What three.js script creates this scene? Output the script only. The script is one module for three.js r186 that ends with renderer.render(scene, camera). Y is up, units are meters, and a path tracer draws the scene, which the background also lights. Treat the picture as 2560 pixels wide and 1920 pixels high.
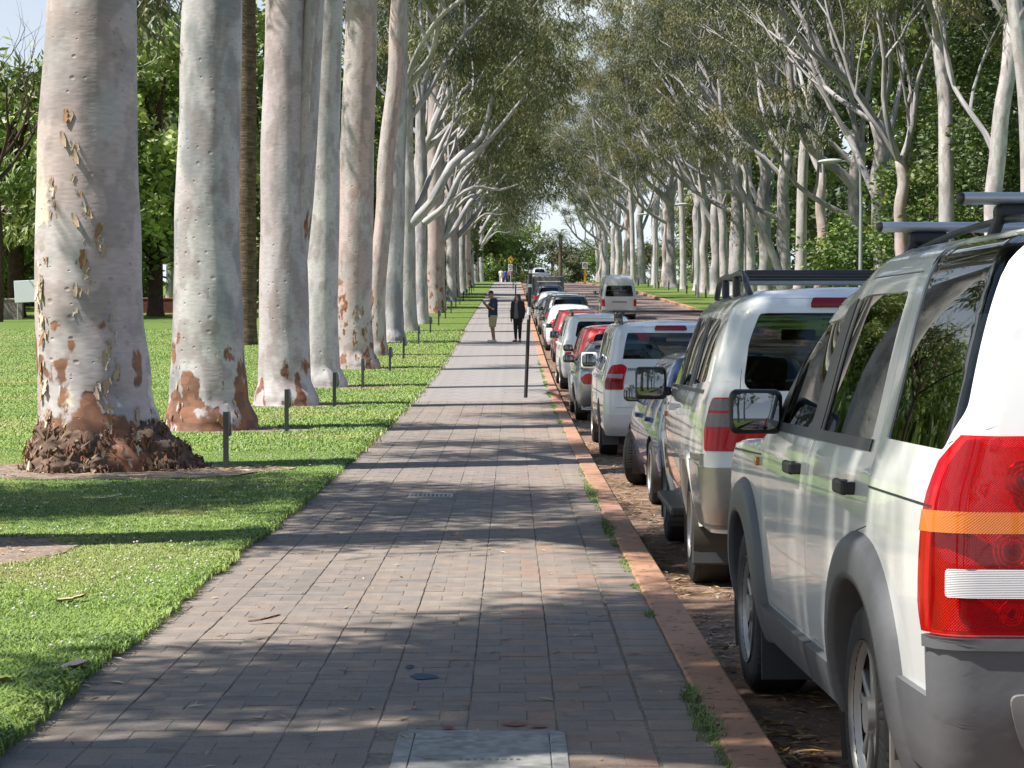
import * as THREE from 'three';
import { mergeGeometries, mergeVertices } from 'three/addons/utils/BufferGeometryUtils.js';
import { RoundedBoxGeometry } from 'three/addons/geometries/RoundedBoxGeometry.js';
import { TessellateModifier } from 'three/addons/modifiers/TessellateModifier.js';
import { TextGeometry } from 'three/addons/geometries/TextGeometry.js';
import { FontLoader } from 'three/addons/loaders/FontLoader.js';

// ---------------------------------------------------------------- camera, sky, sun, exposure
const scene = new THREE.Scene();
const camera = new THREE.PerspectiveCamera(19.94, 4 / 3, 0.1, 3000);
camera.position.set(0, 1.52, 0);
camera.rotation.set(-0.02106, 0, 0);
scene.add(camera);

const SUN = new THREE.Vector3(-0.53, 0.83, 0.17).normalize();   // direction towards the sun
const sun = new THREE.DirectionalLight(new THREE.Color(1.0, 0.95, 0.87), 5.0);
sun.position.copy(SUN).multiplyScalar(150).add(new THREE.Vector3(0, 0, -60));
sun.target.position.set(0, 0, -60);
sun.castShadow = true; sun.shadow.radius = 1;
sun.shadow.mapSize.set(4096, 4096);
Object.assign(sun.shadow.camera, { left: -120, right: 120, top: 140, bottom: -140, near: 1, far: 500 });
scene.add(sun, sun.target);

const renderer = new THREE.WebGLRenderer({ antialias: true });
renderer.toneMapping = THREE.LinearToneMapping;
renderer.toneMappingExposure = 1.72;
renderer.shadowMap.enabled = true;

// ---------------------------------------------------------------- random numbers and noise
function rng(seed) { let a = seed >>> 0; return () => { a = (a + 0x6D2B79F5) >>> 0; let t = Math.imul(a ^ (a >>> 15), 1 | a); t = (t + Math.imul(t ^ (t >>> 7), 61 | t)) ^ t; return ((t ^ (t >>> 14)) >>> 0) / 4294967296; }; }
const h2 = (x, y, s) => { let h = (Math.imul(x, 374761393) + Math.imul(y, 668265263) + Math.imul(s, 974711)) | 0; h = Math.imul(h ^ (h >>> 13), 1274126177); return ((h ^ (h >>> 16)) >>> 0) / 4294967296; };
const sm = (t) => t * t * (3 - 2 * t), lerp = (a, b, t) => a + (b - a) * t, clamp = (x, a, b) => Math.min(b, Math.max(a, x));
const sstep = (a, b, x) => sm(clamp((x - a) / (b - a), 0, 1));
// value noise; px > 0 makes it repeat every px cells in x (for textures round a trunk)
function vn(x, y, s = 0, px = 0, py = 0) {
  const xi = Math.floor(x), yi = Math.floor(y), fx = sm(x - xi), fy = sm(y - yi);
  const w = (a, p) => p ? ((a % p) + p) % p : a;
  const x0 = w(xi, px), x1 = w(xi + 1, px), y0 = w(yi, py), y1 = w(yi + 1, py);
  return lerp(lerp(h2(x0, y0, s), h2(x1, y0, s), fx), lerp(h2(x0, y1, s), h2(x1, y1, s), fx), fy);
}
function fbm(x, y, o, s = 0, px = 0, py = 0) { let a = 0.5, t = 0, n = 0; for (let i = 0; i < o; i++) { t += a * vn(x, y, s + i * 17, px, py); n += a; a *= 0.5; x *= 2; y *= 2; px *= 2; py *= 2; } return t / n; }
const n3 = (x, y, z, s = 0) => (vn(x + z * 0.37, y - z * 0.61, s) + vn(y * 1.1 + 3.3, z + x * 0.43, s + 7) + vn(z * 0.93 - 5.1, x + y * 0.29, s + 13)) / 3;

// ---------------------------------------------------------------- sky: blue air and broken white cloud
{
  const W = 1024, H = 512, d = new Float32Array(W * H * 4);
  for (let j = 0; j < H; j++) for (let i = 0; i < W; i++) {
    const el = ((j + 0.5) / H - 0.5) * Math.PI, az = ((i + 0.5) / W) * Math.PI * 2;
    const e = Math.max(0, Math.sin(el)), k = Math.pow(1 - e, 2.7);
    let r = lerp(0.15, 0.97, k), g = lerp(0.29, 1.06, k), b = lerp(0.58, 1.10, k);
    const q = 1 / (e + 0.16), cx = Math.cos(az) * Math.cos(el) * q, cy = Math.sin(az) * Math.cos(el) * q;
    const c = sstep(0.50, 0.68, fbm(cx * 1.3 + 20, cy * 1.3 + 20, 5, 3)) * sstep(0.02, 0.12, e) * 0.85;
    r = lerp(r, 1.25, c); g = lerp(g, 1.27, c); b = lerp(b, 1.30, c);
    if (el < 0) { r = 0.22; g = 0.23; b = 0.20; }
    d.set([r, g, b, 1], (j * W + i) * 4);
  }
  const t = new THREE.DataTexture(d, W, H, THREE.RGBAFormat, THREE.FloatType);
  t.mapping = THREE.EquirectangularReflectionMapping; t.magFilter = t.minFilter = THREE.LinearFilter; t.wrapS = THREE.RepeatWrapping; t.needsUpdate = true;
  scene.background = t; scene.environment = t;
  scene.backgroundIntensity = 0.58; scene.environmentIntensity = 0.58;
}

// ---------------------------------------------------------------- helpers
const used = new Map();
function numbered(n) { const k = used.get(n) || 0; used.set(n, k + 1); return k ? `${n}_${String(k).padStart(3, '0')}` : n; }
const shadowed = (o) => { o.traverse((m) => { if (m.isMesh) { m.castShadow = true; m.receiveShadow = true; } }); return o; };
function tag(o, label, category, group, kind) { if (label) o.userData.label = label; if (category) o.userData.category = category; if (group) o.userData.group = group; if (kind) o.userData.kind = kind; return o; }
function thing(name, label, category, group, pos = [0, 0, 0], turn = 0) { const o = new THREE.Group(); o.name = numbered(name); o.position.set(...pos); o.rotation.y = turn; scene.add(o); return tag(o, label, category, group); }
function mesh(name, g, m, parent) { const o = new THREE.Mesh(Array.isArray(g) ? merge(g) : g, m); o.name = parent ? name : numbered(name); o.castShadow = o.receiveShadow = true; (parent || scene).add(o); return o; }
function struct(name, g, m, parent) { const o = mesh(name, g, m, parent); if (!parent) o.userData.kind = 'structure'; return o; }
function copy(src, label, group) { const c = src.clone(); c.name = numbered(src.name.replace(/_\d{3}$/, '')); scene.add(c); if (label) c.userData.label = label; if (group) c.userData.group = group; return c; }
function merge(list) {
  const gs = list.map((g) => { const n = g.index ? g.toNonIndexed() : g.clone(); for (const k of Object.keys(n.attributes)) if (!['position', 'normal', 'uv'].includes(k)) n.deleteAttribute(k); if (!n.attributes.normal) n.computeVertexNormals(); if (!n.attributes.uv) n.setAttribute('uv', new THREE.BufferAttribute(new Float32Array(n.attributes.position.count * 2), 2)); return n; });
  return gs.length === 1 ? gs[0] : mergeGeometries(gs);
}
const M4 = (x, y, z, rx = 0, ry = 0, rz = 0, s = 1) => new THREE.Matrix4().compose(new THREE.Vector3(x, y, z), new THREE.Quaternion().setFromEuler(new THREE.Euler(rx, ry, rz, 'YXZ')), Array.isArray(s) ? new THREE.Vector3(...s) : new THREE.Vector3(s, s, s));
const at = (g, x, y, z, rx, ry, rz, s) => g.applyMatrix4(M4(x, y, z, rx, ry, rz, s));
const box = (w, h, d, x = 0, y = 0, z = 0, rx, ry, rz) => at(new THREE.BoxGeometry(w, h, d), x, y, z, rx, ry, rz);
const rbox = (w, h, d, r, x = 0, y = 0, z = 0, rx, ry, rz, seg = 2) => at(new RoundedBoxGeometry(w, h, d, seg, Math.min(r, w * 0.49, h * 0.49, d * 0.49)), x, y, z, rx, ry, rz);
const cyl = (r0, r1, h, x = 0, y = 0, z = 0, rx, ry, rz, seg = 16) => at(new THREE.CylinderGeometry(r1, r0, h, seg), x, y, z, rx, ry, rz);
const V = (x, y, z) => new THREE.Vector3(x, y, z);
// a tapering tube through points [x, y, z, radius]; uv = (turns, metres)
function tube(pts, seg = 10, steps = 0, wob = 0, seed = 1, cap = true) {
  const c = new THREE.CatmullRomCurve3(pts.map((p) => V(p[0], p[1], p[2])), false, 'centripetal'), N = steps || (pts.length - 1) * 3;
  const pos = [], uv = [], idx = [], f = c.computeFrenetFrames(N, false); let len = 0, last = null;
  for (let i = 0; i <= N; i++) {
    const t = i / N, p = c.getPoint(t), q = t * (pts.length - 1), a = Math.min(pts.length - 2, Math.floor(q)), r = lerp(pts[a][3], pts[a + 1][3], q - a);
    if (last) len += p.distanceTo(last); last = p;
    for (let k = 0; k <= seg; k++) {
      const an = (k % seg) / seg * Math.PI * 2, w = wob ? 1 + wob * (n3(Math.cos(an) * 1.3 + seed * 3.1, p.y * 0.55, Math.sin(an) * 1.3 + seed, seed) - 0.5) * 2 : 1;
      const nx = f.normals[i], b = f.binormals[i], cs = Math.cos(an) * r * w, sn = Math.sin(an) * r * w;
      pos.push(p.x + nx.x * cs + b.x * sn, p.y + nx.y * cs + b.y * sn, p.z + nx.z * cs + b.z * sn); uv.push(k / seg, len);
    }
  }
  const R = seg + 1;
  for (let i = 0; i < N; i++) for (let k = 0; k < seg; k++) { const a = i * R + k; idx.push(a, a + 1, a + R, a + 1, a + R + 1, a + R); }
  if (cap) { const e = N * R, m = pos.length / 3; const p = c.getPoint(1); pos.push(p.x, p.y, p.z); uv.push(0.5, len); for (let k = 0; k < seg; k++) idx.push(e + k, e + k + 1, m); }
  const g = new THREE.BufferGeometry(); g.setAttribute('position', new THREE.Float32BufferAttribute(pos, 3)); g.setAttribute('uv', new THREE.Float32BufferAttribute(uv, 2)); g.setIndex(idx); g.computeVertexNormals();
  const nr = g.attributes.normal;                                   // close the seam round the tube
  for (let i = 0; i <= N; i++) { const a = i * R, b = a + seg; const v = V(nr.getX(a) + nr.getX(b), nr.getY(a) + nr.getY(b), nr.getZ(a) + nr.getZ(b)).normalize(); nr.setXYZ(a, v.x, v.y, v.z); nr.setXYZ(b, v.x, v.y, v.z); }
  return g;
}
// a texture from a function (u, v in 0..1) -> [r, g, b] in linear light or one number
function tex(w, h, fn, { srgb = false, rx = 1, ry = 1 } = {}) {
  const d = new Uint8Array(w * h * 4);
  const enc = (c) => 255 * (srgb ? (c <= 0.0031308 ? c * 12.92 : 1.055 * Math.pow(c, 1 / 2.4) - 0.055) : c);
  for (let j = 0; j < h; j++) for (let i = 0; i < w; i++) { const c = fn((i + 0.5) / w, (j + 0.5) / h); const o = (j * w + i) * 4; if (Array.isArray(c)) { d[o] = clamp(enc(c[0]), 0, 255); d[o + 1] = clamp(enc(c[1]), 0, 255); d[o + 2] = clamp(enc(c[2]), 0, 255); } else d[o] = d[o + 1] = d[o + 2] = clamp(enc(c), 0, 255); d[o + 3] = 255; }
  const t = new THREE.DataTexture(d, w, h, THREE.RGBAFormat); t.wrapS = t.wrapT = THREE.RepeatWrapping; t.magFilter = THREE.LinearFilter; t.minFilter = THREE.LinearMipmapLinearFilter; t.generateMipmaps = true;
  if (srgb) t.colorSpace = THREE.SRGBColorSpace; t.repeat.set(rx, ry); t.needsUpdate = true; return t;
}
const C = (r, g, b) => new THREE.Color().setRGB(r, g, b);
const std = (c, rough = 0.7, o = {}) => new THREE.MeshStandardMaterial({ color: c, roughness: rough, ...o });
const phys = (c, rough, o) => new THREE.MeshPhysicalMaterial({ color: c, roughness: rough, ...o });
const ORD = ['first', 'second', 'third', 'fourth', 'fifth', 'sixth', 'seventh', 'eighth', 'ninth', 'tenth', 'eleventh', 'twelfth', 'thirteenth', 'fourteenth', 'fifteenth', 'sixteenth', 'seventeenth', 'eighteenth', 'nineteenth', 'twentieth', 'twenty-first', 'twenty-second', 'twenty-third', 'twenty-fourth', 'twenty-fifth', 'twenty-sixth', 'twenty-seventh', 'twenty-eighth', 'twenty-ninth', 'thirtieth'];
// ---------------------------------------------------------------- the lie of the land: flat near the camera, then a long rise to a crest
function G(Z) {                                                   // height of the path at distance Z along the avenue
  if (Z < 12) return 0;
  if (Z < 68) return 3.44e-4 * (Z - 12) ** 2;
  const a = 3.44e-4 * 56 * 56, s = 2 * 3.44e-4 * 56;
  if (Z < 226) return a + s * (Z - 68);
  const b = a + s * 158, d = Math.min(Z, 310) - 226;
  return b + s * d - 0.000305 * d * d - Math.max(0, Z - 310) * 0.0127;
}
const slope = (Z) => (G(Z + 0.05) - G(Z - 0.05)) / 0.1;
const PX0 = -1.93, PX1 = 0.775, KX1 = 0.975, RD = -0.135, RX1 = 10.1, bend = (Z) => -2.6 * sstep(172, 246, Z);   // path edges, outer kerb edge, road level, far road edge
// a sheet following the land between x0 and x1
function sheet(xs, zs, dy, bump = 0, seed = 1) {
  const pos = [], uv = [], idx = [], n = xs.length;
  for (const z of zs) for (const x0 of xs) { const x = x0 + (x0 > 9 ? bend(z) : 0), o = bump ? bump * (fbm(x * 0.35, z * 0.35, 3, seed) - 0.5) : 0; pos.push(x, G(z) + (typeof dy === 'function' ? dy(x, z) : dy) + o, -z); uv.push(x, z); }
  for (let j = 0; j + 1 < zs.length; j++) for (let i = 0; i + 1 < n; i++) { const a = j * n + i; idx.push(a, a + 1, a + n, a + 1, a + n + 1, a + n); }
  const g = new THREE.BufferGeometry(); g.setAttribute('position', new THREE.Float32BufferAttribute(pos, 3)); g.setAttribute('uv', new THREE.Float32BufferAttribute(uv, 2)); g.setIndex(idx); g.computeVertexNormals(); return g;
}
const range = (a, b, d) => { const r = []; for (let x = a; x < b - d * 0.3; x += d) r.push(x); r.push(b); return r; };
const ZS = [...range(-60, 60, 1.5), ...range(62, 340, 4), 380, 450, 600, 900, 1500];

const grain = tex(256, 256, (u, v) => 0.35 + 0.65 * fbm(u * 24, v * 24, 3, 5, 24, 24), {});
const lawnTex = tex(1024, 1024, (u, v) => {
  const p = fbm(u * 8, v * 8, 5, 11, 8, 8), q = vn(u * 256, v * 256, 3, 256, 256), r = fbm(u * 64, v * 64, 2, 23, 64, 64);
  const k = 0.46 + 0.5 * q * 0.6 + 0.3 * r; const dry = sstep(0.6, 0.78, p) * 0.35;
  return [lerp(0.15, 0.24, dry) * k, lerp(0.235, 0.25, dry) * k, lerp(0.03, 0.07, dry) * k];
}, { srgb: true, rx: 1 / 5, ry: 1 / 5 });
const lawnBump = tex(512, 512, (u, v) => vn(u * 256, v * 256, 4, 256, 256) * 0.6 + fbm(u * 60, v * 60, 2, 8, 60, 60) * 0.4, { rx: 1 / 2.5, ry: 1 / 2.5 });
const M = {};
M.lawn = std(C(1, 1, 1), 0.95, { map: lawnTex, bumpMap: lawnBump, bumpScale: 0.03 });
M.earth = std(C(0.16, 0.12, 0.09), 1, { map: grain.clone() }); M.earth.map.repeat.set(0.5, 0.5);
struct('ground', sheet([-1200, -400, -150, -80, -40, -20, -8, 0, 8, 12, 20, 40, 80, 150, 400, 1200], ZS, -0.3), M.earth);
struct('lawn', sheet([-150, -110, -80, -60, -45, -35, ...range(-28, PX0 - 0.06, 1), PX0 - 0.01], ZS.filter((z) => z < 600), (x) => (x < PX0 - 0.02 ? 0.035 : 0.005), 0.02, 2), M.lawn);
struct('lawn_verge', sheet([RX1 + 0.28, RX1 + 0.5, ...range(12, 30, 1), 40, 60, 90, 150], ZS.filter((z) => z < 600), (x) => RD + 0.14 + (x > 12 ? 0.012 * (x - 12) : 0), 0.05, 3), M.lawn);

// road: reddish asphalt
const roadTex = tex(1024, 1024, (u, v) => {
  const g = vn(u * 340, v * 340, 3, 340, 340), p = fbm(u * 6, v * 6, 5, 9, 6, 6), k = (0.62 + 0.55 * g * g + 0.1 * vn(u * 170, v * 170, 8, 170, 170)) * (0.75 + 0.5 * p);
  const st = sstep(0.62, 0.72, fbm(u * 10, v * 10, 4, 31, 10, 10));
  return [0.235 * k * lerp(1, 0.8, st), 0.175 * k * lerp(1, 0.76, st), 0.16 * k * lerp(1, 0.72, st)];
}, { srgb: true, rx: 1 / 3, ry: 1 / 3 });
M.road = std(C(1, 1, 1), 0.9, { map: roadTex, bumpMap: roadTex, bumpScale: 0.004 });
struct('road', sheet([KX1 - 0.1, 2, 3.4, 5.5, 7.5, 9, RX1 + 0.05], ZS, (x) => RD + 0.03 * Math.sin(clamp((x - 1) / 9, 0, 1) * Math.PI)), M.road);
// dashed centre line is worn away in the photograph; none is built

// a strip of dusty brown ground and fine litter along the gutter
const dustTex = tex(512, 512, (u, v) => { const k = 0.55 + 0.5 * fbm(u * 20, v * 20, 4, 14, 20, 20) + 0.35 * (vn(u * 160, v * 160, 3, 160, 160) - 0.4), l = vn(u * 70, v * 70, 9, 70, 70) > 0.82 ? 1.7 : 1; return [0.235 * k * l, 0.15 * k * l, 0.105 * k * l]; }, { srgb: true, rx: 0.6, ry: 0.6 });
struct('gutter', sheet([KX1 - 0.05, 1.3, 1.7, 2.6], range(2, 250, 1.5), (x) => RD + 0.006 + (x > 2.5 ? -0.004 : 0) + 0.03 * Math.sin(clamp((x - 1) / 9, 0, 1) * Math.PI)), std(C(1, 1, 1), 0.97, { map: dustTex, bumpMap: dustTex, bumpScale: 0.008 }));

// kerbs, one stone after another
const kerbTex = tex(512, 256, (u, v) => { const k = 0.72 + 0.4 * fbm(u * 14, v * 7, 4, 3, 14, 7) + 0.14 * vn(u * 200, v * 100, 5, 200, 100); const b = sstep(0.68, 0.76, fbm(u * 50, v * 25, 3, 6, 50, 25)); return [0.375 * k * lerp(1, 0.5, b), 0.21 * k * lerp(1, 0.5, b), 0.135 * k * lerp(1, 0.55, b)]; }, { srgb: true, rx: 0.5, ry: 1 });
M.kerb = std(C(1, 1, 1), 0.85, { map: kerbTex, bumpMap: kerbTex, bumpScale: 0.003 });
function kerbGeo(w, h, len) { const g = new RoundedBoxGeometry(w, h, len, 2, 0.018), p = g.attributes.position, uv = g.attributes.uv; for (let i = 0; i < p.count; i++) uv.setXY(i, p.getZ(i) + 3, p.getX(i) + p.getY(i)); return g; }
{
  const kerb = new THREE.Group(); kerb.name = 'kerb'; kerb.userData.kind = 'structure'; scene.add(kerb);
  const g = kerbGeo(0.197, 0.26, 2.388), R = rng(4), mats = [0, 1, 2, 3, 4].map((i) => { const m = M.kerb.clone(); m.color = C(0.92 + 0.05 * i, 0.9 + 0.05 * i, 0.92 + 0.04 * i); m.map = kerbTex.clone(); m.map.offset.set(i * 0.21, i * 0.37); return m; });
  for (let z = 2; z < 262; z += 2.4) { const o = new THREE.Mesh(g, mats[Math.floor(R() * 5)]); o.name = 'kerb_stone'; const c = z + 1.2; o.position.set((PX1 + KX1) / 2 + 0.002 * (R() - 0.5), (G(z) + G(z + 2.4)) / 2 - 0.122 + 0.004 * R(), -c); o.rotation.x = Math.atan(slope(c)); o.castShadow = o.receiveShadow = true; kerb.add(o); }
  const far = new THREE.Group(); far.name = 'kerb_001'; far.userData.kind = 'structure'; scene.add(far);
  for (let z = 50; z < 262; z += 2.4) { const o = new THREE.Mesh(g, mats[Math.floor(R() * 5)]); o.name = 'kerb_stone'; const c = z + 1.2; o.position.set(RX1 + bend(c) + 0.15 + 0.05 * (R() - 0.5), (G(z) + G(z + 2.4)) / 2 + RD + 0.03, -c); o.rotation.set(Math.atan(slope(c)), 0.012 * (R() - 0.5) - (bend(c + 1) - bend(c)), 0); o.scale.set(1.4, 1, 1); far.add(o); }
}

// footpath: basket of headers and stretchers in columns, a soldier strip along the kerb
{
  const paverTex = tex(512, 512, (u, v) => { const g = vn(u * 200, v * 200, 3, 200, 200), f = vn(u * 100, v * 100, 7, 100, 100); const k = 0.74 + 0.3 * fbm(u * 6, v * 6, 4, 2, 6, 6) + 0.42 * (g - 0.5) + (f > 0.9 ? 0.35 : 0) - (f < 0.07 ? 0.3 : 0); return [k * 0.78, k * 0.78, k * 0.78]; }, { srgb: true, rx: 2, ry: 2 });
  M.joint = std(C(0.30, 0.26, 0.21), 1, { map: grain.clone() }); M.joint.map.repeat.set(2, 2);
  const base = struct('footpath', sheet([PX0, -0.6, 0.1, PX1 + 0.01], [...range(2, 44, 0.5)], -0.0055), M.joint);
  // beyond 42 m the courses can no longer be told apart
  const farTex = tex(512, 512, (u, v) => { const row = Math.floor(v * 12), col = Math.floor(u * 12 + (row % 2) * 0.5); const t = h2(col, row, 4), k = 0.68 + 0.25 * t + 0.2 * fbm(u * 12, v * 12, 3, 2, 12, 12); return [0.275 * k, 0.25 * k, 0.24 * k]; }, { srgb: true, rx: 0.7, ry: 0.7 });
  struct('footpath_far', sheet([PX0, -0.6, 0.1, PX1], [...range(41.9, 66, 1), ...range(68, 274, 3)], 0), std(C(1, 1, 1), 0.9, { map: farTex }), base);
  const tones = [[0.215, 0.20, 0.20], [0.24, 0.215, 0.205], [0.195, 0.185, 0.19], [0.225, 0.205, 0.20], [0.255, 0.205, 0.185], [0.205, 0.20, 0.21], [0.27, 0.20, 0.18], [0.235, 0.22, 0.215], [0.18, 0.175, 0.18], [0.25, 0.235, 0.225]].map((c) => [c[0] * 1.44, c[1] * 1.29, c[2] * 1.12]);
  const mats = tones.map((c) => std(C(...c), 0.88, { map: paverTex, bumpMap: paverTex, bumpScale: 0.0025 }));
  function brick(w, d, k) {                                       // chamfered paver, top at y = 0
    const b = 0.0028, h = 0.03, hw = w / 2, hd = d / 2, P = [[-hw + b, 0, -hd + b], [hw - b, 0, -hd + b], [hw - b, 0, hd - b], [-hw + b, 0, hd - b], [-hw, -b, -hd], [hw, -b, -hd], [hw, -b, hd], [-hw, -b, hd], [-hw, -h, -hd], [hw, -h, -hd], [hw, -h, hd], [-hw, -h, hd]];
    const q = [[0, 3, 2, 1]]; for (let i = 0; i < 4; i++) { const j = (i + 1) % 4; q.push([i, j, j + 4, i + 4], [i + 4, j + 4, j + 8, i + 8]); }
    const pos = [], uv = []; for (const f of q) for (const i of [0, 1, 2, 0, 2, 3]) { const p = P[f[i]]; pos.push(...p); uv.push(p[0] + k * 0.173, p[2] + p[1] + k * 0.291); }
    const g = new THREE.BufferGeometry(); g.setAttribute('position', new THREE.Float32BufferAttribute(pos, 3)); g.setAttribute('uv', new THREE.Float32BufferAttribute(uv, 2)); g.computeVertexNormals(); return g;
  }
  const J = 0.0016, A = 0.1172, B = 0.2312, head = [0, 1, 2, 3].map((k) => brick(A - J, 0.2302 - J, k)), str = [0, 1, 2, 3].map((k) => brick(B - J, 0.1151 - J, k + 5));
  const cols = 7, cw = (PX1 - 0.247 - PX0) / cols, list = [], R = rng(77);
  for (let z = 7.05, row = 0; z < 41.9; z += 0.231, row++) {
    for (let c = 0; c < cols; c++) {
      const x0 = PX0 + c * cw, flip = (row + c * (c % 3)) % 2, hx = flip ? x0 + cw - A / 2 - 0.001 : x0 + A / 2 + 0.002, sx = flip ? x0 + B / 2 + 0.003 : x0 + cw - B / 2 - 0.003;
      list.push([0, hx, z + 0.1151], [1, sx, z + 0.0576], [1, sx, z + 0.173]);
    }
    for (let k = 0; k < 2; k++) list.push([1, PX1 - 0.121, z + 0.0577 + k * 0.1155]);
  }
  const cover = (x, z) => (x > -0.43 && x < 0.2 && z < 8.42) || (x > -0.98 && x < -0.55 && Math.abs(z - 20.7) < 0.2);
  const slots = list.filter((b) => !cover(b[1], b[2])), nr = new THREE.Group();
  const place = (b) => { const t = R(), pk = b[1] > 0.02 && R() < 0.24, tone = pk ? [4, 6, 4][Math.floor(R() * 3)] : [8, 8, 2, 5, 0, 3, 1, 0, 7, 9, 9][Math.floor(clamp(0.6 * t + 1.1 * (fbm(b[1] * 0.9 + 7, b[2] * 0.6, 4, 63) - 0.5) + 0.2, 0, 0.999) * 11)]; return { m: M4(b[1] + 0.002 * (R() - 0.5), G(b[2]) + 0.0012 + 0.0045 * (R() - 0.5) + 0.012 * (fbm(b[1] * 1.3, b[2] * 1.1, 2, 61) - 0.5), -b[2], Math.atan(slope(b[2])) + 0.013 * (R() - 0.5), 0.016 * (R() - 0.5), 0.012 * (R() - 0.5)), tone }; };
  const near = slots.slice(0, 299), rest = slots.slice(299);
  for (const b of near) { const p = place(b), o = new THREE.Mesh((b[0] ? str : head)[Math.floor(R() * 4)], mats[p.tone]); o.name = 'brick'; o.applyMatrix4(p.m); o.receiveShadow = true; base.add(o); }
  for (const k of [0, 1]) {
    const bs = rest.filter((b) => b[0] === k), im = new THREE.InstancedMesh((k ? str : head)[1], std(C(1, 1, 1), 0.88, { map: paverTex, bumpMap: paverTex, bumpScale: 0.0025 }), bs.length);
    bs.forEach((b, i) => { const p = place(b); im.setMatrixAt(i, p.m); im.setColorAt(i, C(...tones[p.tone])); });
    im.name = k ? 'brick_courses' : 'header_courses'; im.userData.kind = 'stuff'; im.receiveShadow = true; base.add(im);
  }
}
// ---------------------------------------------------------------- gum trees
// smooth bark: pale grey with pink, blue-grey and cream; rust and cream patches where old bark has come away
function barkMaps(seed, o) {
  const { w = 512, h = 1024, H = 7, pink = 0.5, blue = 0.5, tint = [1, 1, 1], rust = 0, rustTop = 2.4, cream = 0, pits = 1, side = 0.62 } = o;
  const U = 6, cells = [];
  const pit = (u, v) => {                                         // small dimples in the bark
    const gx = u * 16, gy = v / H * 34, xi = Math.floor(gx), yi = Math.floor(gy); let d = 0;
    for (let a = -1; a <= 1; a++) for (let b = -1; b <= 1; b++) {
      const cx = xi + a, cy = yi + b, k = ((cx % 16) + 16) % 16; if (h2(k, cy, seed + 3) > (0.15 + 0.6 * sstep(0.4, 0.65, fbm(k * 0.23, cy * 0.13, 2, seed + 21))) * pits) continue;
      const px = cx + 0.2 + 0.6 * h2(k, cy, seed + 4), py = cy + 0.2 + 0.6 * h2(k, cy, seed + 5), r = 0.06 + 0.15 * h2(k, cy, seed + 6) ** 2;
      const q = Math.hypot((gx - px) * 1.0, (gy - py) * 1.25) / r; if (q < 1) d = Math.max(d, 1 - q * q);
    }
    return d;
  };
  const layer = (u, v) => {
    const p = fbm(u * U, v * 0.75, 5, seed, U), q = fbm(u * U, v * 1.1 + 9, 5, seed + 40, U), f = fbm(u * 40, v * 40, 2, seed + 5, 40), line = vn(u * 9, v * 34, seed + 8, 9) * sstep(0.35, 0.65, fbm(u * 5, v * 0.9, 3, seed + 70, 5));
    const rn = fbm(u * 13, v * 2.3, 5, seed + 60, 13), dir = 0.5 + 0.5 * Math.cos((u - side) * Math.PI * 2);
    const rm = rust ? sstep(0, 0.07, rn + 0.10 * (fbm(u * 34, v * 9, 3, seed + 61, 34) - 0.5) - (0.72 - rust * 0.24 * (1 - sstep(0.1, rustTop, v)) - 0.1 * rust * dir)) * (1 - sstep(rustTop * 0.8, rustTop * 1.5, v)) : 0;
    const cm = cream ? sstep(0, 0.03, fbm(u * 7 + 3, v * 1.1, 5, seed + 90, 7) + 0.08 * (fbm(u * 30, v * 8, 3, seed + 91, 30) - 0.5) - (0.68 - 0.06 * cream)) * sstep(0.3, 0.7, v) * (1 - sstep(2.4, 4.2, v)) * (1 - rm) : 0;
    return { p, q, f, line, rn, rm, cm, s: fbm(u * 14, v * 3, 3, seed + 33, 14) };
  };
  const bumpV = new Float32Array(w * h); let at_ = 0;
  const map = tex(w, h, (u, y) => {
    const v = y * H, L = layer(u, v), pt = pit(u, v), k = 0.92 + 0.28 * L.f + 0.03 * L.line;
    bumpV[at_++] = clamp(0.55 + 0.25 * (L.p - 0.5) + 0.008 * (L.line - 0.3) + 0.05 * (L.f - 0.5) + 0.25 * (L.s - 0.5) - 0.26 * pt - L.rm * (0.12 + 0.3 * (vn(u * 26, v * 12, seed + 1, 26) - 0.5)) + 0.1 * L.cm, 0, 1);
    let c = [0.44, 0.41, 0.41];
    const mixc = (d, t) => { c = c.map((x, i) => lerp(x, d[i], t)); };
    mixc([0.48, 0.355, 0.335], pink * 0.85 * sstep(0.45, 0.68, L.p)); mixc([0.225, 0.23, 0.24], blue * 0.9 * sstep(0.43, 0.62, L.q)); mixc([0.56, 0.54, 0.51], 0.5 * sstep(0.55, 0.75, 1 - L.p)); mixc([0.27, 0.22, 0.21], 0.55 * sstep(0.5, 0.68, L.s));
    mixc([0.60, 0.55, 0.43], L.cm); mixc(vn(u * 30, v * 9, seed + 2, 30) > 0.55 ? [0.25, 0.105, 0.05] : [0.17, 0.072, 0.04], L.rm * 0.95);
    mixc([0.26, 0.21, 0.19], 0.45 * pt);
    return c.map((x, i) => x * k * tint[i]);
  }, { srgb: true, ry: 1 / H });
  at_ = 0; const bump = tex(w, h, () => bumpV[at_++], { ry: 1 / H });
  map.wrapT = bump.wrapT = THREE.MirroredRepeatWrapping;
  return std(C(1, 1, 1), 0.82, { map, bumpMap: bump, bumpScale: 0.035 });
}
M.bark1 = barkMaps(11, { w: 1024, h: 2048, pink: 0.75, blue: 0.5, rust: 1.3, rustTop: 2.1, cream: 0.7, side: 0.66, H: 7 });
M.bark2 = barkMaps(29, { w: 1024, h: 1024, pink: 0.5, blue: 0.95, tint: [0.93, 0.93, 0.95], rust: 1.2, rustTop: 1.8, cream: 0, H: 7 });
M.bark3 = barkMaps(47, { pink: 0.5, blue: 0.3, tint: [0.95, 0.92, 0.95], rust: 0.8, rustTop: 1.4, pits: 1.2 });
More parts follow.
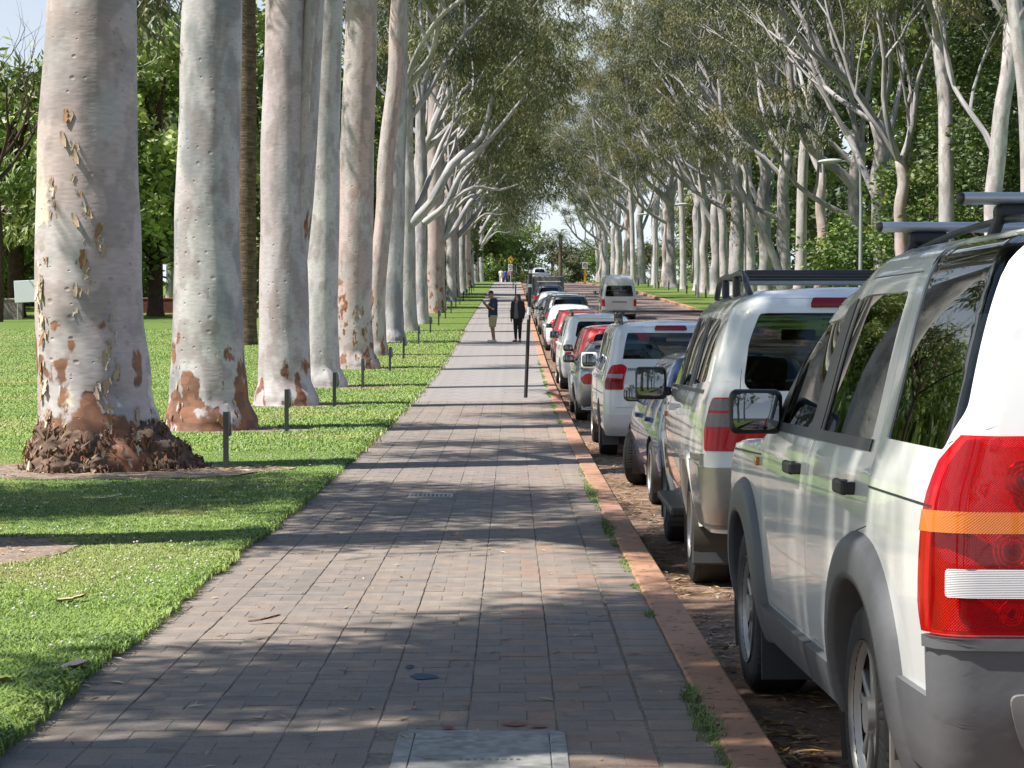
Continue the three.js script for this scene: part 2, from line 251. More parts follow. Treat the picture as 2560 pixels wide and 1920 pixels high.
M.barkWhite = barkMaps(61, { pink: 0.25, blue: 0.5, pits: 0.8 });
M.barkPink = barkMaps(83, { pink: 1, blue: 0.4, tint: [0.99, 0.92, 0.89], rust: 0.6 });
M.barkGrey = barkMaps(97, { pink: 0.2, blue: 1, tint: [0.9, 0.92, 0.95] });
M.barkFlake = [std(C(0.44, 0.335, 0.24), 0.9), std(C(0.33, 0.18, 0.09), 0.9), std(C(0.55, 0.5, 0.41), 0.9), std(C(0.24, 0.1, 0.05), 0.9)];
const roughTex = tex(256, 512, (u, v) => { const k = 0.45 + 0.9 * fbm(u * 14, v * 5, 4, 6, 14, 5) * (0.6 + 0.6 * vn(u * 60, v * 20, 2, 60, 20)); const e = sstep(0.56, 0.7, fbm(u * 6, v * 6, 3, 15, 6, 6)); return [lerp(0.15, 0.27, e) * k, lerp(0.1, 0.16, e) * k, lerp(0.075, 0.1, e) * k]; }, { srgb: true, rx: 2, ry: 1 });
M.roughBark = std(C(1, 1, 1), 1, { map: roughTex, bumpMap: roughTex, bumpScale: 0.05 });
M.limb = M.barkGrey;
M.darkBark = std(C(0.5, 0.45, 0.42), 1, { map: roughTex, bumpMap: roughTex, bumpScale: 0.06 });

// leaves: a hanging sprig of narrow leaves, and a broad-leaved one
function sprigGeo(seed, n, L, Wd, droop, spread) {
  const R = rng(seed), pos = [], nor = [], uv = [];
  for (let i = 0; i < n; i++) {
    const a = R() * 6.283, t = R(), b = V((R() - 0.5) * spread, -t * spread * 0.9, (R() - 0.5) * spread);
    const d = V(Math.cos(a), -droop + (R() - 0.5) * 0.8, Math.sin(a)).normalize(), s = V(R() - 0.5, R() - 0.5, R() - 0.5).cross(d).normalize(), l = L * (0.7 + 0.6 * R()), w = Wd * (0.7 + 0.6 * R());
    const m = b.clone().addScaledVector(d, l * 0.45), e = b.clone().addScaledVector(d, l), p = m.clone().addScaledVector(s, w / 2), q = m.clone().addScaledVector(s, -w / 2), nn = d.clone().cross(s).normalize();
    for (const x of [b, e, p, b, q, e]) { pos.push(x.x, x.y, x.z); nor.push(nn.x, nn.y, nn.z); uv.push(0, 0); }
  }
  const g = new THREE.BufferGeometry(); g.setAttribute('position', new THREE.Float32BufferAttribute(pos, 3)); g.setAttribute('normal', new THREE.Float32BufferAttribute(nor, 3)); g.setAttribute('uv', new THREE.Float32BufferAttribute(uv, 2)); return g;
}
const SPRIG = sprigGeo(5, 16, 0.26, 0.05, 1.1, 0.5), BROAD = sprigGeo(8, 14, 0.2, 0.11, 0.25, 0.5), BIG = sprigGeo(9, 16, 0.42, 0.12, 0.9, 0.8), BIGB = sprigGeo(10, 16, 0.34, 0.2, 0.3, 0.8);
M.leaf = phys(C(1.5, 1.5, 1.4), 0.6, { transmission: 0.46, thickness: 0, side: THREE.DoubleSide });
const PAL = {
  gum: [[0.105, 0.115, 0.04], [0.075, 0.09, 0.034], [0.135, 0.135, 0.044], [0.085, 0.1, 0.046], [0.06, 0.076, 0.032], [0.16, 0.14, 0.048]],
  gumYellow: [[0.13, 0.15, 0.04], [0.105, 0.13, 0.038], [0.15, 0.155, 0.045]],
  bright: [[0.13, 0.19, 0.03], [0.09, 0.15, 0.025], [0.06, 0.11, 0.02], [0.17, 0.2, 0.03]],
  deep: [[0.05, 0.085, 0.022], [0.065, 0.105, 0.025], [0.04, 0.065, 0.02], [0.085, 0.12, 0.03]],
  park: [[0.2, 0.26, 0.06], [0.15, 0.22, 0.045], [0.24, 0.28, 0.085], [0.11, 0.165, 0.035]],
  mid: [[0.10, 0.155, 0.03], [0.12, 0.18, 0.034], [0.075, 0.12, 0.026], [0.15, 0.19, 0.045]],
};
function foliage(name, parent, clumps, geo, pal, per, seed, sc = 1) {
  const R = rng(seed), ms = [], cs = [];
  for (const [x, y, z, r] of clumps) {
    const n = Math.round(per * (0.7 + 0.6 * R()) * clamp(r * r * 0.8, 0.35, 2.4)), tone = pal[Math.floor(R() * pal.length)], sq = 0.6 + 0.5 * R(), lum = 0.7 + 0.6 * R();
    for (let i = 0; i < n; i++) {
      const u = R() * 2 - 1, a = R() * 6.283, q = r * Math.pow(R(), 0.55), s = Math.sqrt(1 - u * u);
      ms.push(M4(x + q * s * Math.cos(a), y + q * u * sq, z + q * s * Math.sin(a), (R() - 0.5) * 0.9, R() * 6.283, (R() - 0.5) * 0.9, sc * (0.75 + 0.5 * R())));
      const t = R() < 0.8 ? tone : pal[Math.floor(R() * pal.length)], k = (0.8 + 0.45 * R()) * lum; cs.push(C(t[0] * k, t[1] * k, t[2] * k));
    }
  }
  const im = new THREE.InstancedMesh(geo, M.leaf, ms.length); ms.forEach((m, i) => { im.setMatrixAt(i, m); im.setColorAt(i, cs[i]); });
  im.name = name; im.userData.kind = 'stuff'; im.castShadow = im.receiveShadow = true; if (parent) parent.add(im); return im;
}
// branching: returns tube geometries and leaf clumps
function limb(R, p, d, len, r, lev, out, clumps, o) {
  const pts = [[p.x, p.y, p.z, r]], n = lev ? 4 : 5; let q = p.clone(), dir = d.clone(); const kids = [];
  for (let i = 1; i <= n; i++) {
    dir.add(V((R() - 0.5) * 0.55, (R() - 0.5) * 0.4 + o.up * (lev ? 0.5 : 1), (R() - 0.5) * 0.55)).normalize(); q = q.clone().addScaledVector(dir, len / n);
    const rr = r * lerp(1, lev < 2 ? 0.45 : 0.3, i / n); pts.push([q.x, q.y, q.z, rr]);
    if (lev < 2 && i >= 2) kids.push([q.clone(), dir.clone(), rr, i / n]);
  }
  out.push(tube(pts, lev === 0 ? 8 : lev === 1 ? 5 : 4, n * (lev ? 1 : 2), lev ? 0 : 0.06, Math.floor(R() * 99), false));
  if (lev >= 1) if (lev > 1 || R() < 0.6) clumps.push([q.x, q.y - 0.15, q.z, lerp(0.6, 1.45, R() * R()) * o.cl]);
  for (const [k, kd, kr, t] of kids) { const m = t === 1 ? 2 : R() < (lev ? 0.55 : 0.8) ? 1 : 0; for (let j = 0; j < m; j++) { const side = V(R() - 0.5, 0.15 + 0.3 * R(), R() - 0.5).normalize(), nd = kd.clone().multiplyScalar(0.75).addScaledVector(side, 0.85).normalize(); limb(R, k, nd, len * lerp(0.45, 0.7, R()), kr * 0.72, lev + 1, out, clumps, o); } }
}
function gumParts(seed, o) {
  const R = rng(seed), { bole = 8, r0 = 0.4, limbs = 4, len = 6, lean = [0, 0], bias = [0, 0], up = 0.12, cl = 1, flare = 1.35, low = 0.75 } = o;
  const wob = o.wob || 0.12, tp = [[0, -0.3, 0, r0 * flare * 1.15], [0, 0.02, 0, r0 * flare], [0, 0.35, 0, r0 * 1.14]];
  const N = 7; let ox = 0, oz = 0; for (let i = 1; i <= N; i++) { const t = i / N; ox = lean[0] * t + (R() - 0.5) * wob * t * 2; oz = lean[1] * t + (R() - 0.5) * wob; tp.push([ox, 0.35 + (bole - 0.35) * t, oz, r0 * lerp(1.02, 0.74, t)]); }
  const top = tp[tp.length - 1], trunk = tube(tp, 18, 26, 0.07, seed, true), L = [], clumps = [];
  for (let i = 0; i < limbs; i++) {
    const a = (i + 0.6 * R()) / limbs * 6.283 + seed, t = i < limbs - 2 ? 1 : lerp(low, 1, R()), j = clamp(Math.floor(2 + t * N), 3, tp.length - 1), s = tp[j], el = lerp(0.75, 1.3, R());
    const d = V(Math.cos(a) * Math.cos(el) + bias[0], Math.sin(el), Math.sin(a) * Math.cos(el) + bias[1]).normalize(), g = [];
    limb(R, V(s[0], s[1] - 0.15, s[2]), d, len * lerp(0.75, 1.2, R()), r0 * lerp(0.46, 0.28, R()), 0, g, clumps, { up, cl }); L.push(merge(g));
  }
  return { trunk, L, clumps };
}
function gumTree(name, label, group, mat, seed, o, pal = PAL.gum, per = 34, geo = SPRIG, sc = 1) {
  const t = thing(name, label, 'tree', group), P = gumParts(seed, o);
  mesh('trunk', P.trunk, mat, t); for (const g of P.L) mesh('limb', g, o.limbMat || M.limb, t);
  if (o.extra) for (const e of o.extra) { mesh('limb', tube(e, 9, 0, 0.05, 4, false), M.limb, t); const q = e[e.length - 1]; for (let k = 0; k < 4; k++) P.clumps.push([q[0] + (k - 1.5) * 0.9, q[1] + 0.8 * (k % 2), q[2] + (k % 3 - 1), 1.2]); }
  foliage('crown', t, P.clumps, geo, pal, per, seed + 1, sc); return t;
}
// hero trunks near the camera: a lathe of rings with its own lean, flare and lumps
function heroTrunk(rings, seed, lobes, shag = 0) {
  const seg = shag ? 140 : 72, pos = [], uv = [], idx = []; const n = shag ? 60 : 150, top = rings[rings.length - 1][0];
  const at2 = (y, k) => { let i = 0; while (i < rings.length - 2 && rings[i + 1][0] < y) i++; return lerp(rings[i][k], rings[i + 1][k], sm(clamp((y - rings[i][0]) / (rings[i + 1][0] - rings[i][0]), 0, 1))); };
  for (let j = 0; j <= n; j++) {
    const y = lerp(-0.15, top, Math.pow(j / n, 1.25)), cx = at2(y, 1), r = at2(y, 2), fl = 1 - sstep(0.05, 0.95, y);
    for (let k = 0; k <= seg; k++) {
      const a = (k % seg) / seg * 6.2832, ca = Math.cos(a), sa = Math.sin(a);
      const w = 1 + 0.05 * (n3(ca * 1.2 + seed, y * 0.4, sa * 1.2, seed) - 0.5) * 2 + 0.03 * (n3(ca * 3 + seed, y * 1.3, sa * 3, seed + 5) - 0.5) * 2 + 0.018 * (n3(ca * 5 + seed, y * 2.6, sa * 5, seed + 6) - 0.5) * 2 + fl * lobes * (0.25 * Math.sin(a * 3 + seed) * 0.5 + 0.22 * (n3(ca * 2.2, y * 1.5, sa * 2.2, seed + 9) - 0.5) * 2) + fl * 0.05 * (n3(ca * 9, y * 8, sa * 9, seed + 12) - 0.5) * 2 + (shag ? shag * (Math.abs(n3(ca * 13, y * 5, sa * 13, seed + 14) - 0.5) * 2 + (n3(ca * 24, y * 22, sa * 24, seed + 15) - 0.5) * 1.2 + (n3(ca * 6, y * 9, sa * 6, seed + 16) - 0.5)) : 0);
      pos.push(cx + ca * r * w, y, sa * r * w); uv.push(k / seg, y + 0.15);
    }
  }
  const Rw = seg + 1; for (let j = 0; j < n; j++) for (let k = 0; k < seg; k++) { const a = j * Rw + k; idx.push(a, a + Rw, a + 1, a + 1, a + Rw, a + Rw + 1); }
  const g = new THREE.BufferGeometry(); g.setAttribute('position', new THREE.Float32BufferAttribute(pos, 3)); g.setAttribute('uv', new THREE.Float32BufferAttribute(uv, 2)); g.setIndex(idx); g.computeVertexNormals();
  const N = g.attributes.normal; for (let j = 0; j <= n; j++) { const a = j * Rw, b = a + seg, v = V(N.getX(a) + N.getX(b), N.getY(a) + N.getY(b), N.getZ(a) + N.getZ(b)).normalize(); N.setXYZ(a, v.x, v.y, v.z); N.setXYZ(b, v.x, v.y, v.z); }
  g.userData.surf = (y, a) => { const r = at2(y, 2); return [at2(y, 1) + Math.cos(a) * r * 1.0, y, Math.sin(a) * r]; };
  return g;
}
function flakeGeo(w, h, curl, seed) {                              // a curled scale of old bark, thin, with ragged ends
  const R = rng(seed), nx = 4, ny = 6, pos = [], idx = [], J = []; for (let j = 0; j <= ny; j++) J.push([0.55 + 0.8 * R(), (R() - 0.5) * 0.5]);
  for (let s = 0; s < 2; s++) for (let j = 0; j <= ny; j++) for (let i = 0; i <= nx; i++) { const t = j / ny, u = i / nx - 0.5, ww = w * (0.55 + 0.45 * Math.sin(Math.PI * clamp(t * 0.8 + 0.15, 0, 1))) * J[j][0] * (0.8 + 0.4 * R()); pos.push(u * ww + J[j][1] * w, (t - 0.5) * h + (R() - 0.5) * h * 0.16, curl * ((1 - t) * (1 - t) * h * 0.5 + u * u * 1.2 * w) + s * 0.006); }
  const n = (nx + 1) * (ny + 1); for (let s = 0; s < 2; s++) for (let j = 0; j < ny; j++) for (let i = 0; i < nx; i++) { const a = s * n + j * (nx + 1) + i, b = a + nx + 1; if (s) idx.push(a, a + 1, b, a + 1, b + 1, b); else idx.push(a, b, a + 1, a + 1, b, b + 1); }
  const g = new THREE.BufferGeometry(); g.setAttribute('position', new THREE.Float32BufferAttribute(pos, 3)); g.setIndex(idx); g.computeVertexNormals(); return g;
}
const FL = [0, 1, 2, 3, 4, 5].map((k) => flakeGeo(0.026 + 0.008 * k, 0.06 + 0.026 * k, 0.12 + 0.12 * (k % 3), k + 3));
function flakes(t, g, mats, list, seed) {
  const R = rng(seed);
  for (const [y, a, s, k] of list) { const p = g.userData.surf(y, a), o = new THREE.Mesh(FL[Math.floor(R() * 6)], mats[k === undefined ? Math.floor(R() * mats.length) : k]); o.name = 'bark_flake'; o.position.set(p[0] + Math.cos(a) * 0.006, p[1], p[2] + Math.sin(a) * 0.006); o.rotation.set((R() - 0.5) * 0.3, Math.PI / 2 - a, (R() - 0.5) * 0.8, 'YXZ'); o.scale.setScalar(s); o.castShadow = o.receiveShadow = true; t.add(o); }
}
function soil(x, Z, rx, rz, seed, label) {                          // bare litter-strewn earth round a trunk
  const n = 40, pos = [0, 0, 0], uv = [0, 0], idx = []; for (let i = 0; i < n; i++) { const a = i / n * 6.2832, k = 0.7 + 0.6 * fbm(Math.cos(a) * 1.4 + seed, Math.sin(a) * 1.4, 3, seed); pos.push(Math.cos(a) * rx * k, 0, Math.sin(a) * rz * k); uv.push(Math.cos(a) * rx * k, Math.sin(a) * rz * k); idx.push(0, 1 + (i + 1) % n, 1 + i); }
  const g = new THREE.BufferGeometry(); g.setAttribute('position', new THREE.Float32BufferAttribute(pos, 3)); g.setAttribute('uv', new THREE.Float32BufferAttribute(uv, 2)); g.setIndex(idx); g.computeVertexNormals(); g.applyMatrix4(M4(0, 0, 0, Math.atan(slope(Z))));
  const o = struct('soil', g, M.soil); o.position.set(x, G(Z) + 0.05, -Z); SOILS.push([x, Z, rx, rz]); return o;
}
const SOILS = [];
const soilTex = tex(512, 512, (u, v) => { const k = 0.6 + 0.55 * fbm(u * 30, v * 30, 3, 4, 30, 30), l = vn(u * 60, v * 26, 5, 60, 26) > 0.8 ? 1.6 : 1, e = fbm(u * 5, v * 5, 3, 8, 5, 5); return [lerp(0.17, 0.33, e) * k * l, lerp(0.125, 0.25, e) * k * l, lerp(0.1, 0.19, e) * k * l]; }, { srgb: true, rx: 1, ry: 1 });
M.soil = std(C(1, 1, 1), 1, { map: soilTex, bumpMap: soilTex, bumpScale: 0.02 });

// ---- left avenue row
const LEFT = 'gum trees of the left avenue row';
const LIT = [[-6.0, -3.6, 22.6, 25.4, 0.8], [-6.0, -3.6, 22.6, 25.4, 2.4], [-6.0, -3.6, 22.6, 25.4, 4.2], [-5.6, -3.4, 31, 33.2, 2.5]];   // crowns lose the leaf clumps that would shade the first two trunks
const crownBits = (t, y, seed, n, spread, o = {}) => {               // upper limbs and crown of a hero tree, above the frame
  const R = rng(seed), cl = []; for (let i = 0; i < n; i++) { const a = i / n * 6.283 + seed, g = [], el = lerp(0.5, 1.25, R()); limb(R, V(o.x || 0, y - 0.3, 0), V(Math.cos(a) * Math.cos(el), Math.sin(el), Math.sin(a) * Math.cos(el)), spread * lerp(0.8, 1.2, R()), 0.2, 0, g, cl, { up: 0.1, cl: o.cl || 1 }); mesh('limb', merge(g), M.limb, t); }
  for (const c of o.clumps || []) cl.push(c);
  if (o.gap) { const k = (c) => o.gap.some((q) => { const h = t.position.y + c[1] - q[4], x = t.position.x + c[0] - SUN.x / SUN.y * h, z = -(t.position.z + c[2] - SUN.z / SUN.y * h); return h > 0 && x > q[0] && x < q[1] && z > q[2] && z < q[3]; }); cl.splice(0, cl.length, ...cl.filter((c) => !k(c))); }
  foliage('crown', t, cl, SPRIG, PAL.gum, o.per || 44, seed + 5, 1.1);
};
{
  // first: broad trunk, shedding bark, shaggy mound of roots
  let t = thing('gum_tree', 'broad pale gum trunk shedding curled bark flakes above a shaggy brown root mound', 'tree', LEFT, [-4.62, G(24) + 0.03, -24]);
  let g = heroTrunk([[-0.2, 0.2, 0.9], [0.1, 0.17, 0.82], [0.4, 0.08, 0.69], [0.9, 0.02, 0.62], [1.7, -0.03, 0.585], [3.4, -0.03, 0.545], [5.4, 0.02, 0.48], [8.8, 0.1, 0.40]], 3, 0.35);
  mesh('trunk', g, M.bark1, t);
  const R = rng(31), F = [];
  for (const [y, a, n] of [[3.75, 1.75, 4], [3.35, 1.62, 4], [3.3, 2.0, 0], [2.95, 2.08, 7], [2.85, 1.5, 4], [2.65, 1.38, 6], [2.45, 1.18, 7], [2.3, 1.5, 7], [2.2, 2.35, 5], [2.05, 1.45, 4], [1.75, 1.68, 5], [1.8, 2.45, 6], [1.55, 2.3, 8], [1.5, 0.95, 5], [1.2, 1.05, 9], [1.05, 1.2, 8], [0.75, 1.25, 9], [0.6, 1.9, 8], [1.0, 2.4, 8], [0.5, 2.3, 8], [0.55, 1.2, 8], [0.6, 0.6, 5]]) for (let i = 0; i < n; i++) F.push([y + (R() - 0.5) * 0.42, a + (R() - 0.5) * 0.22, 0.45 + 0.6 * R()]);
  flakes(t, g, [M.barkFlake[0], M.barkFlake[0], M.barkFlake[2], M.barkFlake[1]], F, 5);
  // the mound: a ring of fibrous lumps
  const mound = heroTrunk([[-0.2, 0.16, 0.94], [0.05, 0.14, 0.9], [0.22, 0.12, 0.82], [0.4, 0.09, 0.7], [0.62, 0.06, 0.57]], 8, 0.8, 0.17); mesh('root_mound', mound, M.roughBark, t);
  const B = []; for (let i = 0; i < 170; i++) B.push([0.02 + 0.5 * R(), R() * 3.9 - 0.4, 0.4 + 0.8 * R() * R(), [1, 3, 3, 3, 0, 1, 1, 2][Math.floor(R() * 8)]]); flakes(t, mound, M.barkFlake, B, 9);
  { const chip = at(new THREE.BoxGeometry(0.022, 0.12, 0.008), 0, 0, 0), im = new THREE.InstancedMesh(chip, std(C(1, 1, 1), 1), 1500), cp = [[0.13, 0.075, 0.05], [0.2, 0.12, 0.08], [0.09, 0.055, 0.04], [0.28, 0.19, 0.13], [0.17, 0.08, 0.045]], P = mound.attributes.position, N = mound.attributes.normal;
    for (let i = 0; i < 1500; i++) { const k = Math.floor(R() * P.count), q = new THREE.Quaternion().setFromUnitVectors(V(0, 0, 1), V(N.getX(k), N.getY(k), N.getZ(k)).normalize()).multiply(new THREE.Quaternion().setFromEuler(new THREE.Euler((R() - 0.5) * 0.7, (R() - 0.5) * 0.7, (R() - 0.5) * 1.6))); im.setMatrixAt(i, new THREE.Matrix4().compose(V(P.getX(k), Math.max(0, P.getY(k)), P.getZ(k)), q, V(0.5 + R(), 0.4 + 0.9 * R(), 1))); const c = cp[Math.floor(R() * 5)]; im.setColorAt(i, C(...c)); }
    im.name = 'bark_litter'; im.userData.kind = 'stuff'; t.add(im); }
  crownBits(t, 8.6, 12, 6, 4.6, { x: 0.1, gap: LIT });
  // second
  t = thing('gum_tree', 'grey gum trunk with rust brown bark stains, behind the second dark marker post', 'tree', LEFT, [-4.44, G(32) + 0.03, -32]);
  g = heroTrunk([[-0.2, 0.03, 0.76], [0.1, 0.02, 0.68], [0.5, 0, 0.575], [1.2, 0, 0.52], [3, -0.02, 0.475], [5, 0.04, 0.445], [9.3, 0.17, 0.39]], 15, 0.3); mesh('trunk', g, M.bark2, t);
  const F2 = []; for (let i = 0; i < 34; i++) F2.push([0.08 + 1.4 * R() * R(), R() < 0.6 ? 0.5 + 0.9 * R() : 1.9 + 1 * R(), 0.4 + 0.5 * R(), [0, 2, 1, 3, 1][Math.floor(R() * 5)]]); flakes(t, g, M.barkFlake, F2, 6);
  crownBits(t, 8.9, 22, 6, 5.5, { x: 0.2, mat: M.barkGrey, clumps: [[-1.0, 6.4, -0.6, 0.6], [-1.35, 6.9, -0.6, 0.75], [-0.9, 7.4, -0.4, 0.8]] });
  // third: a smaller stem fused to its right side
  t = thing('gum_tree', 'mauve grey gum trunk with a slimmer fused stem and red brown foot', 'tree', LEFT, [-4.12, G(39.5) + 0.03, -39.5]);
  g = heroTrunk([[-0.2, 0.05, 0.66], [0.1, 0.04, 0.58], [0.5, 0, 0.475], [1.5, -0.01, 0.45], [4, -0.02, 0.40], [7, 0.03, 0.36], [9.6, 0.1, 0.34]], 25, 0.25); mesh('trunk', g, M.bark3, t);
  mesh('stem', tube([[0.2, 2.4, 0.0, 0.2], [0.34, 3.8, 0.02, 0.21], [0.45, 5.5, 0.04, 0.2], [0.6, 8, 0, 0.18], [0.7, 9.5, 0, 0.15]], 16, 30, 0.05, 7), M.bark3, t);
  crownBits(t, 9.2, 33, 5, 5.5, { mat: M.barkWhite });
  const rest = [
    [47, -4.12, 0.36, 0.25, M.barkWhite, 'slender white gum trunk leaning gently right, behind the fourth marker post', 0.28, 9.8],
    [56.5, -4.1, 0.46, 0.3, M.barkPink, 'pale pinkish gum trunk with a wide flaking rust brown foot beside the lawn', 0.18, 11],
    [64.5, -4.0, 0.26, 0.85, M.barkPink, 'slim salmon pink gum trunk tilting right in the left row', 0.1, 13],
    [74.5, -4.06, 0.34, 0.3, M.barkGrey, 'smooth blue grey gum trunk just left of the walking man', 0.1, 13],
  ];
  rest.forEach(([Z, X, r, lean, mat, label, fl, bole], i) => {
    const q = thing('gum_tree', label, 'tree', LEFT, [X, G(Z) + 0.03, -Z]);
    const gg = heroTrunk([[-0.2, 0.02, r * (1.45 + fl)], [0.1, 0.01, r * (1.28 + fl)], [0.5, 0, r * 1.12], [1.5, 0, r * 1.02], [5, lean * 0.3, r * 0.95], [9, lean * 0.7, r * 0.88], [bole, lean, r * 0.8]], 40 + i * 7, 0.2); mesh('trunk', gg, mat, q);
    if (i === 1) { const F3 = []; for (let k = 0; k < 40; k++) F3.push([0.05 + 1.6 * R(), R() * 3.1, 0.6 + 0.6 * R(), [0, 1, 3, 1][Math.floor(R() * 4)]]); flakes(q, gg, M.barkFlake, F3, 8); }
    crownBits(q, bole - 0.3, 50 + i * 3, 5, 5.8, { x: lean, mat, per: 40 });
  });
  // trees beside and behind the camera, outside the frame, that shade the path
  for (const [Z, X] of [[15.4, -4.75], [6.8, -4.7], [-2.5, -4.7], [-11, -4.7]]) {
    const q = thing('gum_tree', `smooth pale gum of the left row ${Z > 10 ? 'just ahead of' : Z > 0 ? 'level with' : Z > -5 ? 'just behind' : 'farther behind'} the photographer`, 'tree', 'gum trees beside the photographer', [X, G(Z) + 0.03, -Z]);
    mesh('trunk', heroTrunk([[-0.2, 0, 0.7], [0.2, 0, 0.6], [0.8, 0, 0.48], [4, 0.05, 0.44], [8, 0.15, 0.36]], 70 + Z, 0.25), Z > 10 ? M.bark2 : M.bark1, q); crownBits(q, 7.6, 80 + Math.round(Z), 6, 4.4, { per: 60, x: 0.15, cl: 1.1, gap: [[0.7, 4.2, 3.9, 8.2, 1.2], ...LIT], clumps: Z === 6.8 ? [[-2.4, 10, 0.9, 1.2], [-1.4, 9.8, -1.7, 1.0], [-2.6, 9.4, -1.2, 0.9], [-0.6, 9.6, -0.4, 0.9]] : Z === 15.4 ? [[-2.2, 9.6, 1.0, 1.2], [-1.4, 10, -1.4, 1.2], [-2.6, 10.2, -0.6, 1.1]] : [] });  // unseen leaf clumps added to shade the path, others cut to light the car
  }
}
{ const q = thing('gum_tree', 'spreading gum out on the left lawn, outside the view, shading the grass', 'tree', null, [-9.3, G(18.3) + 0.03, -18.3]); mesh('trunk', heroTrunk([[-0.2, 0, 0.6], [0.2, 0, 0.5], [0.8, 0, 0.42], [4, 0.1, 0.37], [7, 0.2, 0.3]], 91, 0.25), M.barkGrey, q); crownBits(q, 6.8, 93, 4, 2.6, { per: 44, x: 0.2, cl: 0.9, clumps: [[0.9, 8.4, -1.6, 0.9], [0.2, 8.8, -0.9, 1.0], [1.6, 8.1, -1.2, 0.8], [1.0, 7.8, 0.8, 0.9]], gap: LIT }); }
soil(-4.3, 23.6, 1.75, 1.35, 3); soil(-4.3, 31.8, 1.5, 0.9, 5); soil(-3.9, 39.3, 1.2, 0.8, 7); soil(-3.55, 46.6, 1.1, 0.7, 9); soil(-3.6, 56.4, 1.0, 0.7, 10); soil(-4.35, 15.0, 1.3, 1.2, 11); soil(-3.2, 23.7, 0.85, 0.5, 13);

const mats6 = [M.barkWhite, M.barkGrey, M.barkWhite, M.barkPink];
// farther along the left row the crowns come into view: limbs reach right over the path
{
  const kinds = [
    { seed: 101, o: { bole: 9, r0: 0.36, limbs: 5, len: 7, bias: [0.5, 0.1], up: 0.06, low: 0.45 } },
    { seed: 118, o: { bole: 11, r0: 0.3, limbs: 4, len: 6.5, bias: [0.35, 0], up: 0.1, low: 0.5 } },
    { seed: 131, o: { bole: 7.5, r0: 0.33, limbs: 5, len: 7.5, bias: [0.45, -0.1], up: 0.08, low: 0.6 } },
    { seed: 149, o: { bole: 12, r0: 0.42, limbs: 5, len: 6, bias: [0.2, 0], up: 0.12, low: 0.6 } },
  ];
  const zs = [85, 94.5, 103, 112, 121, 130, 139, 149, 159, 170, 181, 193, 205, 217, 230, 244, 259, 275, 292, 312], src = [];
  const note = ['thick dark limb reaching over the path', 'twin limbs arching over the footpath'];
  zs.forEach((Z, i) => {
    const k = i % 4, X = -4.1 + 0.25 * Math.sin(i * 2.3), label = `${ORD[i + 7]} gum from the front in the left row, ${i < 2 ? note[i] : i % 2 ? 'pale trunk, crossing branches' : 'grey trunk, hanging leaves'}`;
    let t;
    if (!src[k]) {
      const K = kinds[k]; const o = { ...K.o };
      if (k === 0) o.extra = [[[0.1, 3.9, 0.1, 0.2], [0.9, 4.7, 0.3, 0.17], [1.7, 6.1, 0.5, 0.15], [2.8, 7.2, 0.2, 0.12], [3.3, 9.0, 0.5, 0.08], [4.6, 10.6, 0.2, 0.04]], [[1.9, 6.0, 0.4, 0.12], [3.0, 6.9, 0.9, 0.09], [4.4, 8.6, 1.1, 0.05]]];
      if (k === 1) o.extra = [[[0.1, 4.6, 0.1, 0.18], [1.1, 5.4, 0.2, 0.15], [1.8, 6.8, 0.4, 0.13], [2.8, 8.0, 0.3, 0.1], [3.6, 10.2, 0.1, 0.06]], [[1.1, 5.4, 0.2, 0.12], [2.4, 6.2, 0.4, 0.09], [3.6, 6.1, 0.2, 0.06], [5, 6.6, 0.1, 0.03]]];
      t = src[k] = gumTree('gum_tree', label, LEFT, mats6[k], K.seed, o, PAL.gum, 36);
    } else { t = copy(src[k], label, LEFT); t.rotation.y = [0.35, -0.3, 0.6, -0.5][(i * 3) % 4]; }
    t.position.set(X, G(Z) + 0.03, -Z); t.scale.setScalar(0.92 + 0.2 * h2(i, 3, 5));
  });
}
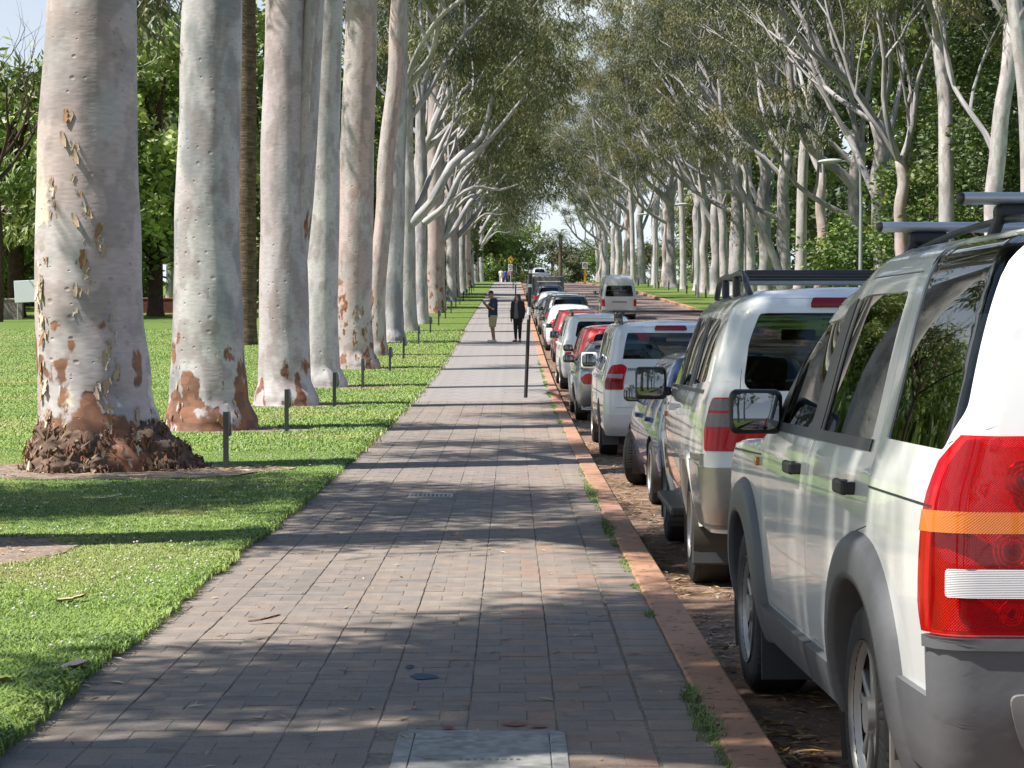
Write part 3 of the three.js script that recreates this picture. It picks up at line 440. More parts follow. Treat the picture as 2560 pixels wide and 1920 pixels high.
// ---- right avenue row
const RIGHT = 'gum trees of the right avenue row';
{
  const kinds = [
    { seed: 201, o: { bole: 10.5, r0: 0.32, limbs: 5, len: 7, up: 0.16, low: 0.6, lean: [0.5, 0], wob: 0.24 }, m: M.barkWhite },
    { seed: 214, o: { bole: 7, r0: 0.31, limbs: 5, len: 9, up: 0.2, low: 0.8, lean: [-0.4, 0], bias: [-0.2, 0], wob: 0.24 }, m: M.barkPink },
    { seed: 233, o: { bole: 9, wob: 0.28, r0: 0.44, limbs: 6, len: 8, up: 0.12, low: 0.5, bias: [-0.4, 0] }, m: M.barkGrey },
    { seed: 247, o: { bole: 14, r0: 0.28, limbs: 4, len: 6, up: 0.12, low: 0.7, lean: [-0.7, 0], wob: 0.28 }, m: M.barkWhite },
    { seed: 262, o: { bole: 10, wob: 0.3, r0: 0.48, limbs: 6, len: 8.5, up: 0.08, low: 0.6, bias: [-0.5, 0], flare: 1.5 }, m: M.barkGrey },
  ];
  //       Z, X, kind, scale, label
  const row = [
    [66.5, 15.9, 3, 1, 'nearest gum of the right row, a bare straight trunk above the silver roof bars'],
    [71.5, 15.6, 0, 1, 'bare grey gum trunk above the near roof bar at the far right'],
    [77.5, 15.5, 3, 1.05, 'white gum trunk above the gap between the two roof bars'],
    [85.5, 15.5, 1, 0.95, 'gum forking into two white stems among bright green leaves'],
    [91, 15.4, 2, 0.95, 'stout grey gum behind the bright green shrub on the right'],
    [98, 15.4, 4, 0.8, 'gum with a long bare limb sweeping up to the left over the verge'],
    [108.5, 15.3, 1, 1, 'slim gum branching like a vase above the parked car with roof rails'],
    [117, 15.3, 3, 1.1, 'straight slender gum trunk beside the vase shaped one'],
    [122.5, 15.2, 4, 0.85, 'gum with a heavy limb curving left from near its foot'],
    [131, 15.2, 2, 1, 'thick smooth gum above the white wagon with black roof rails'],
    [139, 15.2, 0, 1.1, 'pale straight gum next to the second street lamp'],
    [147, 15.1, 4, 1, 'broad grey gum just right of the second street lamp'],
    [155, 15.1, 0, 1, 'narrow dark gum to the left of the second street lamp'],
    [163, 15.2, 2, 0.95, 'brown shaded gum where the right lawn strip ends at the cars'],
  ];
  const src = [];
  const add = (Z, X, k, s, label) => {
    let t; const K = kinds[k]; if (!src[k]) { const o = { ...K.o }; t = src[k] = gumTree('gum_tree', label, RIGHT, K.m, K.seed, o, k === 1 ? [...PAL.gum, ...PAL.gumYellow] : PAL.gum, 38); } else { t = copy(src[k], label, RIGHT); t.rotation.y = (h2(Math.round(Z), k, 8) - 0.5) * (k === 2 || k === 4 ? 1.6 : 6.28); }
    t.position.set(X, G(Z) + RD + 0.18, -Z); t.scale.setScalar(s); return t;
  };
  const made = row.map((r) => add(...r));
  const arm = (t, pts, m) => mesh('limb', tube(pts, 10, 0, 0.05, 5, false), m, t);
  arm(made[5], [[0, 7.4, 0, 0.3], [-1.1, 8.5, 0.2, 0.27], [-2.6, 9.6, 0.3, 0.24], [-3.5, 12, 0.2, 0.22], [-3.9, 15.5, 0.1, 0.2], [-4.6, 20, 0, 0.14]], M.barkGrey).scale.setScalar(1.0);
  made[5].children[made[5].children.length - 1].rotation.y = -made[5].rotation.y;
  arm(made[8], [[0.1, 1.2, 0.2, 0.3], [-0.7, 3.4, 0.3, 0.27], [-1.9, 5.9, 0.4, 0.25], [-3.3, 8.6, 0.4, 0.22], [-3.9, 11, 0.3, 0.18], [-4.3, 15, 0.2, 0.12]], M.barkGrey);
  made[8].children[made[8].children.length - 1].rotation.y = -made[8].rotation.y;
  let n = 0; for (let Z = 171; Z < 330; Z += 8.2 + (Z > 250 ? 5 : 0), n++) add(Z, 15.1 + bend(Z) + 0.3 * Math.sin(n * 1.7), [0, 2, 3, 4, 1][n % 5], 0.95 + 0.12 * h2(n, 2, 9), `${ORD[n + row.length]} gum from the front in the right row, along the rising lawn strip`);
}
{ // gums that close the view beyond the crest
  const src = scene.children.filter((o) => o.userData.group === RIGHT), spots = [[13, 318, 4, 'left of the speed sign'], [17, 346, 2, 'above the speed sign'], [20, 312, 1, 'above the white van, farthest back'], [23, 330, 4, 'behind the far right trunks'], [-9, 322, 4, 'behind the yellow sign, leaning over the path']];
  const pick = { 1: src[3], 2: src[4], 4: src[5] };
  spots.forEach(([x, z, k, w], i) => { const c = copy(pick[k], `far olive gum beyond the crest, ${w}`, 'gum trees beyond the crest of the road'); c.children.filter((m) => m.name === 'limb').slice(-1).forEach((m) => { if (k === 4) c.remove(m); }); c.position.set(x, G(z), -z); c.rotation.y = i * 1.3; c.scale.setScalar(1.05 + 0.1 * (i % 3)); });
  // the avenue goes on behind the camera (seen in the door mirrors)
  [[-4.6, 22, 2], [-4.8, 36, 4], [15.5, 20, 1], [15.6, 34, 2], [-12, 48, 2], [9, 62, 4]].forEach(([x, z, k], i) => { const c = copy(pick[k], 'avenue gum behind the photographer, seen only in the mirrors of the parked cars', 'gum trees behind the photographer'); c.children.filter((m) => m.name === 'limb').slice(-1).forEach((m) => { if (k === 4) c.remove(m); }); c.position.set(x, 0, z); c.rotation.y = i * 2.1; c.scale.setScalar(0.75); });
}
// ---- background trees: bushy crowns to the ground
function bushy(name, label, group, X, Z, h, r, pal, seed, { geo = BIGB, per = 20, trunk = 0.3, lowest = 0.12, n = 26, mat = M.darkBark, sc = 1.25, cr = 0.4 } = {}) {
  const t = thing(name, label, 'tree', group, [X, G(Math.min(Z, 330)), -Z]), R = rng(seed), cl = [];
  const per2 = per; const tp = [[0, -0.2, 0, trunk * 1.4], [0, 0.4, 0, trunk], [0.2 * (R() - 0.5), h * 0.4, 0, trunk * 0.7], [0.4 * (R() - 0.5), h * 0.75, 0, trunk * 0.3]], g = [tube(tp, 9, 12, 0.08, seed, false)];
  for (let i = 0; i < n; i++) { const y = h * lerp(lowest, 0.96, Math.pow(R(), 0.8)), w = r * Math.sqrt(clamp(1 - ((y / h - 0.5) / 0.55) ** 2, 0.05, 1)), a = R() * 6.283, q = w * Math.pow(R(), 0.4), c = [Math.cos(a) * q, y, Math.sin(a) * q, r * cr * (0.6 + 0.6 * R())]; cl.push(c); if (i % 2) g.push(tube([[0, y * 0.6, 0, trunk * 0.3], [c[0] * 0.5, y * 0.85, c[2] * 0.5, trunk * 0.2], [c[0], y, c[2], trunk * 0.07]], 5, 4, 0, 1, false)); }
  mesh('trunk', merge(g), mat, t); foliage('crown', t, cl, geo, pal, geo === BROAD ? per * 0.62 : per * 0.55, seed + 3, sc); return t;
}
{
  const LB = 'bushy trees across the left lawn', RB = 'bushy trees behind the right avenue row', FB = 'trees beyond the crest of the road';
  bushy('bushy_tree', 'weeping green tree with a dark leaning trunk at the far left edge', LB, -23.6, 104, 13.5, 4.6, PAL.park, 301, { geo: BIG, lowest: 0.22, n: 34, trunk: 0.45 });
  bushy('bushy_tree', 'round leafy tree with a dark trunk between the two broadest gum trunks', LB, -17.3, 106, 14, 4.2, PAL.park, 302, { lowest: 0.2, n: 40, per: 24, trunk: 0.4 });
  bushy('bushy_tree', 'tall loose tree rising behind the round leafy one on the left', LB, -20, 128, 22, 5, PAL.gum, 303, { geo: BIG, lowest: 0.3, n: 26, per: 14, mat: M.barkGrey });
  bushy('bushy_tree', 'low dense shrub tree behind the weeping tree on the left', LB, -29, 118, 11, 5, PAL.park, 304);
  [[-26, 132, 15, 'pale green tree behind the weeping tree on the left'], [-20.5, 138, 13, 'light green tree filling the gap right of the broadest gum'], [-16, 133, 12, 'yellow green tree low between the first two gums'], [-31, 128, 12, 'light green tree at the far left edge'], [-12.2, 150, 15, 'light green tree behind the palm trunk']].forEach(([x, z, h, l], i) => bushy('bushy_tree', l, LB, x, z, h, 4.8, PAL.park, 380 + i, { n: 40, lowest: 0.03, per: 30, sc: 1.1 }));
  { const t = thing('bare_tree', 'bare leafless tree with thin dark branches against the sky, top left corner', 'tree', null, [-22.8, G(97), -97]), R = rng(63), g = [], cl = []; mesh('trunk', tube([[0, -0.1, 0, 0.22], [0.1, 3, 0, 0.17], [-0.1, 7, 0.1, 0.12]], 8, 12, 0.06, 2, false), M.darkBark, t); for (let i = 0; i < 5; i++) { const b = []; limb(R, V(-0.1, 6.2 + 0.2 * i, 0.1), V(Math.cos(i * 1.3), 0.7 + 0.3 * R(), Math.sin(i * 1.3)).normalize(), 4.6, 0.09, 0, b, cl, { up: 0.12, cl: 1 }); mesh('branch', merge(b), M.darkBark, t); } }
  bushy('bushy_tree', 'dark tree showing between the second gum trunk and the palm', LB, -13.5, 120, 17, 4.5, PAL.mid, 305, { n: 34 });
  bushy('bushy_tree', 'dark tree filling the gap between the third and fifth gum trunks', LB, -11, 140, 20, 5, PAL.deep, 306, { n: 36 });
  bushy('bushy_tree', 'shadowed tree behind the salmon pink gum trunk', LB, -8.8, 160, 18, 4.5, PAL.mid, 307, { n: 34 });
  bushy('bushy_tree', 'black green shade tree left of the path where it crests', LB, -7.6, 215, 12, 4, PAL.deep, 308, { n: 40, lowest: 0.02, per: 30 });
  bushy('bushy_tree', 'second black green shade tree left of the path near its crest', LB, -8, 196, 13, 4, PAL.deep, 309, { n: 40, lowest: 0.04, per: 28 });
  bushy('bushy_tree', 'broad green tree standing behind the yellow warning sign', FB, -2.5, 292, 11, 5.5, PAL.mid, 310, { n: 44, lowest: 0.02, per: 26 });
  bushy('bushy_tree', 'pale green tree left of the far walkers', FB, -9, 300, 12, 6, PAL.bright, 311, { n: 36, lowest: 0.02 });
  const far = [[6.5, 352, 9.5, 5, PAL.gum, 'grey green tree in the sky gap left of the far palm'], [15, 365, 10, 5.5, PAL.mid, 'low tree just right of the far palm'], [24, 372, 10, 6, PAL.gum, 'grey green tree under the sky gap at the end of the road'], [33, 350, 15, 6, PAL.mid, 'tall tree at the right end of the sky gap'], [-3, 360, 15, 6, PAL.deep, 'dark tree behind the sign poles beyond the crest'], [44, 330, 22, 7, PAL.gum, 'high loose tree beyond the far end of the right row'], [-16, 340, 24, 8, PAL.gum, 'high loose tree beyond the far end of the left row'], [30, 296, 24, 7, PAL.gumYellow, 'yellow green tree crown above the white van']];
  far.forEach(([x, z, h, r, p, l], i) => bushy('bushy_tree', l, FB, x, z, h, r, p, 320 + i, { geo: BIG, n: 34, lowest: i > 4 ? 0.25 : 0.03, per: 20, mat: M.barkGrey }));
  // bright broad-leaved understorey and dark wall of trees on the right
  bushy('shrub', 'bright yellow green leafy shrub above the silver roof bars', RB, 16.9, 88, 7.6, 2.5, PAL.bright, 341, { geo: BROAD, n: 44, per: 46, lowest: 0.1, trunk: 0.12, sc: 1.1, cr: 0.36 });
  bushy('shrub', 'bright green bush low beside the front roof bar', RB, 14.6, 92, 4.9, 2.0, PAL.bright, 342, { geo: BROAD, n: 30, per: 46, lowest: 0.1, trunk: 0.1, sc: 1.1, cr: 0.4 });
  bushy('shrub', 'leafy green tree between the forked gum and the bare trunks', RB, 18.6, 84, 11.5, 3, PAL.bright, 343, { geo: BROAD, n: 44, per: 40, lowest: 0.2, trunk: 0.16, sc: 1.15, cr: 0.34 });
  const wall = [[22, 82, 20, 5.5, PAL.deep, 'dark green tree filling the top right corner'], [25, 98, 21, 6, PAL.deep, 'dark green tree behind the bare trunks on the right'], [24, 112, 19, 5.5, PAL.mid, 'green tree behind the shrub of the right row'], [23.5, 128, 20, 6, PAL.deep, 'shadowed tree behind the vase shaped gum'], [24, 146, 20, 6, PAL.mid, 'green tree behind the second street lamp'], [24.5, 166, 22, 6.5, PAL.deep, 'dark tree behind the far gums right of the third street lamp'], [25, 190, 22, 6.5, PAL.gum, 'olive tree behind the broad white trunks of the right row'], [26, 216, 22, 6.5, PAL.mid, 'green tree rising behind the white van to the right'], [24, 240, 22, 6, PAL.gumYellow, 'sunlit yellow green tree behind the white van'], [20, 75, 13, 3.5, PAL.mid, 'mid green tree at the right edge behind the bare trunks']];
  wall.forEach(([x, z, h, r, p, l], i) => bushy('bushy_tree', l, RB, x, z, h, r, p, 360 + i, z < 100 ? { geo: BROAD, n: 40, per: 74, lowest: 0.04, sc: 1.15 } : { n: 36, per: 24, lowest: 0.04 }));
  // slender saplings on the far right lawn
  const sap = thing('sapling', 'thin pale sapling on the right lawn, nearest the white van', 'tree', 'slender saplings on the right lawn', [19, G(205) + RD + 0.2, -205]);
  mesh('trunk', tube([[0, -0.1, 0, 0.15], [0.1, 3, 0, 0.12], [0, 6, 0.1, 0.09], [0.1, 9, 0, 0.05]], 8, 12, 0.05, 3, false), M.barkWhite, sap); foliage('crown', sap, [[0, 8.5, 0, 1.4], [0.6, 7, 0.3, 1.1], [-0.5, 6.4, 0, 1]], BIG, PAL.gumYellow, 26, 401);
  [[21, 214, 'second'], [18.3, 222, 'third'], [20.5, 231, 'fourth'], [19.5, 196, 'fifth']].forEach(([x, z, o]) => { const c = copy(sap, `${o} thin pale sapling counted rightwards on the right lawn`); c.position.set(x, G(z) + RD + 0.2, -z); c.rotation.y = x; });
}
// ---- palms
function frond(len, seed) {
  const R = rng(seed), g = [], pts = []; for (let i = 0; i <= 6; i++) { const t = i / 6; pts.push([len * Math.sin(t * 1.35) * 0.8, len * (0.55 * t - 0.75 * t * t), 0, 0.035 * (1 - t * 0.8)]); } g.push(tube(pts, 4, 8, 0, 1, false));
  const pos = [], idx = []; for (let i = 4; i < 34; i++) { const t = i / 34, a = Math.floor(t * 6), f = t * 6 - a, x = lerp(pts[a][0], pts[a + 1][0], f), y = lerp(pts[a][1], pts[a + 1][1], f); for (const s of [-1, 1]) { const l = len * 0.17 * Math.sin(Math.PI * (0.15 + t * 0.8)), b = pos.length / 3; pos.push(x, y, 0, x + 0.04, y, 0, x + l * 0.6, y - l * (0.3 + 0.3 * R()), s * l); idx.push(b, b + 1, b + 2); } }
  const q = new THREE.BufferGeometry(); q.setAttribute('position', new THREE.Float32BufferAttribute(pos, 3)); q.setIndex(idx); q.computeVertexNormals(); g.push(q); return merge(g);
}
M.frond = phys(C(0.10, 0.13, 0.035), 0.7, { transmission: 0.2, side: THREE.DoubleSide });
function palm(label, X, Z, h, r, len, n, mat, seed) {
  const t = thing('palm_tree', label, 'palm', null, [X, G(Math.min(Z, 330)), -Z]), R = rng(seed);
  const pts = [[0, -0.2, 0, r * 1.15], [0, 0.3, 0, r * 1.08]]; for (let i = 1; i <= 30; i++) pts.push([0, 0.3 + (h - 0.3) * i / 30, 0, r * (i % 2 ? 0.97 : 1.03)]); mesh('trunk', tube(pts, 16, 90, 0.06, seed), mat, t);
  const F = [frond(len, 1), frond(len * 0.9, 2)]; for (let i = 0; i < n; i++) { const o = mesh('frond', F[i % 2], M.frond, t); o.position.y = h - 0.1; o.rotation.set(0, i * 2.399, lerp(-0.9, 0.75, i / n), 'YXZ'); }
}
const palmTex = tex(256, 512, (u, v) => { const k = 0.35 + 0.9 * vn(u * 5 + 0.4 * fbm(u * 5, v * 9, 2, 6, 5, 9), v * 90, 4, 5, 90) * (0.45 + 0.75 * vn(u * 40, v * 26, 9, 40, 26)) + 0.25 * fbm(u * 4, v * 4, 3, 12, 4, 4); return [0.15 * k, 0.105 * k, 0.07 * k]; }, { srgb: true, ry: 1 / 3, rx: 2 });
M.palmBark = std(C(1, 1, 1), 1, { map: palmTex, bumpMap: palmTex, bumpScale: 0.06 });
palm('dark ringed palm trunk between the second and third pale gum trunks', -8.75, 72, 14, 0.34, 3.4, 26, M.palmBark, 5);
palm('fan of palm fronds showing between the left gum trunks', -5.6, 150, 4.6, 0.2, 2.8, 22, M.palmBark, 6);
palm('far palm in the sky gap at the end of the road', 7.5, 338, 9.5, 0.3, 2.6, 26, M.palmBark, 7);
// ---------------------------------------------------------------- cars
M.tyre = std(C(0.022, 0.022, 0.023), 0.85, { bumpMap: tex(256, 64, (u, v) => (Math.abs((v * 6) % 1 - 0.5) > 0.42 || Math.abs((u * 60 + Math.floor(v * 6) * 0.5) % 1 - 0.5) > 0.42 ? 0 : 1)), bumpScale: 0.006 });
M.alloy = std(C(0.34, 0.335, 0.33), 0.42, { metalness: 0.65 });
M.chrome = std(C(0.8, 0.8, 0.81), 0.06, { metalness: 1 });
M.black = std(C(0.018, 0.018, 0.02), 0.5);
M.trim = std(C(0.024, 0.025, 0.028), 0.38);
M.dark = std(C(0.085, 0.075, 0.065), 0.95);
M.cladding = std(C(0.105, 0.108, 0.118), 0.5, { bumpMap: grain, bumpScale: 0.002 });
M.glassDark = phys(C(0.07, 0.075, 0.075), 0.01, { transmission: 1, thickness: 0, ior: 1.52 });
M.glass = phys(C(0.30, 0.34, 0.33), 0.01, { transmission: 1, thickness: 0, ior: 1.52 });
M.clear = phys(C(0.9, 0.92, 0.92), 0.08, { transmission: 0.9, thickness: 0 });
M.disc = std(C(0.16, 0.15, 0.145), 0.55, { metalness: 0.5 }); M.seat = std(C(0.035, 0.036, 0.04), 0.9);
M.mirror = std(C(0.19, 0.205, 0.23), 0.02, { metalness: 1 });
const ribs = tex(64, 64, (u, v) => 0.5 + 0.5 * Math.sin(u * Math.PI * 16) * Math.sin(v * Math.PI * 16), { rx: 14, ry: 14 });
M.redLens = phys(C(0.50, 0.005, 0.012), 0.35, { specularIntensity: 0.25, clearcoat: 0.6, clearcoatRoughness: 0.04, bumpMap: ribs, bumpScale: 0.001 });
M.redDeep = phys(C(0.22, 0.004, 0.008), 0.3, { specularIntensity: 0.25, clearcoat: 0.6, clearcoatRoughness: 0.04 });
M.amber = phys(C(0.62, 0.16, 0.012), 0.15, { clearcoat: 1, bumpMap: ribs, bumpScale: 0.0015 });
M.whiteLens = phys(C(0.30, 0.29, 0.29), 0.2, { clearcoat: 0.7, metalness: 0.3, bumpMap: ribs, bumpScale: 0.0025 });
M.badge = std(C(0.12, 0.12, 0.125), 0.3, { metalness: 0.7 }); M.glassDarkTrim = M.trim; M.alloyBar = std(C(0.52, 0.52, 0.52), 0.5, { metalness: 0.6 }); M.plate = std(C(0.62, 0.62, 0.60), 0.5);
const paint = (r, g, b, metal = 0, rough = 0.35) => phys(C(r, g, b), rough, { metalness: metal, clearcoat: 1, clearcoatRoughness: 0.03 });

function pchip(xs, ys) {                                          // monotone curve through knots
  const n = xs.length, d = [], m = []; for (let i = 0; i < n - 1; i++) d.push((ys[i + 1] - ys[i]) / (xs[i + 1] - xs[i]));
  m[0] = d[0]; m[n - 1] = d[n - 2]; for (let i = 1; i < n - 1; i++) m[i] = d[i - 1] * d[i] <= 0 ? 0 : 2 * d[i - 1] * d[i] / (d[i - 1] + d[i]);
  return (x) => { if (x <= xs[0]) return ys[0]; if (x >= xs[n - 1]) return ys[n - 1]; let i = 0; while (x > xs[i + 1]) i++; const h = xs[i + 1] - xs[i], t = (x - xs[i]) / h, t2 = t * t, t3 = t2 * t; return (2 * t3 - 3 * t2 + 1) * ys[i] + (t3 - 2 * t2 + t) * h * m[i] + (-2 * t3 + 3 * t2) * ys[i + 1] + (t3 - t2) * h * m[i + 1]; };
}
// A body surface S(s, v). v runs up the section; s is the distance from the tail along the left side, going on round the corners.
// knots: [v, height, side inset, tail inset, nose inset, tail corner radius, nose corner radius]
class Shell {
  constructor(L, W, knots, { bow = 0.04, tail = 0.05, nose = 0.08, lift = null } = {}) { Object.assign(this, { L, W, bow, tail, nose, lift, vT: knots[knots.length - 1][0], v0: knots[0][0] }); const x = knots.map((k) => k[0]); this.f = [1, 2, 3, 4, 5, 6].map((c) => pchip(x, knots.map((k) => k[c]))); }
  q(v) { const [y, i, e, f, r, rf] = this.f.map((k) => k(v)), b = (u) => this.bow * Math.pow(Math.abs(u - this.L * 0.48) / (this.L * 0.5), 2.4), wr = this.W / 2 - i - b(e + r), uf = this.L - f, wf = this.W / 2 - i - b(uf - rf); return { y, i, e, r, rf, b, wr, uf, wf, w: this.W / 2 - i }; }
  sN(n, v) { const p = this.q(v); return p.e + p.r - p.r * Math.PI / 2 - Math.max(0, p.wr - p.r - n); }          // tail coordinate n (from the centre) -> s
  sF(n, v) { const p = this.q(v); return p.uf - p.rf + p.rf * Math.PI / 2 + Math.max(0, p.wf - p.rf - n); }     // nose coordinate n -> s
  pt(s, v) {
    const p = this.q(v); let u, n; const dr = p.e + p.r - s, df = s - (p.uf - p.rf);
    if (dr > 0) { if (dr < p.r * Math.PI / 2) { const a = dr / p.r; u = p.e + p.r - p.r * Math.sin(a); n = p.wr - p.r + p.r * Math.cos(a); } else { n = p.wr - p.r - (dr - p.r * Math.PI / 2); const k = n / Math.max(0.05, p.wr - p.r); u = p.e - this.tail * (1 - k * k); } }
    else if (df > 0) { if (df < p.rf * Math.PI / 2) { const a = df / p.rf; u = p.uf - p.rf + p.rf * Math.sin(a); n = p.wf - p.rf + p.rf * Math.cos(a); } else { n = p.wf - p.rf - (df - p.rf * Math.PI / 2); const k = n / Math.max(0.05, p.wf - p.rf); u = p.uf + this.nose * (1 - k * k); } }
    else { u = s; n = p.w - p.b(s); }
    let y = p.y; if (this.lift) y += this.lift(u, v); return [n, y, u];
  }
  nrm(s, v) { const h = 0.004, a = this.pt(s - h, v), b = this.pt(s + h, v), c = this.pt(s, Math.max(this.v0, v - h)), d = this.pt(s, Math.min(this.vT, v + h)); const n = V(b[0] - a[0], b[1] - a[1], b[2] - a[2]).cross(V(d[0] - c[0], d[1] - c[1], d[2] - c[2])); if (n.lengthSq() < 1e-14) n.set(0, -1, 0); return n.normalize().negate(); }
  at(s, v, off = 0) { const p = this.pt(s, v); if (!off) return V(...p); const n = this.nrm(s, v); return V(p[0] + n.x * off, p[1] + n.y * off, p[2] + n.z * off); }
}
const dens = (P, step) => { const o = []; for (let i = 0; i < P.length; i++) { const a = P[i], b = P[(i + 1) % P.length], n = Math.max(1, Math.ceil(Math.hypot(b[0] - a[0], b[1] - a[1]) / step)); for (let k = 0; k < n; k++) o.push([lerp(a[0], b[0], k / n), lerp(a[1], b[1], k / n)]); } return o; };
const area2 = (P) => { let a = 0; for (let i = 0; i < P.length; i++) { const p = P[i], q = P[(i + 1) % P.length]; a += p[0] * q[1] - q[0] * p[1]; } return a; };
function grow(P, d) { const s = area2(P) > 0 ? 1 : -1, n = P.length; return P.map((p, i) => { const a = P[(i + n - 1) % n], b = P[(i + 1) % n]; const e = (x, y) => { const l = Math.hypot(y[0] - x[0], y[1] - x[1]) || 1; return [(y[1] - x[1]) / l * s, -(y[0] - x[0]) / l * s]; }; const u = e(a, p), w = e(p, b), k = Math.max(0.35, 1 + u[0] * w[0] + u[1] * w[1]); return [p[0] + (u[0] + w[0]) / k * d, p[1] + (u[1] + w[1]) / k * d]; }); }
function roundPoly(P, r, seg = 4) { const o = [], n = P.length; for (let i = 0; i < n; i++) { const a = P[(i + n - 1) % n], p = P[i], b = P[(i + 1) % n], rr = p[2] !== undefined ? p[2] : r; const la = Math.hypot(a[0] - p[0], a[1] - p[1]), lb = Math.hypot(b[0] - p[0], b[1] - p[1]), d = Math.min(rr, la * 0.45, lb * 0.45); if (d < 0.002) { o.push([p[0], p[1]]); continue; } const s = [p[0] + (a[0] - p[0]) / la * d, p[1] + (a[1] - p[1]) / la * d], e = [p[0] + (b[0] - p[0]) / lb * d, p[1] + (b[1] - p[1]) / lb * d]; for (let k = 0; k <= seg; k++) { const t = k / seg; o.push([lerp(lerp(s[0], p[0], t), lerp(p[0], e[0], t), t), lerp(lerp(s[1], p[1], t), lerp(p[1], e[1], t), t)]); } } return o; }
let QUAL = 0.09;
// a piece of skin: polygon and holes in (s, v) ('side') or (n, v) ('tail', 'nose'); rims give its edges thickness
function skin(S, mode, outer, holes = [], { off = 0, depth = 0, right = false, max = QUAL, step = 0.05, both = false } = {}) {
  const conv = mode === 'side' ? (p) => [p[0], p[1], 1] : mode === 'tail' ? (p) => [S.sN(Math.abs(p[0]), p[1]), p[1], p[0] < 0 ? -1 : 1] : (p) => [S.sF(Math.abs(p[0]), p[1]), p[1], p[0] < 0 ? -1 : 1];
  const loops = [outer, ...holes].map((P, i) => { let Q = dens(P, step); if ((area2(Q) > 0) !== (i === 0)) Q = Q.reverse(); return Q; });
  const flat = loops.flat(), tri = THREE.ShapeUtils.triangulateShape(loops[0].map((p) => new THREE.Vector2(...p)), loops.slice(1).map((l) => l.map((p) => new THREE.Vector2(...p))));
  const pos = []; for (const t of tri) for (const i of t) pos.push(flat[i][0], flat[i][1], 0);
  let g = new THREE.BufferGeometry(); g.setAttribute('position', new THREE.Float32BufferAttribute(pos, 3)); g = new TessellateModifier(max, 11).modify(g);
  const P = g.attributes.position, n = P.count, out = [], nor = [], uv = [];
  const put = (x, v, o) => { const [s, vv, sg] = conv([x, v]), p = S.at(s, vv, o), m = S.nrm(s, vv); const k = (right ? -1 : 1) * sg; return [k * p.x, p.y, p.z, k * m.x, m.y, m.z, x, v]; };
  const tri3 = (A, B, Cc) => { const e1 = V(B[0] - A[0], B[1] - A[1], B[2] - A[2]), e2 = V(Cc[0] - A[0], Cc[1] - A[1], Cc[2] - A[2]), f = e1.cross(e2); if (f.x * (A[3] + B[3] + Cc[3]) + f.y * (A[4] + B[4] + Cc[4]) + f.z * (A[5] + B[5] + Cc[5]) < 0) [B, Cc] = [Cc, B]; for (const w of [A, B, Cc]) { out.push(w[0], w[1], w[2]); nor.push(w[3], w[4], w[5]); uv.push(w[6], w[7]); } };
  const cache = new Map(), get = (x, v, o) => { const k = `${x.toFixed(5)},${v.toFixed(5)},${o}`; let r = cache.get(k); if (!r) cache.set(k, r = put(x, v, o)); return r; };
  for (let i = 0; i < n; i += 3) tri3(get(P.getX(i), P.getY(i), off), get(P.getX(i + 1), P.getY(i + 1), off), get(P.getX(i + 2), P.getY(i + 2), off));
  if (depth) for (const l of loops) for (let i = 0; i < l.length; i++) {
    const a = l[i], b = l[(i + 1) % l.length], A = put(...a, off), B = put(...b, off), D = put(...a, off - depth), E = put(...b, off - depth);
    const f = V(B[0] - A[0], B[1] - A[1], B[2] - A[2]).cross(V(D[0] - A[0], D[1] - A[1], D[2] - A[2])).normalize(); const mid = put((a[0] + b[0]) / 2 + (b[1] - a[1]) * 0.02, (a[1] + b[1]) / 2 - (b[0] - a[0]) * 0.02, off); if (f.x * (mid[0] - A[0]) + f.y * (mid[1] - A[1]) + f.z * (mid[2] - A[2]) < 0) f.negate();
    const w = (q) => [q[0], q[1], q[2], f.x, f.y, f.z, q[6], q[7]]; tri3(w(A), w(B), w(D)); tri3(w(B), w(E), w(D));
  }
  g = new THREE.BufferGeometry(); g.setAttribute('position', new THREE.Float32BufferAttribute(out, 3)); g.setAttribute('normal', new THREE.Float32BufferAttribute(nor, 3)); g.setAttribute('uv', new THREE.Float32BufferAttribute(uv, 2)); return g;
}
// the roof (or any lid): closes the shell at height v
function lid(S, v, crown = 0.02, off = 0, from = 0, to = 1) {
  const s0 = S.sN(0, v), s1 = S.sF(0, v), N = 44, Mx = 12, pos = [], uv = [], idx = [];
  for (let i = 0; i <= N; i++) { const t = lerp(from, to, i / N), p = S.pt(lerp(s0, s1, t), v); for (let k = 0; k <= Mx; k++) { const q = 1 - 2 * k / Mx, e = Math.min(1, Math.sin(Math.PI * t) * 3); pos.push(p[0] * q, p[1] + crown * (1 - q * q) * e + off, p[2]); uv.push(p[0] * q, p[2]); } }
  for (let i = 0; i < N; i++) for (let k = 0; k < Mx; k++) { const a = i * (Mx + 1) + k; idx.push(a, a + Mx + 1, a + 1, a + 1, a + Mx + 1, a + Mx + 2); }
  const g = new THREE.BufferGeometry(); g.setAttribute('position', new THREE.Float32BufferAttribute(pos, 3)); g.setAttribute('uv', new THREE.Float32BufferAttribute(uv, 2)); g.setIndex(idx); g.computeVertexNormals(); if (g.attributes.normal.getY(Math.floor(pos.length / 6)) < 0) { g.setIndex(idx.map((_, i) => idx[i - i % 3 + [0, 2, 1][i % 3]])); g.computeVertexNormals(); } return g;
}
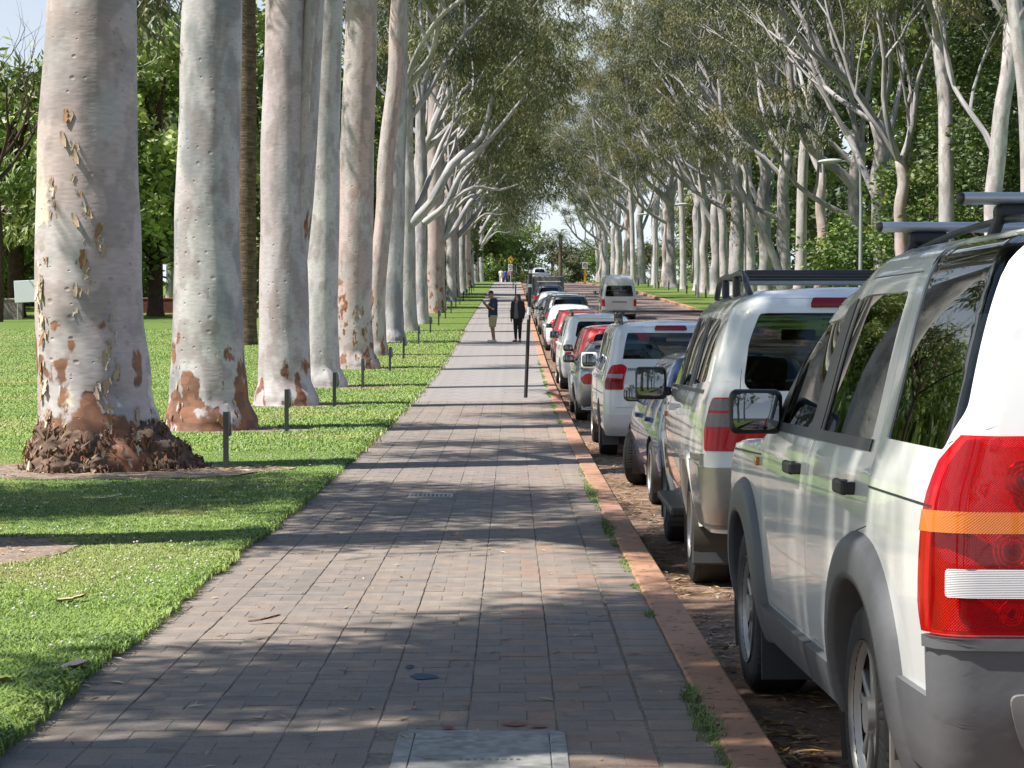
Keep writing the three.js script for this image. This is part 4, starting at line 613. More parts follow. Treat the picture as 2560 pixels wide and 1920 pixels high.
// wheel flare: a rounded band over the arch
function flare(S, cu, cv, Ri, Ro, a0, a1, bulge, right, sq = 1) {
  const pos = [], uv = [], idx = [], N = 36, K = 9; const sgn = right ? -1 : 1;
  for (let i = 0; i <= N; i++) { const a = lerp(a0, a1, i / N); for (let k = 0; k <= K; k++) { const t = k / K, rr = lerp(Ri, Ro, clamp((t - 0.2) / 0.8, 0, 1)), ex = Math.pow(Math.pow(Math.abs(Math.cos(a)), 2 * sq) + Math.pow(Math.abs(Math.sin(a)), 2 * sq), -1 / (2 * sq)), h = t < 0.2 ? lerp(-0.07, bulge, Math.sin(t / 0.2 * Math.PI / 2)) : bulge * Math.sqrt(Math.max(0, 1 - Math.pow((t - 0.2) / 0.8, 3))), p = S.at(cu + Math.cos(a) * rr * ex, Math.max(S.v0, cv + Math.sin(a) * rr * ex), h); pos.push(p.x * sgn, p.y, p.z); uv.push(a, t * 0.2); } }
  for (let i = 0; i < N; i++) for (let k = 0; k < K; k++) { const a = i * (K + 1) + k; if (right) idx.push(a, a + K + 1, a + 1, a + 1, a + K + 1, a + K + 2); else idx.push(a, a + 1, a + K + 1, a + 1, a + K + 2, a + K + 1); }
  const g = new THREE.BufferGeometry(); g.setAttribute('position', new THREE.Float32BufferAttribute(pos, 3)); g.setAttribute('uv', new THREE.Float32BufferAttribute(uv, 2)); g.setIndex(idx); g.computeVertexNormals(); const m = Math.floor(N / 2) * (K + 1) + 4; if (g.attributes.normal.getX(m) * sgn < 0) { g.setIndex(idx.map((_, i) => idx[i - i % 3 + [0, 2, 1][i % 3]])); g.computeVertexNormals(); } return g;
}
function wheelGroup(parent, R, w, rimR, spokes, mat, x, y, z, side, steer = 0, twin = 0) {
  const o = new THREE.Group(); o.name = 'wheel'; o.position.set(x, y, z); o.rotation.y = steer; parent.add(o);
  const pr = [[rimR, -w * 0.44], [rimR + 0.012, -w * 0.5], [R * 0.93, -w * 0.5], [R * 0.985, -w * 0.42], [R, -w * 0.3], [R, w * 0.3], [R * 0.985, w * 0.42], [R * 0.93, w * 0.5], [rimR + 0.012, w * 0.5], [rimR, w * 0.44], [rimR - 0.015, w * 0.3], [rimR - 0.02, -w * 0.3], [rimR, -w * 0.44]].map((p) => new THREE.Vector2(...p));
  mesh('tyre', at(new THREE.LatheGeometry(pr, 40), 0, 0, 0, 0, 0, Math.PI / 2), M.tyre, o);
  const g = [], f = w * 0.5 * side; // outer face towards side
  const lip = [[rimR + 0.004, 0.02], [rimR + 0.004, 0.0], [rimR - 0.012, -0.004], [rimR - 0.024, -0.02]].map((p) => new THREE.Vector2(p[0], p[1])); const lg = at(new THREE.LatheGeometry(lip, 36), 0, 0, 0, 0, 0, -Math.PI / 2 * side); lg.translate(f - 0.012 * side, 0, 0); g.push(lg);
  g.push(cyl(0.07, 0.06, 0.05, f - 0.03 * side, 0, 0, 0, 0, -Math.PI / 2 * side, 20));
  for (let i = 0; i < spokes; i++) for (const d of twin ? [-twin, twin] : [0]) { const a = i / spokes * 6.2832 + d, wd = twin ? 0.036 : 0.055; const b = rbox(0.03, rimR - 0.035, wd, 0.01, f - 0.042 * side, (rimR + 0.045) / 2, 0); b.applyMatrix4(M4(0, 0, 0, a)); g.push(b); }
  for (let i = 0; i < 5; i++) g.push(cyl(0.011, 0.011, 0.02, f - 0.006 * side - 0.01 * side, Math.cos(i * 1.2566) * 0.05, Math.sin(i * 1.2566) * 0.05, 0, 0, Math.PI / 2, 8));
  mesh('rim', g, mat, o); mesh('brake_disc', cyl(rimR * 0.9, rimR * 0.72, 0.02, f - 0.11 * side, 0, 0, 0, 0, Math.PI / 2, 24), M.disc, o);
  return o;
}
function mirrorGlass(w, h, pw) {                                    // a convex glass with rounded corners, facing the tail
  const pos = [], nor = [], idx = [], N = 24, K = 8, Rr = 1.1; for (let k = 0; k <= K; k++) for (let i = 0; i < N; i++) { const a = i / N * 6.2832, c = Math.cos(a), s = Math.sin(a), e = Math.pow(Math.pow(Math.abs(c), pw) + Math.pow(Math.abs(s), pw), -1 / pw) * k / K, x = c * e * w / 2, y = s * e * h / 2; pos.push(x, y, -0.043 + (x * x + y * y) / (2 * Rr)); const n = V(x / Rr, y / Rr, -1).normalize(); nor.push(n.x, n.y, n.z); }
  for (let k = 0; k < K; k++) for (let i = 0; i < N; i++) { const a = k * N + i, b = k * N + (i + 1) % N; idx.push(a, b, a + N, b, b + N, a + N); }
  const g = new THREE.BufferGeometry(); g.setAttribute('position', new THREE.Float32BufferAttribute(pos, 3)); g.setAttribute('normal', new THREE.Float32BufferAttribute(nor, 3)); g.setIndex(idx); return g;
}
function arcPts(cu, cv, r, a0, a1, n = 14) { const o = []; for (let i = 0; i <= n; i++) { const a = lerp(a0, a1, i / n); o.push([cu + Math.cos(a) * r, cv + Math.sin(a) * r]); } return o; }
// assemble a car from its specification; the tail is at z = 0 of the group, the nose points to -z, left is -x
function makeCar(name, label, category, sp) {
  QUAL = sp.q || 0.09;
  const { L, W, R = 0.33, ur, uf, tw = 0.2, rimR = R * 0.66, sill = 0.3, paintMat: P, S } = sp, t = new THREE.Group(); t.name = numbered(name); scene.add(t); tag(t, label, category, 'cars parked along the kerb');
  const b = new THREE.Group();                                    // built with left = +x, nose = +z; turned round at the end
  const vT = S.vT, v0 = S.v0, ng = sp.gate.n, step = sp.step || 0.06, add = (n, g, m, p = b) => mesh(n, g, m, p);
  const archR = sp.archR || R + 0.05, wy = sp.wheelY || R, ang = Math.asin(clamp((v0 - wy) / archR, -1, 1));
  const edgeTail = []; // outline along the gate seam, upwards
  const [g0, g1] = [sp.gate.v0, sp.gate.v1], outer = [];
  // start bottom centre of the tail, go up: centre to gate bottom, along the gate, back to the centre above it
  const tailPts = []; for (const [n, v] of [[0, v0], [0, g0], [ng, g0], [sp.gate.nTop || ng, g1], [0, g1], [0, vT]]) tailPts.push([n, v]);
  const td = []; for (let i = 0; i < tailPts.length - 1; i++) { const a = tailPts[i], c = tailPts[i + 1], k = Math.max(1, Math.ceil(Math.hypot(c[0] - a[0], c[1] - a[1]) / 0.06)); for (let j = 0; j < k; j++) td.push([lerp(a[0], c[0], j / k), lerp(a[1], c[1], j / k)]); } td.push([0, vT]);
  for (const [n, v] of td) outer.push([S.sN(n, v), v]);
  const sTop = S.sF(0, vT); outer.push([sTop, vT]);
  const wsw = sp.windscreen, fr = wsw ? [[0, vT], [0, wsw.v1], [wsw.n1, wsw.v1], [wsw.n0, wsw.v0], [0, wsw.v0], [0, v0]] : [[0, vT], [0, v0]];
  for (let i = 0; i < fr.length - 1; i++) { const a = fr[i], c = fr[i + 1], k = Math.max(1, Math.ceil(Math.hypot(c[0] - a[0], c[1] - a[1]) / 0.03)); for (let j = i ? 0 : 1; j < k; j++) { const n = lerp(a[0], c[0], j / k), v = lerp(a[1], c[1], j / k); outer.push([S.sF(n, v), v]); } } outer.push([S.sF(0, v0), v0]);
  const aB = archR + (sp.flare ? 0.035 : 0); outer.push(...arcPts(uf, wy, aB, ang, Math.PI - ang)); outer.push(...arcPts(ur, wy, aB, ang, Math.PI - ang));
  const holes = [], doors = sp.doors || [], wins = sp.windows || [];
  for (const d of doors) holes.push(d.p); for (const w of wins) if (!w.door) holes.push(w.p);
  const sideHoles = holes.map((h) => h);
  for (const right of [false, true]) {
    const body = skin(S, 'side', outer, [...sideHoles], { depth: 0.02, right, step: 0.08 });
    (right ? sp._r : (sp._r = [])).push(body);
    for (const d of doors) { const dw = wins.filter((w) => w.door === d.id); const dm = add('door', skin(S, 'side', grow(d.p, -0.004), dw.map((w) => w.p), { depth: 0.02, right }), P, b); if (d.handle) { const h = S.at(d.handle[0], d.handle[1], 0.035), h0 = S.at(d.handle[0], d.handle[1], 0.012), sg = right ? -1 : 1; add('handle', [rbox(0.028, 0.05, 0.18, 0.012, h.x * sg, h.y, h.z), rbox(0.04, 0.044, 0.035, 0.01, h0.x * sg, h0.y, h0.z - 0.07), rbox(0.04, 0.044, 0.035, 0.01, h0.x * sg, h0.y, h0.z + 0.07)], d.handleMat || M.trim, dm);  } }
    for (const w of wins) add('side_window', skin(S, 'side', grow(w.p, 0.012), [], { off: -0.007, right }), w.mat || sp.glass || M.glassDark, b);
    for (const tr of sp.trims || []) add(tr.name || 'window_trim', skin(S, 'side', tr.p, tr.holes || [], { off: tr.off || 0.004, depth: 0.004, right }), tr.mat || M.trim, b);
    if (sp.flare) { add('wheel_arch_flare', flare(S, ur, wy, archR - 0.02, sp.flare.Ro, sp.flare.a0 ?? -0.35, Math.PI - (sp.flare.a1 ?? -0.2), sp.flare.h, right, sp.flare.sq || 1), sp.flare.mat || M.cladding, b); add('wheel_arch_flare', flare(S, uf, wy, archR - 0.02, sp.flare.Ro, sp.flare.a1 ?? -0.2, Math.PI - (sp.flare.a0 ?? -0.35), sp.flare.h, right, sp.flare.sq || 1), sp.flare.mat || M.cladding, b); }
    // dark wheel housings
    const sg = right ? -1 : 1; for (const u of [ur, uf]) { const c = new THREE.CylinderGeometry(archR + 0.012, archR + 0.012, 0.56, 24, 1, true, -Math.PI / 2 - 0.5, Math.PI + 1); c.applyMatrix4(M4(0, 0, 0, 0, 0, Math.PI / 2)); c.applyMatrix4(M4(0, 0, 0, -Math.PI / 2)); c.translate(sg * (W / 2 - 0.305), wy, u); const disc = at(new THREE.CircleGeometry(archR + 0.05, 24), sg * (W / 2 - 0.5), wy, u, 0, Math.PI / 2 * sg); add('wheel_housing', [c, disc], M.dark, b); }
    // wheels
    for (const [u, st] of [[ur, 0], [uf, sp.steer || 0]]) wheelGroup(b, R, tw, rimR, sp.spokes || 5, sp.rimMat || M.alloy, sg * (W / 2 - tw / 2 - (sp.tuck ?? 0.035)), wy, u, sg, st, sp.twin ?? 0.16);
    // outside mirror
    if (sp.mirror) { const m = sp.mirror, c = S.at(m.s, m.v, 0), mg = new THREE.Group(); mg.name = 'wing_mirror'; b.add(mg); mg.position.set(sg * (c.x + m.out), c.y + 0.02, c.z); mg.rotation.y = -sg * 0.1; const ov = m.oval ? 0.075 : 0.035; add('mirror_housing', rbox(m.w, m.h, 0.11, ov, 0, 0, 0.02, 0, 0, 0, 4), m.mat || M.black, mg); add('mirror_glass', mirrorGlass(m.w * 0.86, m.h * 0.82, m.oval ? 2.3 : 5), M.mirror, mg).rotation.x = 0.045; add('mirror_arm', rbox(m.out - m.w * 0.2, 0.07, 0.07, 0.02, -sg * m.out * 0.55, -m.h * 0.25, 0.04), m.armMat || M.black, mg); }
    // tail lamps: stacked lenses
    for (const l of sp.lamps || []) { const lm = add(l.name || 'tail_lamp', skin(S, l.mode || 'side', l.p, [], { off: l.off || 0.008, depth: 0.02, right, max: 0.05 }), l.mat || M.redLens, b); if (l.inside) l.inside(lm, S, right ? -1 : 1, add); for (const q of l.sub || []) add(q.name, skin(S, l.mode || 'side', q.p, [], { off: (l.off || 0.008) + 0.0035 - (q.off || 0), depth: 0.0035, right, max: 0.05 }), q.mat, lm); }
    for (const x of sp.sidePatches || []) add(x.name, skin(S, x.mode || 'side', x.p, [], { off: x.off, depth: x.depth || 0.02, right, max: x.max || QUAL }), x.mat, b);
  }
  const roof = lid(S, vT, sp.crown ?? 0.025); add('body', [...sp._r, roof], P, b); delete sp._r;
  // tailgate with rear window
  const gp = roundPoly([[-ng, g0], [ng, g0], [sp.gate.nTop || ng, g1], [-(sp.gate.nTop || ng), g1]], 0.012), rw = sp.rearWindow ? roundPoly(sp.rearWindow, sp.rearRound ?? 0.05) : null;
  const gate = add('tailgate', skin(S, 'tail', grow(gp, -0.004), rw ? [rw] : [], { depth: 0.02 }), sp.gateMat || P, b);
  if (rw) add('rear_window', skin(S, 'tail', grow(rw, 0.012), [], { off: -0.006 }), sp.rearGlass || sp.glass || M.glassDark, gate);
  for (const x of sp.tailPatches || []) { const parent = x.on === 'gate' ? gate : b; add(x.name, skin(S, 'tail', x.r ? roundPoly(x.p, x.r) : x.p, x.holes || [], { off: x.off ?? 0.006, depth: x.depth ?? 0.02 }), x.mat, parent); }
  // windscreen: dark-tinted glass laid over the nose of the upper body
  if (wsw) add('windscreen', skin(S, 'nose', [[-wsw.n0 - 0.01, wsw.v0 - 0.01], [wsw.n0 + 0.01, wsw.v0 - 0.01], [wsw.n1 + 0.01, wsw.v1 + 0.01], [-wsw.n1 - 0.01, wsw.v1 + 0.01]], [], { off: -0.006 }), M.glass, b);
  // under the body, cabin floor and seats
  const fl = [box(W - 0.5, 0.06, L - 1.0, 0, sill + 0.06, L / 2), box(W - 0.9, 0.2, L - 0.7, 0, sill + 0.02, L / 2)]; add('underbody', fl, M.dark, b);
  if (sp.seats) for (const [u, y] of sp.seats) for (const x of [-0.38, 0.38]) { add('seat', [rbox(0.5, 0.56, 0.14, 0.06, x, y + 0.28, u, -0.18), rbox(0.5, 0.14, 0.5, 0.06, x, y - 0.02, u + 0.28)], M.seat, b); add('headrest', [rbox(0.26, 0.17, 0.09, 0.04, x, y + 0.68, u - 0.07, -0.1), cyl(0.008, 0.008, 0.12, x - 0.06, y + 0.56, u - 0.05, 0, 0, 0, 6), cyl(0.008, 0.008, 0.12, x + 0.06, y + 0.56, u - 0.05, 0, 0, 0, 6)], M.seat, b); }
  if (sp.extra) sp.extra(b, add, S, sp);
  b.rotation.y = Math.PI; for (const c of [...b.children]) { b.remove(c); const m = new THREE.Matrix4().makeRotationY(Math.PI); c.applyMatrix4(m); t.add(c); }
  return t;
}
function park(t, X, Z, yaw = 0, lane = RD) { const zc = Z + 2.2, sl = slope(zc); t.rotation.set(Math.atan(sl), yaw, 0, 'YXZ'); t.position.set(X, G(Z + 0.01) + lane + 0.012 + (Z > 12 ? 0.5 * (G(zc) - G(Z) - sl * 2.2) : 0), -Z); return t; }
// lettering on a tailgate: raised letters, the left end at n
const font = await new FontLoader().loadAsync('fonts/droid/droid_sans_bold.typeface.json');
function letters(t, S, str, n, v, size, mat, wide = 1, name = 'lettering') {
  const g = new TextGeometry(str, { font, size, depth: 0.004, curveSegments: 3 }); g.scale(wide, 1, 1); g.computeBoundingBox();
  const w = g.boundingBox.max.x, a = S.pt(S.sN(n, v), v), b = S.pt(S.sN(Math.max(0, n - w), v), v), c = S.pt(S.sN(n, v + size), v + size);
  const o = mesh(name, g, mat, t), tilt = -Math.atan2(c[2] - a[2], c[1] - a[1]); o.position.set(-a[0], a[1], -a[2] + 0.006); o.rotation.set(tilt, Math.atan2(a[2] - b[2], a[0] - b[0]) * -1, 0, 'YXZ'); return o;
}
const DISC = (c0, c1, r, n = 18) => { const o = []; for (let i = 0; i < n; i++) o.push([c0 + Math.cos(i / n * 6.2832) * r, c1 + Math.sin(i / n * 6.2832) * r]); return o; };
const flap = (b, add, x, y0, y1, u, w, mat = M.cladding) => { for (const s of [1, -1]) add('mud_flap', rbox(w, y1 - y0, 0.012, 0.006, s * x, (y0 + y1) / 2, u, 0.06), mat, b); };
const bar = (half, y, u, sx, sy) => { const g = new THREE.CapsuleGeometry(0.5, 0, 6, 16); return at(cyl(0.5, 0.5, half * 2, 0, 0, 0, 0, 0, Math.PI / 2, 18), 0, y, u, 0, 0, 0, [1, sy, sx]); };
M.dusty = std(C(0.17, 0.168, 0.165), 0.65, { bumpMap: grain, bumpScale: 0.002 });
M.lensRed = phys(C(0.80, 0.012, 0.02), 0.06, { transmission: 0.9, thickness: 0, ior: 1.5 }); M.lampBack = std(C(0.55, 0.55, 0.55), 0.35, { metalness: 0.7, bumpMap: ribs, bumpScale: 0.004 }); M.whiteLensD = phys(C(0.60, 0.60, 0.62), 0.2, { clearcoat: 1, bumpMap: tex(16, 64, (u, v) => 0.5 + 0.5 * Math.sin(v * 12.566 * 4), { ry: 26 }), bumpScale: 0.001 });
M.greyLens = phys(C(0.17, 0.15, 0.15), 0.15, { clearcoat: 0.6, bumpMap: ribs, bumpScale: 0.002 });
M.redDark = phys(C(0.06, 0.003, 0.005), 0.3, { clearcoat: 0.6 });
M.redRing = phys(C(0.46, 0.006, 0.012), 0.12, { metalness: 0.7, clearcoat: 0.5, bumpMap: tex(128, 128, (u, v) => 0.5 + 0.5 * Math.sin(u * 402) * Math.sin(v * 402), { rx: 3, ry: 3 }), bumpScale: 0.006 });
const whiteP = paint(0.80, 0.81, 0.80, 0, 0.3), pearl = paint(0.74, 0.74, 0.74, 0.15, 0.3);

// ---- first: white boxy four-wheel drive, close by on the right
{
  const k = [[0.30, 0.30, 0.08, 0.10, 0.10, 0.10, 0.2], [0.45, 0.45, 0.035, 0.05, 0.05, 0.10, 0.2], [0.62, 0.62, 0.012, 0.02, 0.03, 0.10, 0.2], [0.95, 0.95, 0, 0.01, 0.04, 0.11, 0.2], [1.06, 1.06, 0.002, 0.015, 0.10, 0.11, 0.2], [1.14, 1.14, 0.007, 0.02, 0.25, 0.11, 0.2], [1.20, 1.20, 0.016, 0.025, 1.15, 0.11, 0.25], [1.26, 1.26, 0.035, 0.03, 1.28, 0.11, 0.25], [1.80, 1.83, 0.19, 0.11, 1.95, 0.11, 0.25], [1.88, 1.925, 0.245, 0.16, 2.05, 0.12, 0.25], [1.95, 1.97, 0.33, 0.24, 2.2, 0.12, 0.25]];
  const S = new Shell(4.83, 1.91, k, { bow: 0.03, tail: 0.04, nose: 0.1, lift: (u, v) => -0.11 * sstep(1.8, 2.6, u) * clamp((v - 1.3) / 0.6, 0, 1) });
  const rd = [[1.06, 1.83], [1.0, 1.26], [1.0, 1.02], [1.28, 0.97], [1.55, 0.78], [1.68, 0.49], [2.2, 0.49], [2.2, 1.25], [2.14, 1.83]], fd = [[2.208, 0.49], [3.33, 0.49], [3.40, 0.95], [3.38, 1.16], [3.28, 1.25], [2.80, 1.84], [2.148, 1.83], [2.208, 1.25]];
  const wr = roundPoly([[1.13, 1.30], [2.10, 1.285], [2.06, 1.775], [1.17, 1.775]], 0.03), wf = roundPoly([[2.30, 1.285], [3.19, 1.27], [2.80, 1.765], [2.26, 1.775]], 0.03);
  const qg = roundPoly([[0.085, 1.43], [0.16, 1.315], [0.93, 1.315], [0.92, 1.55], [1.0, 1.935], [0.16, 1.935]], 0.03);
  const lampP = [[-0.30, 0.80], [0.10, 0.80], [0.125, 0.88], [0.10, 1.28], [0.06, 1.355], [-0.30, 1.36]];
  const t = makeCar('parked_car', 'nearest white boxy four wheel drive with grey wheel arches and silver roof bars', 'car', {
    L: 4.83, W: 1.91, R: 0.38, ur: 1.09, uf: 3.975, tw: 0.255, rimR: 0.245, archR: 0.475, sill: 0.32, paintMat: whiteP, S, q: 0.07, gate: { n: 0.66, nTop: 0.58, v0: 0.62, v1: 1.9 }, tuck: 0.02,
    doors: [{ id: 'r', p: rd, handle: [1.30, 1.13], handleMat: M.black }, { id: 'f', p: fd, handle: [2.42, 1.13], handleMat: M.black }],
    windows: [{ p: wr, door: 'r' }, { p: wf, door: 'f' }, { p: qg }], glass: M.glassDark,
    trims: [{ p: [[2.085, 1.275], [2.305, 1.275], [2.265, 1.785], [2.055, 1.785]], name: 'pillar_trim', off: 0.005 }, { p: [[3.02, 1.262], [3.23, 1.255], [2.9, 1.67]], name: 'mirror_base', off: 0.008 }, { p: [[1.10, 1.262], [3.06, 1.248], [3.06, 1.285], [1.10, 1.302]], name: 'belt_trim', off: 0.006 }, { p: [[0.13, 1.15], [0.995, 1.15], [0.995, 1.157], [0.13, 1.157]], name: 'waist_groove', off: 0.0015, mat: M.black }],
    flare: { Ro: 0.615, h: 0.045, a0: -0.12, a1: -0.22, sq: 1.15 }, mirror: { s: 3.10, v: 1.31, out: 0.115, w: 0.225, h: 0.19 }, twin: 0.2, spokes: 5,
    lamps: [{ p: lampP, off: 0.034, mat: M.lensRed, sub: [{ name: 'amber_band', p: [[-0.295, 1.085], [0.113, 1.085], [0.108, 1.145], [-0.295, 1.145]], mat: M.amber }, { name: 'reversing_lens', p: roundPoly([[-0.27, 0.905], [0.02, 0.905], [0.02, 0.985], [-0.27, 0.985]], 0.01), mat: M.whiteLensD }],
      inside: (lm, S, sg, add) => { add('lamp_back', skin(S, 'side', grow(lampP, -0.006), [], { off: 0.003, right: sg < 0, max: 0.05 }), M.lampBack, lm); for (const v of [1.033, 1.235, 0.86]) { const p = S.at(-0.15, v, 0.006), n = S.nrm(-0.15, v), q = new THREE.Quaternion().setFromUnitVectors(V(0, 0, 1), n), big = v > 0.9 ? 1 : 0.6; const put = (g) => { g.applyQuaternion(q); g.translate(p.x, p.y, p.z); if (sg < 0) { g.scale(-1, 1, 1); } return g; }; add('bulb_reflector', [0.055, 0.042, 0.029].map((r, i) => put(at(new THREE.TorusGeometry(r * big, 0.005, 8, 28), 0, 0, 0.012 - i * 0.004))), M.chrome, lm); add('bulb', put(new THREE.SphereGeometry(0.013 * big, 12, 8)), M.trim, lm); } } }],
    sidePatches: [
      { name: 'rear_bumper', p: [[-0.91, 0.33], [0.66, 0.36], [0.575, 0.52], [0.5, 0.605], [0.115, 0.605], [0.105, 0.79], [-0.91, 0.79]], off: 0.022, depth: 0.04, mat: M.cladding, max: 0.04 },
      { name: 'bumper_corner', p: roundPoly([[-0.90, 0.46], [-0.13, 0.46], [-0.13, 0.63], [-0.90, 0.63]], 0.03), off: 0.042, depth: 0.022, mat: M.dusty },
      { name: 'bumper_step', p: [[-0.91, 0.755], [0.10, 0.755], [0.10, 0.79], [-0.91, 0.79]], off: 0.034, depth: 0.014, mat: M.cladding },
      { name: 'sill_moulding', p: roundPoly([[1.63, 0.33], [2.19, 0.33], [2.19, 0.475], [1.63, 0.475]], 0.02), off: 0.034, depth: 0.05, mat: M.cladding },
      { name: 'sill_moulding', p: roundPoly([[2.21, 0.33], [3.42, 0.33], [3.42, 0.475], [2.21, 0.475]], 0.02), off: 0.034, depth: 0.05, mat: M.cladding },
      { name: 'side_repeater', p: roundPoly([[3.50, 1.075], [3.58, 1.075], [3.58, 1.115], [3.50, 1.115]], 0.012), off: 0.014, mat: M.amber },
      { name: 'bonnet_seam', p: [[3.45, 1.125], [4.55, 1.10], [4.55, 1.108], [3.45, 1.133]], off: 0.0015, mat: M.black },
    ],
    rearWindow: [[-0.58, 1.12], [0.58, 1.12], [0.52, 1.78], [-0.52, 1.78]], windscreen: { n0: 0.72, n1: 0.6, v0: 1.28, v1: 1.82 },
    seats: [[1.35, 0.72], [2.35, 0.72]],
    extra: (b, add) => {
      flap(b, add, 0.80, 0.12, 0.47, 3.975 - 0.47, 0.27, std(C(0.05, 0.052, 0.056), 0.7)); flap(b, add, 0.815, 0.14, 0.55, 1.09 - 0.475, 0.26, std(C(0.22, 0.21, 0.20), 0.85));
      for (const u of [0.72, 2.02]) { const y = u < 1 ? 2.085 : 2.06; const bg = add('roof_bar', bar(0.70, y, u, 0.095, 0.04), M.alloyBar, b); for (const s of [1, -1]) { add('bar_end_cap', at(new THREE.SphereGeometry(0.5, 12, 10), s * 0.70, y, u, 0, 0, 0, [0.03, 0.04, 0.094]), M.black, bg); add('bar_foot', [rbox(0.15, 0.055, 0.08, 0.022, s * 0.52, y - 0.045, u), rbox(0.03, 0.12, 0.07, 0.012, s * 0.585, y - 0.08, u, 0, 0, s * 0.35)], M.black, bg); } }
      for (const s of [1, -1]) add('roof_rail', tube([[s * 0.56, 1.98, 0.3, 0.011], [s * 0.565, 2.01, 0.5, 0.012], [s * 0.565, 2.0, 1.5, 0.012], [s * 0.56, 1.94, 2.3, 0.012], [s * 0.55, 1.87, 2.6, 0.011]], 8, 20), M.black, b);
    },
  });
  park(t, 2.144, 6.23, 0.0284);
}
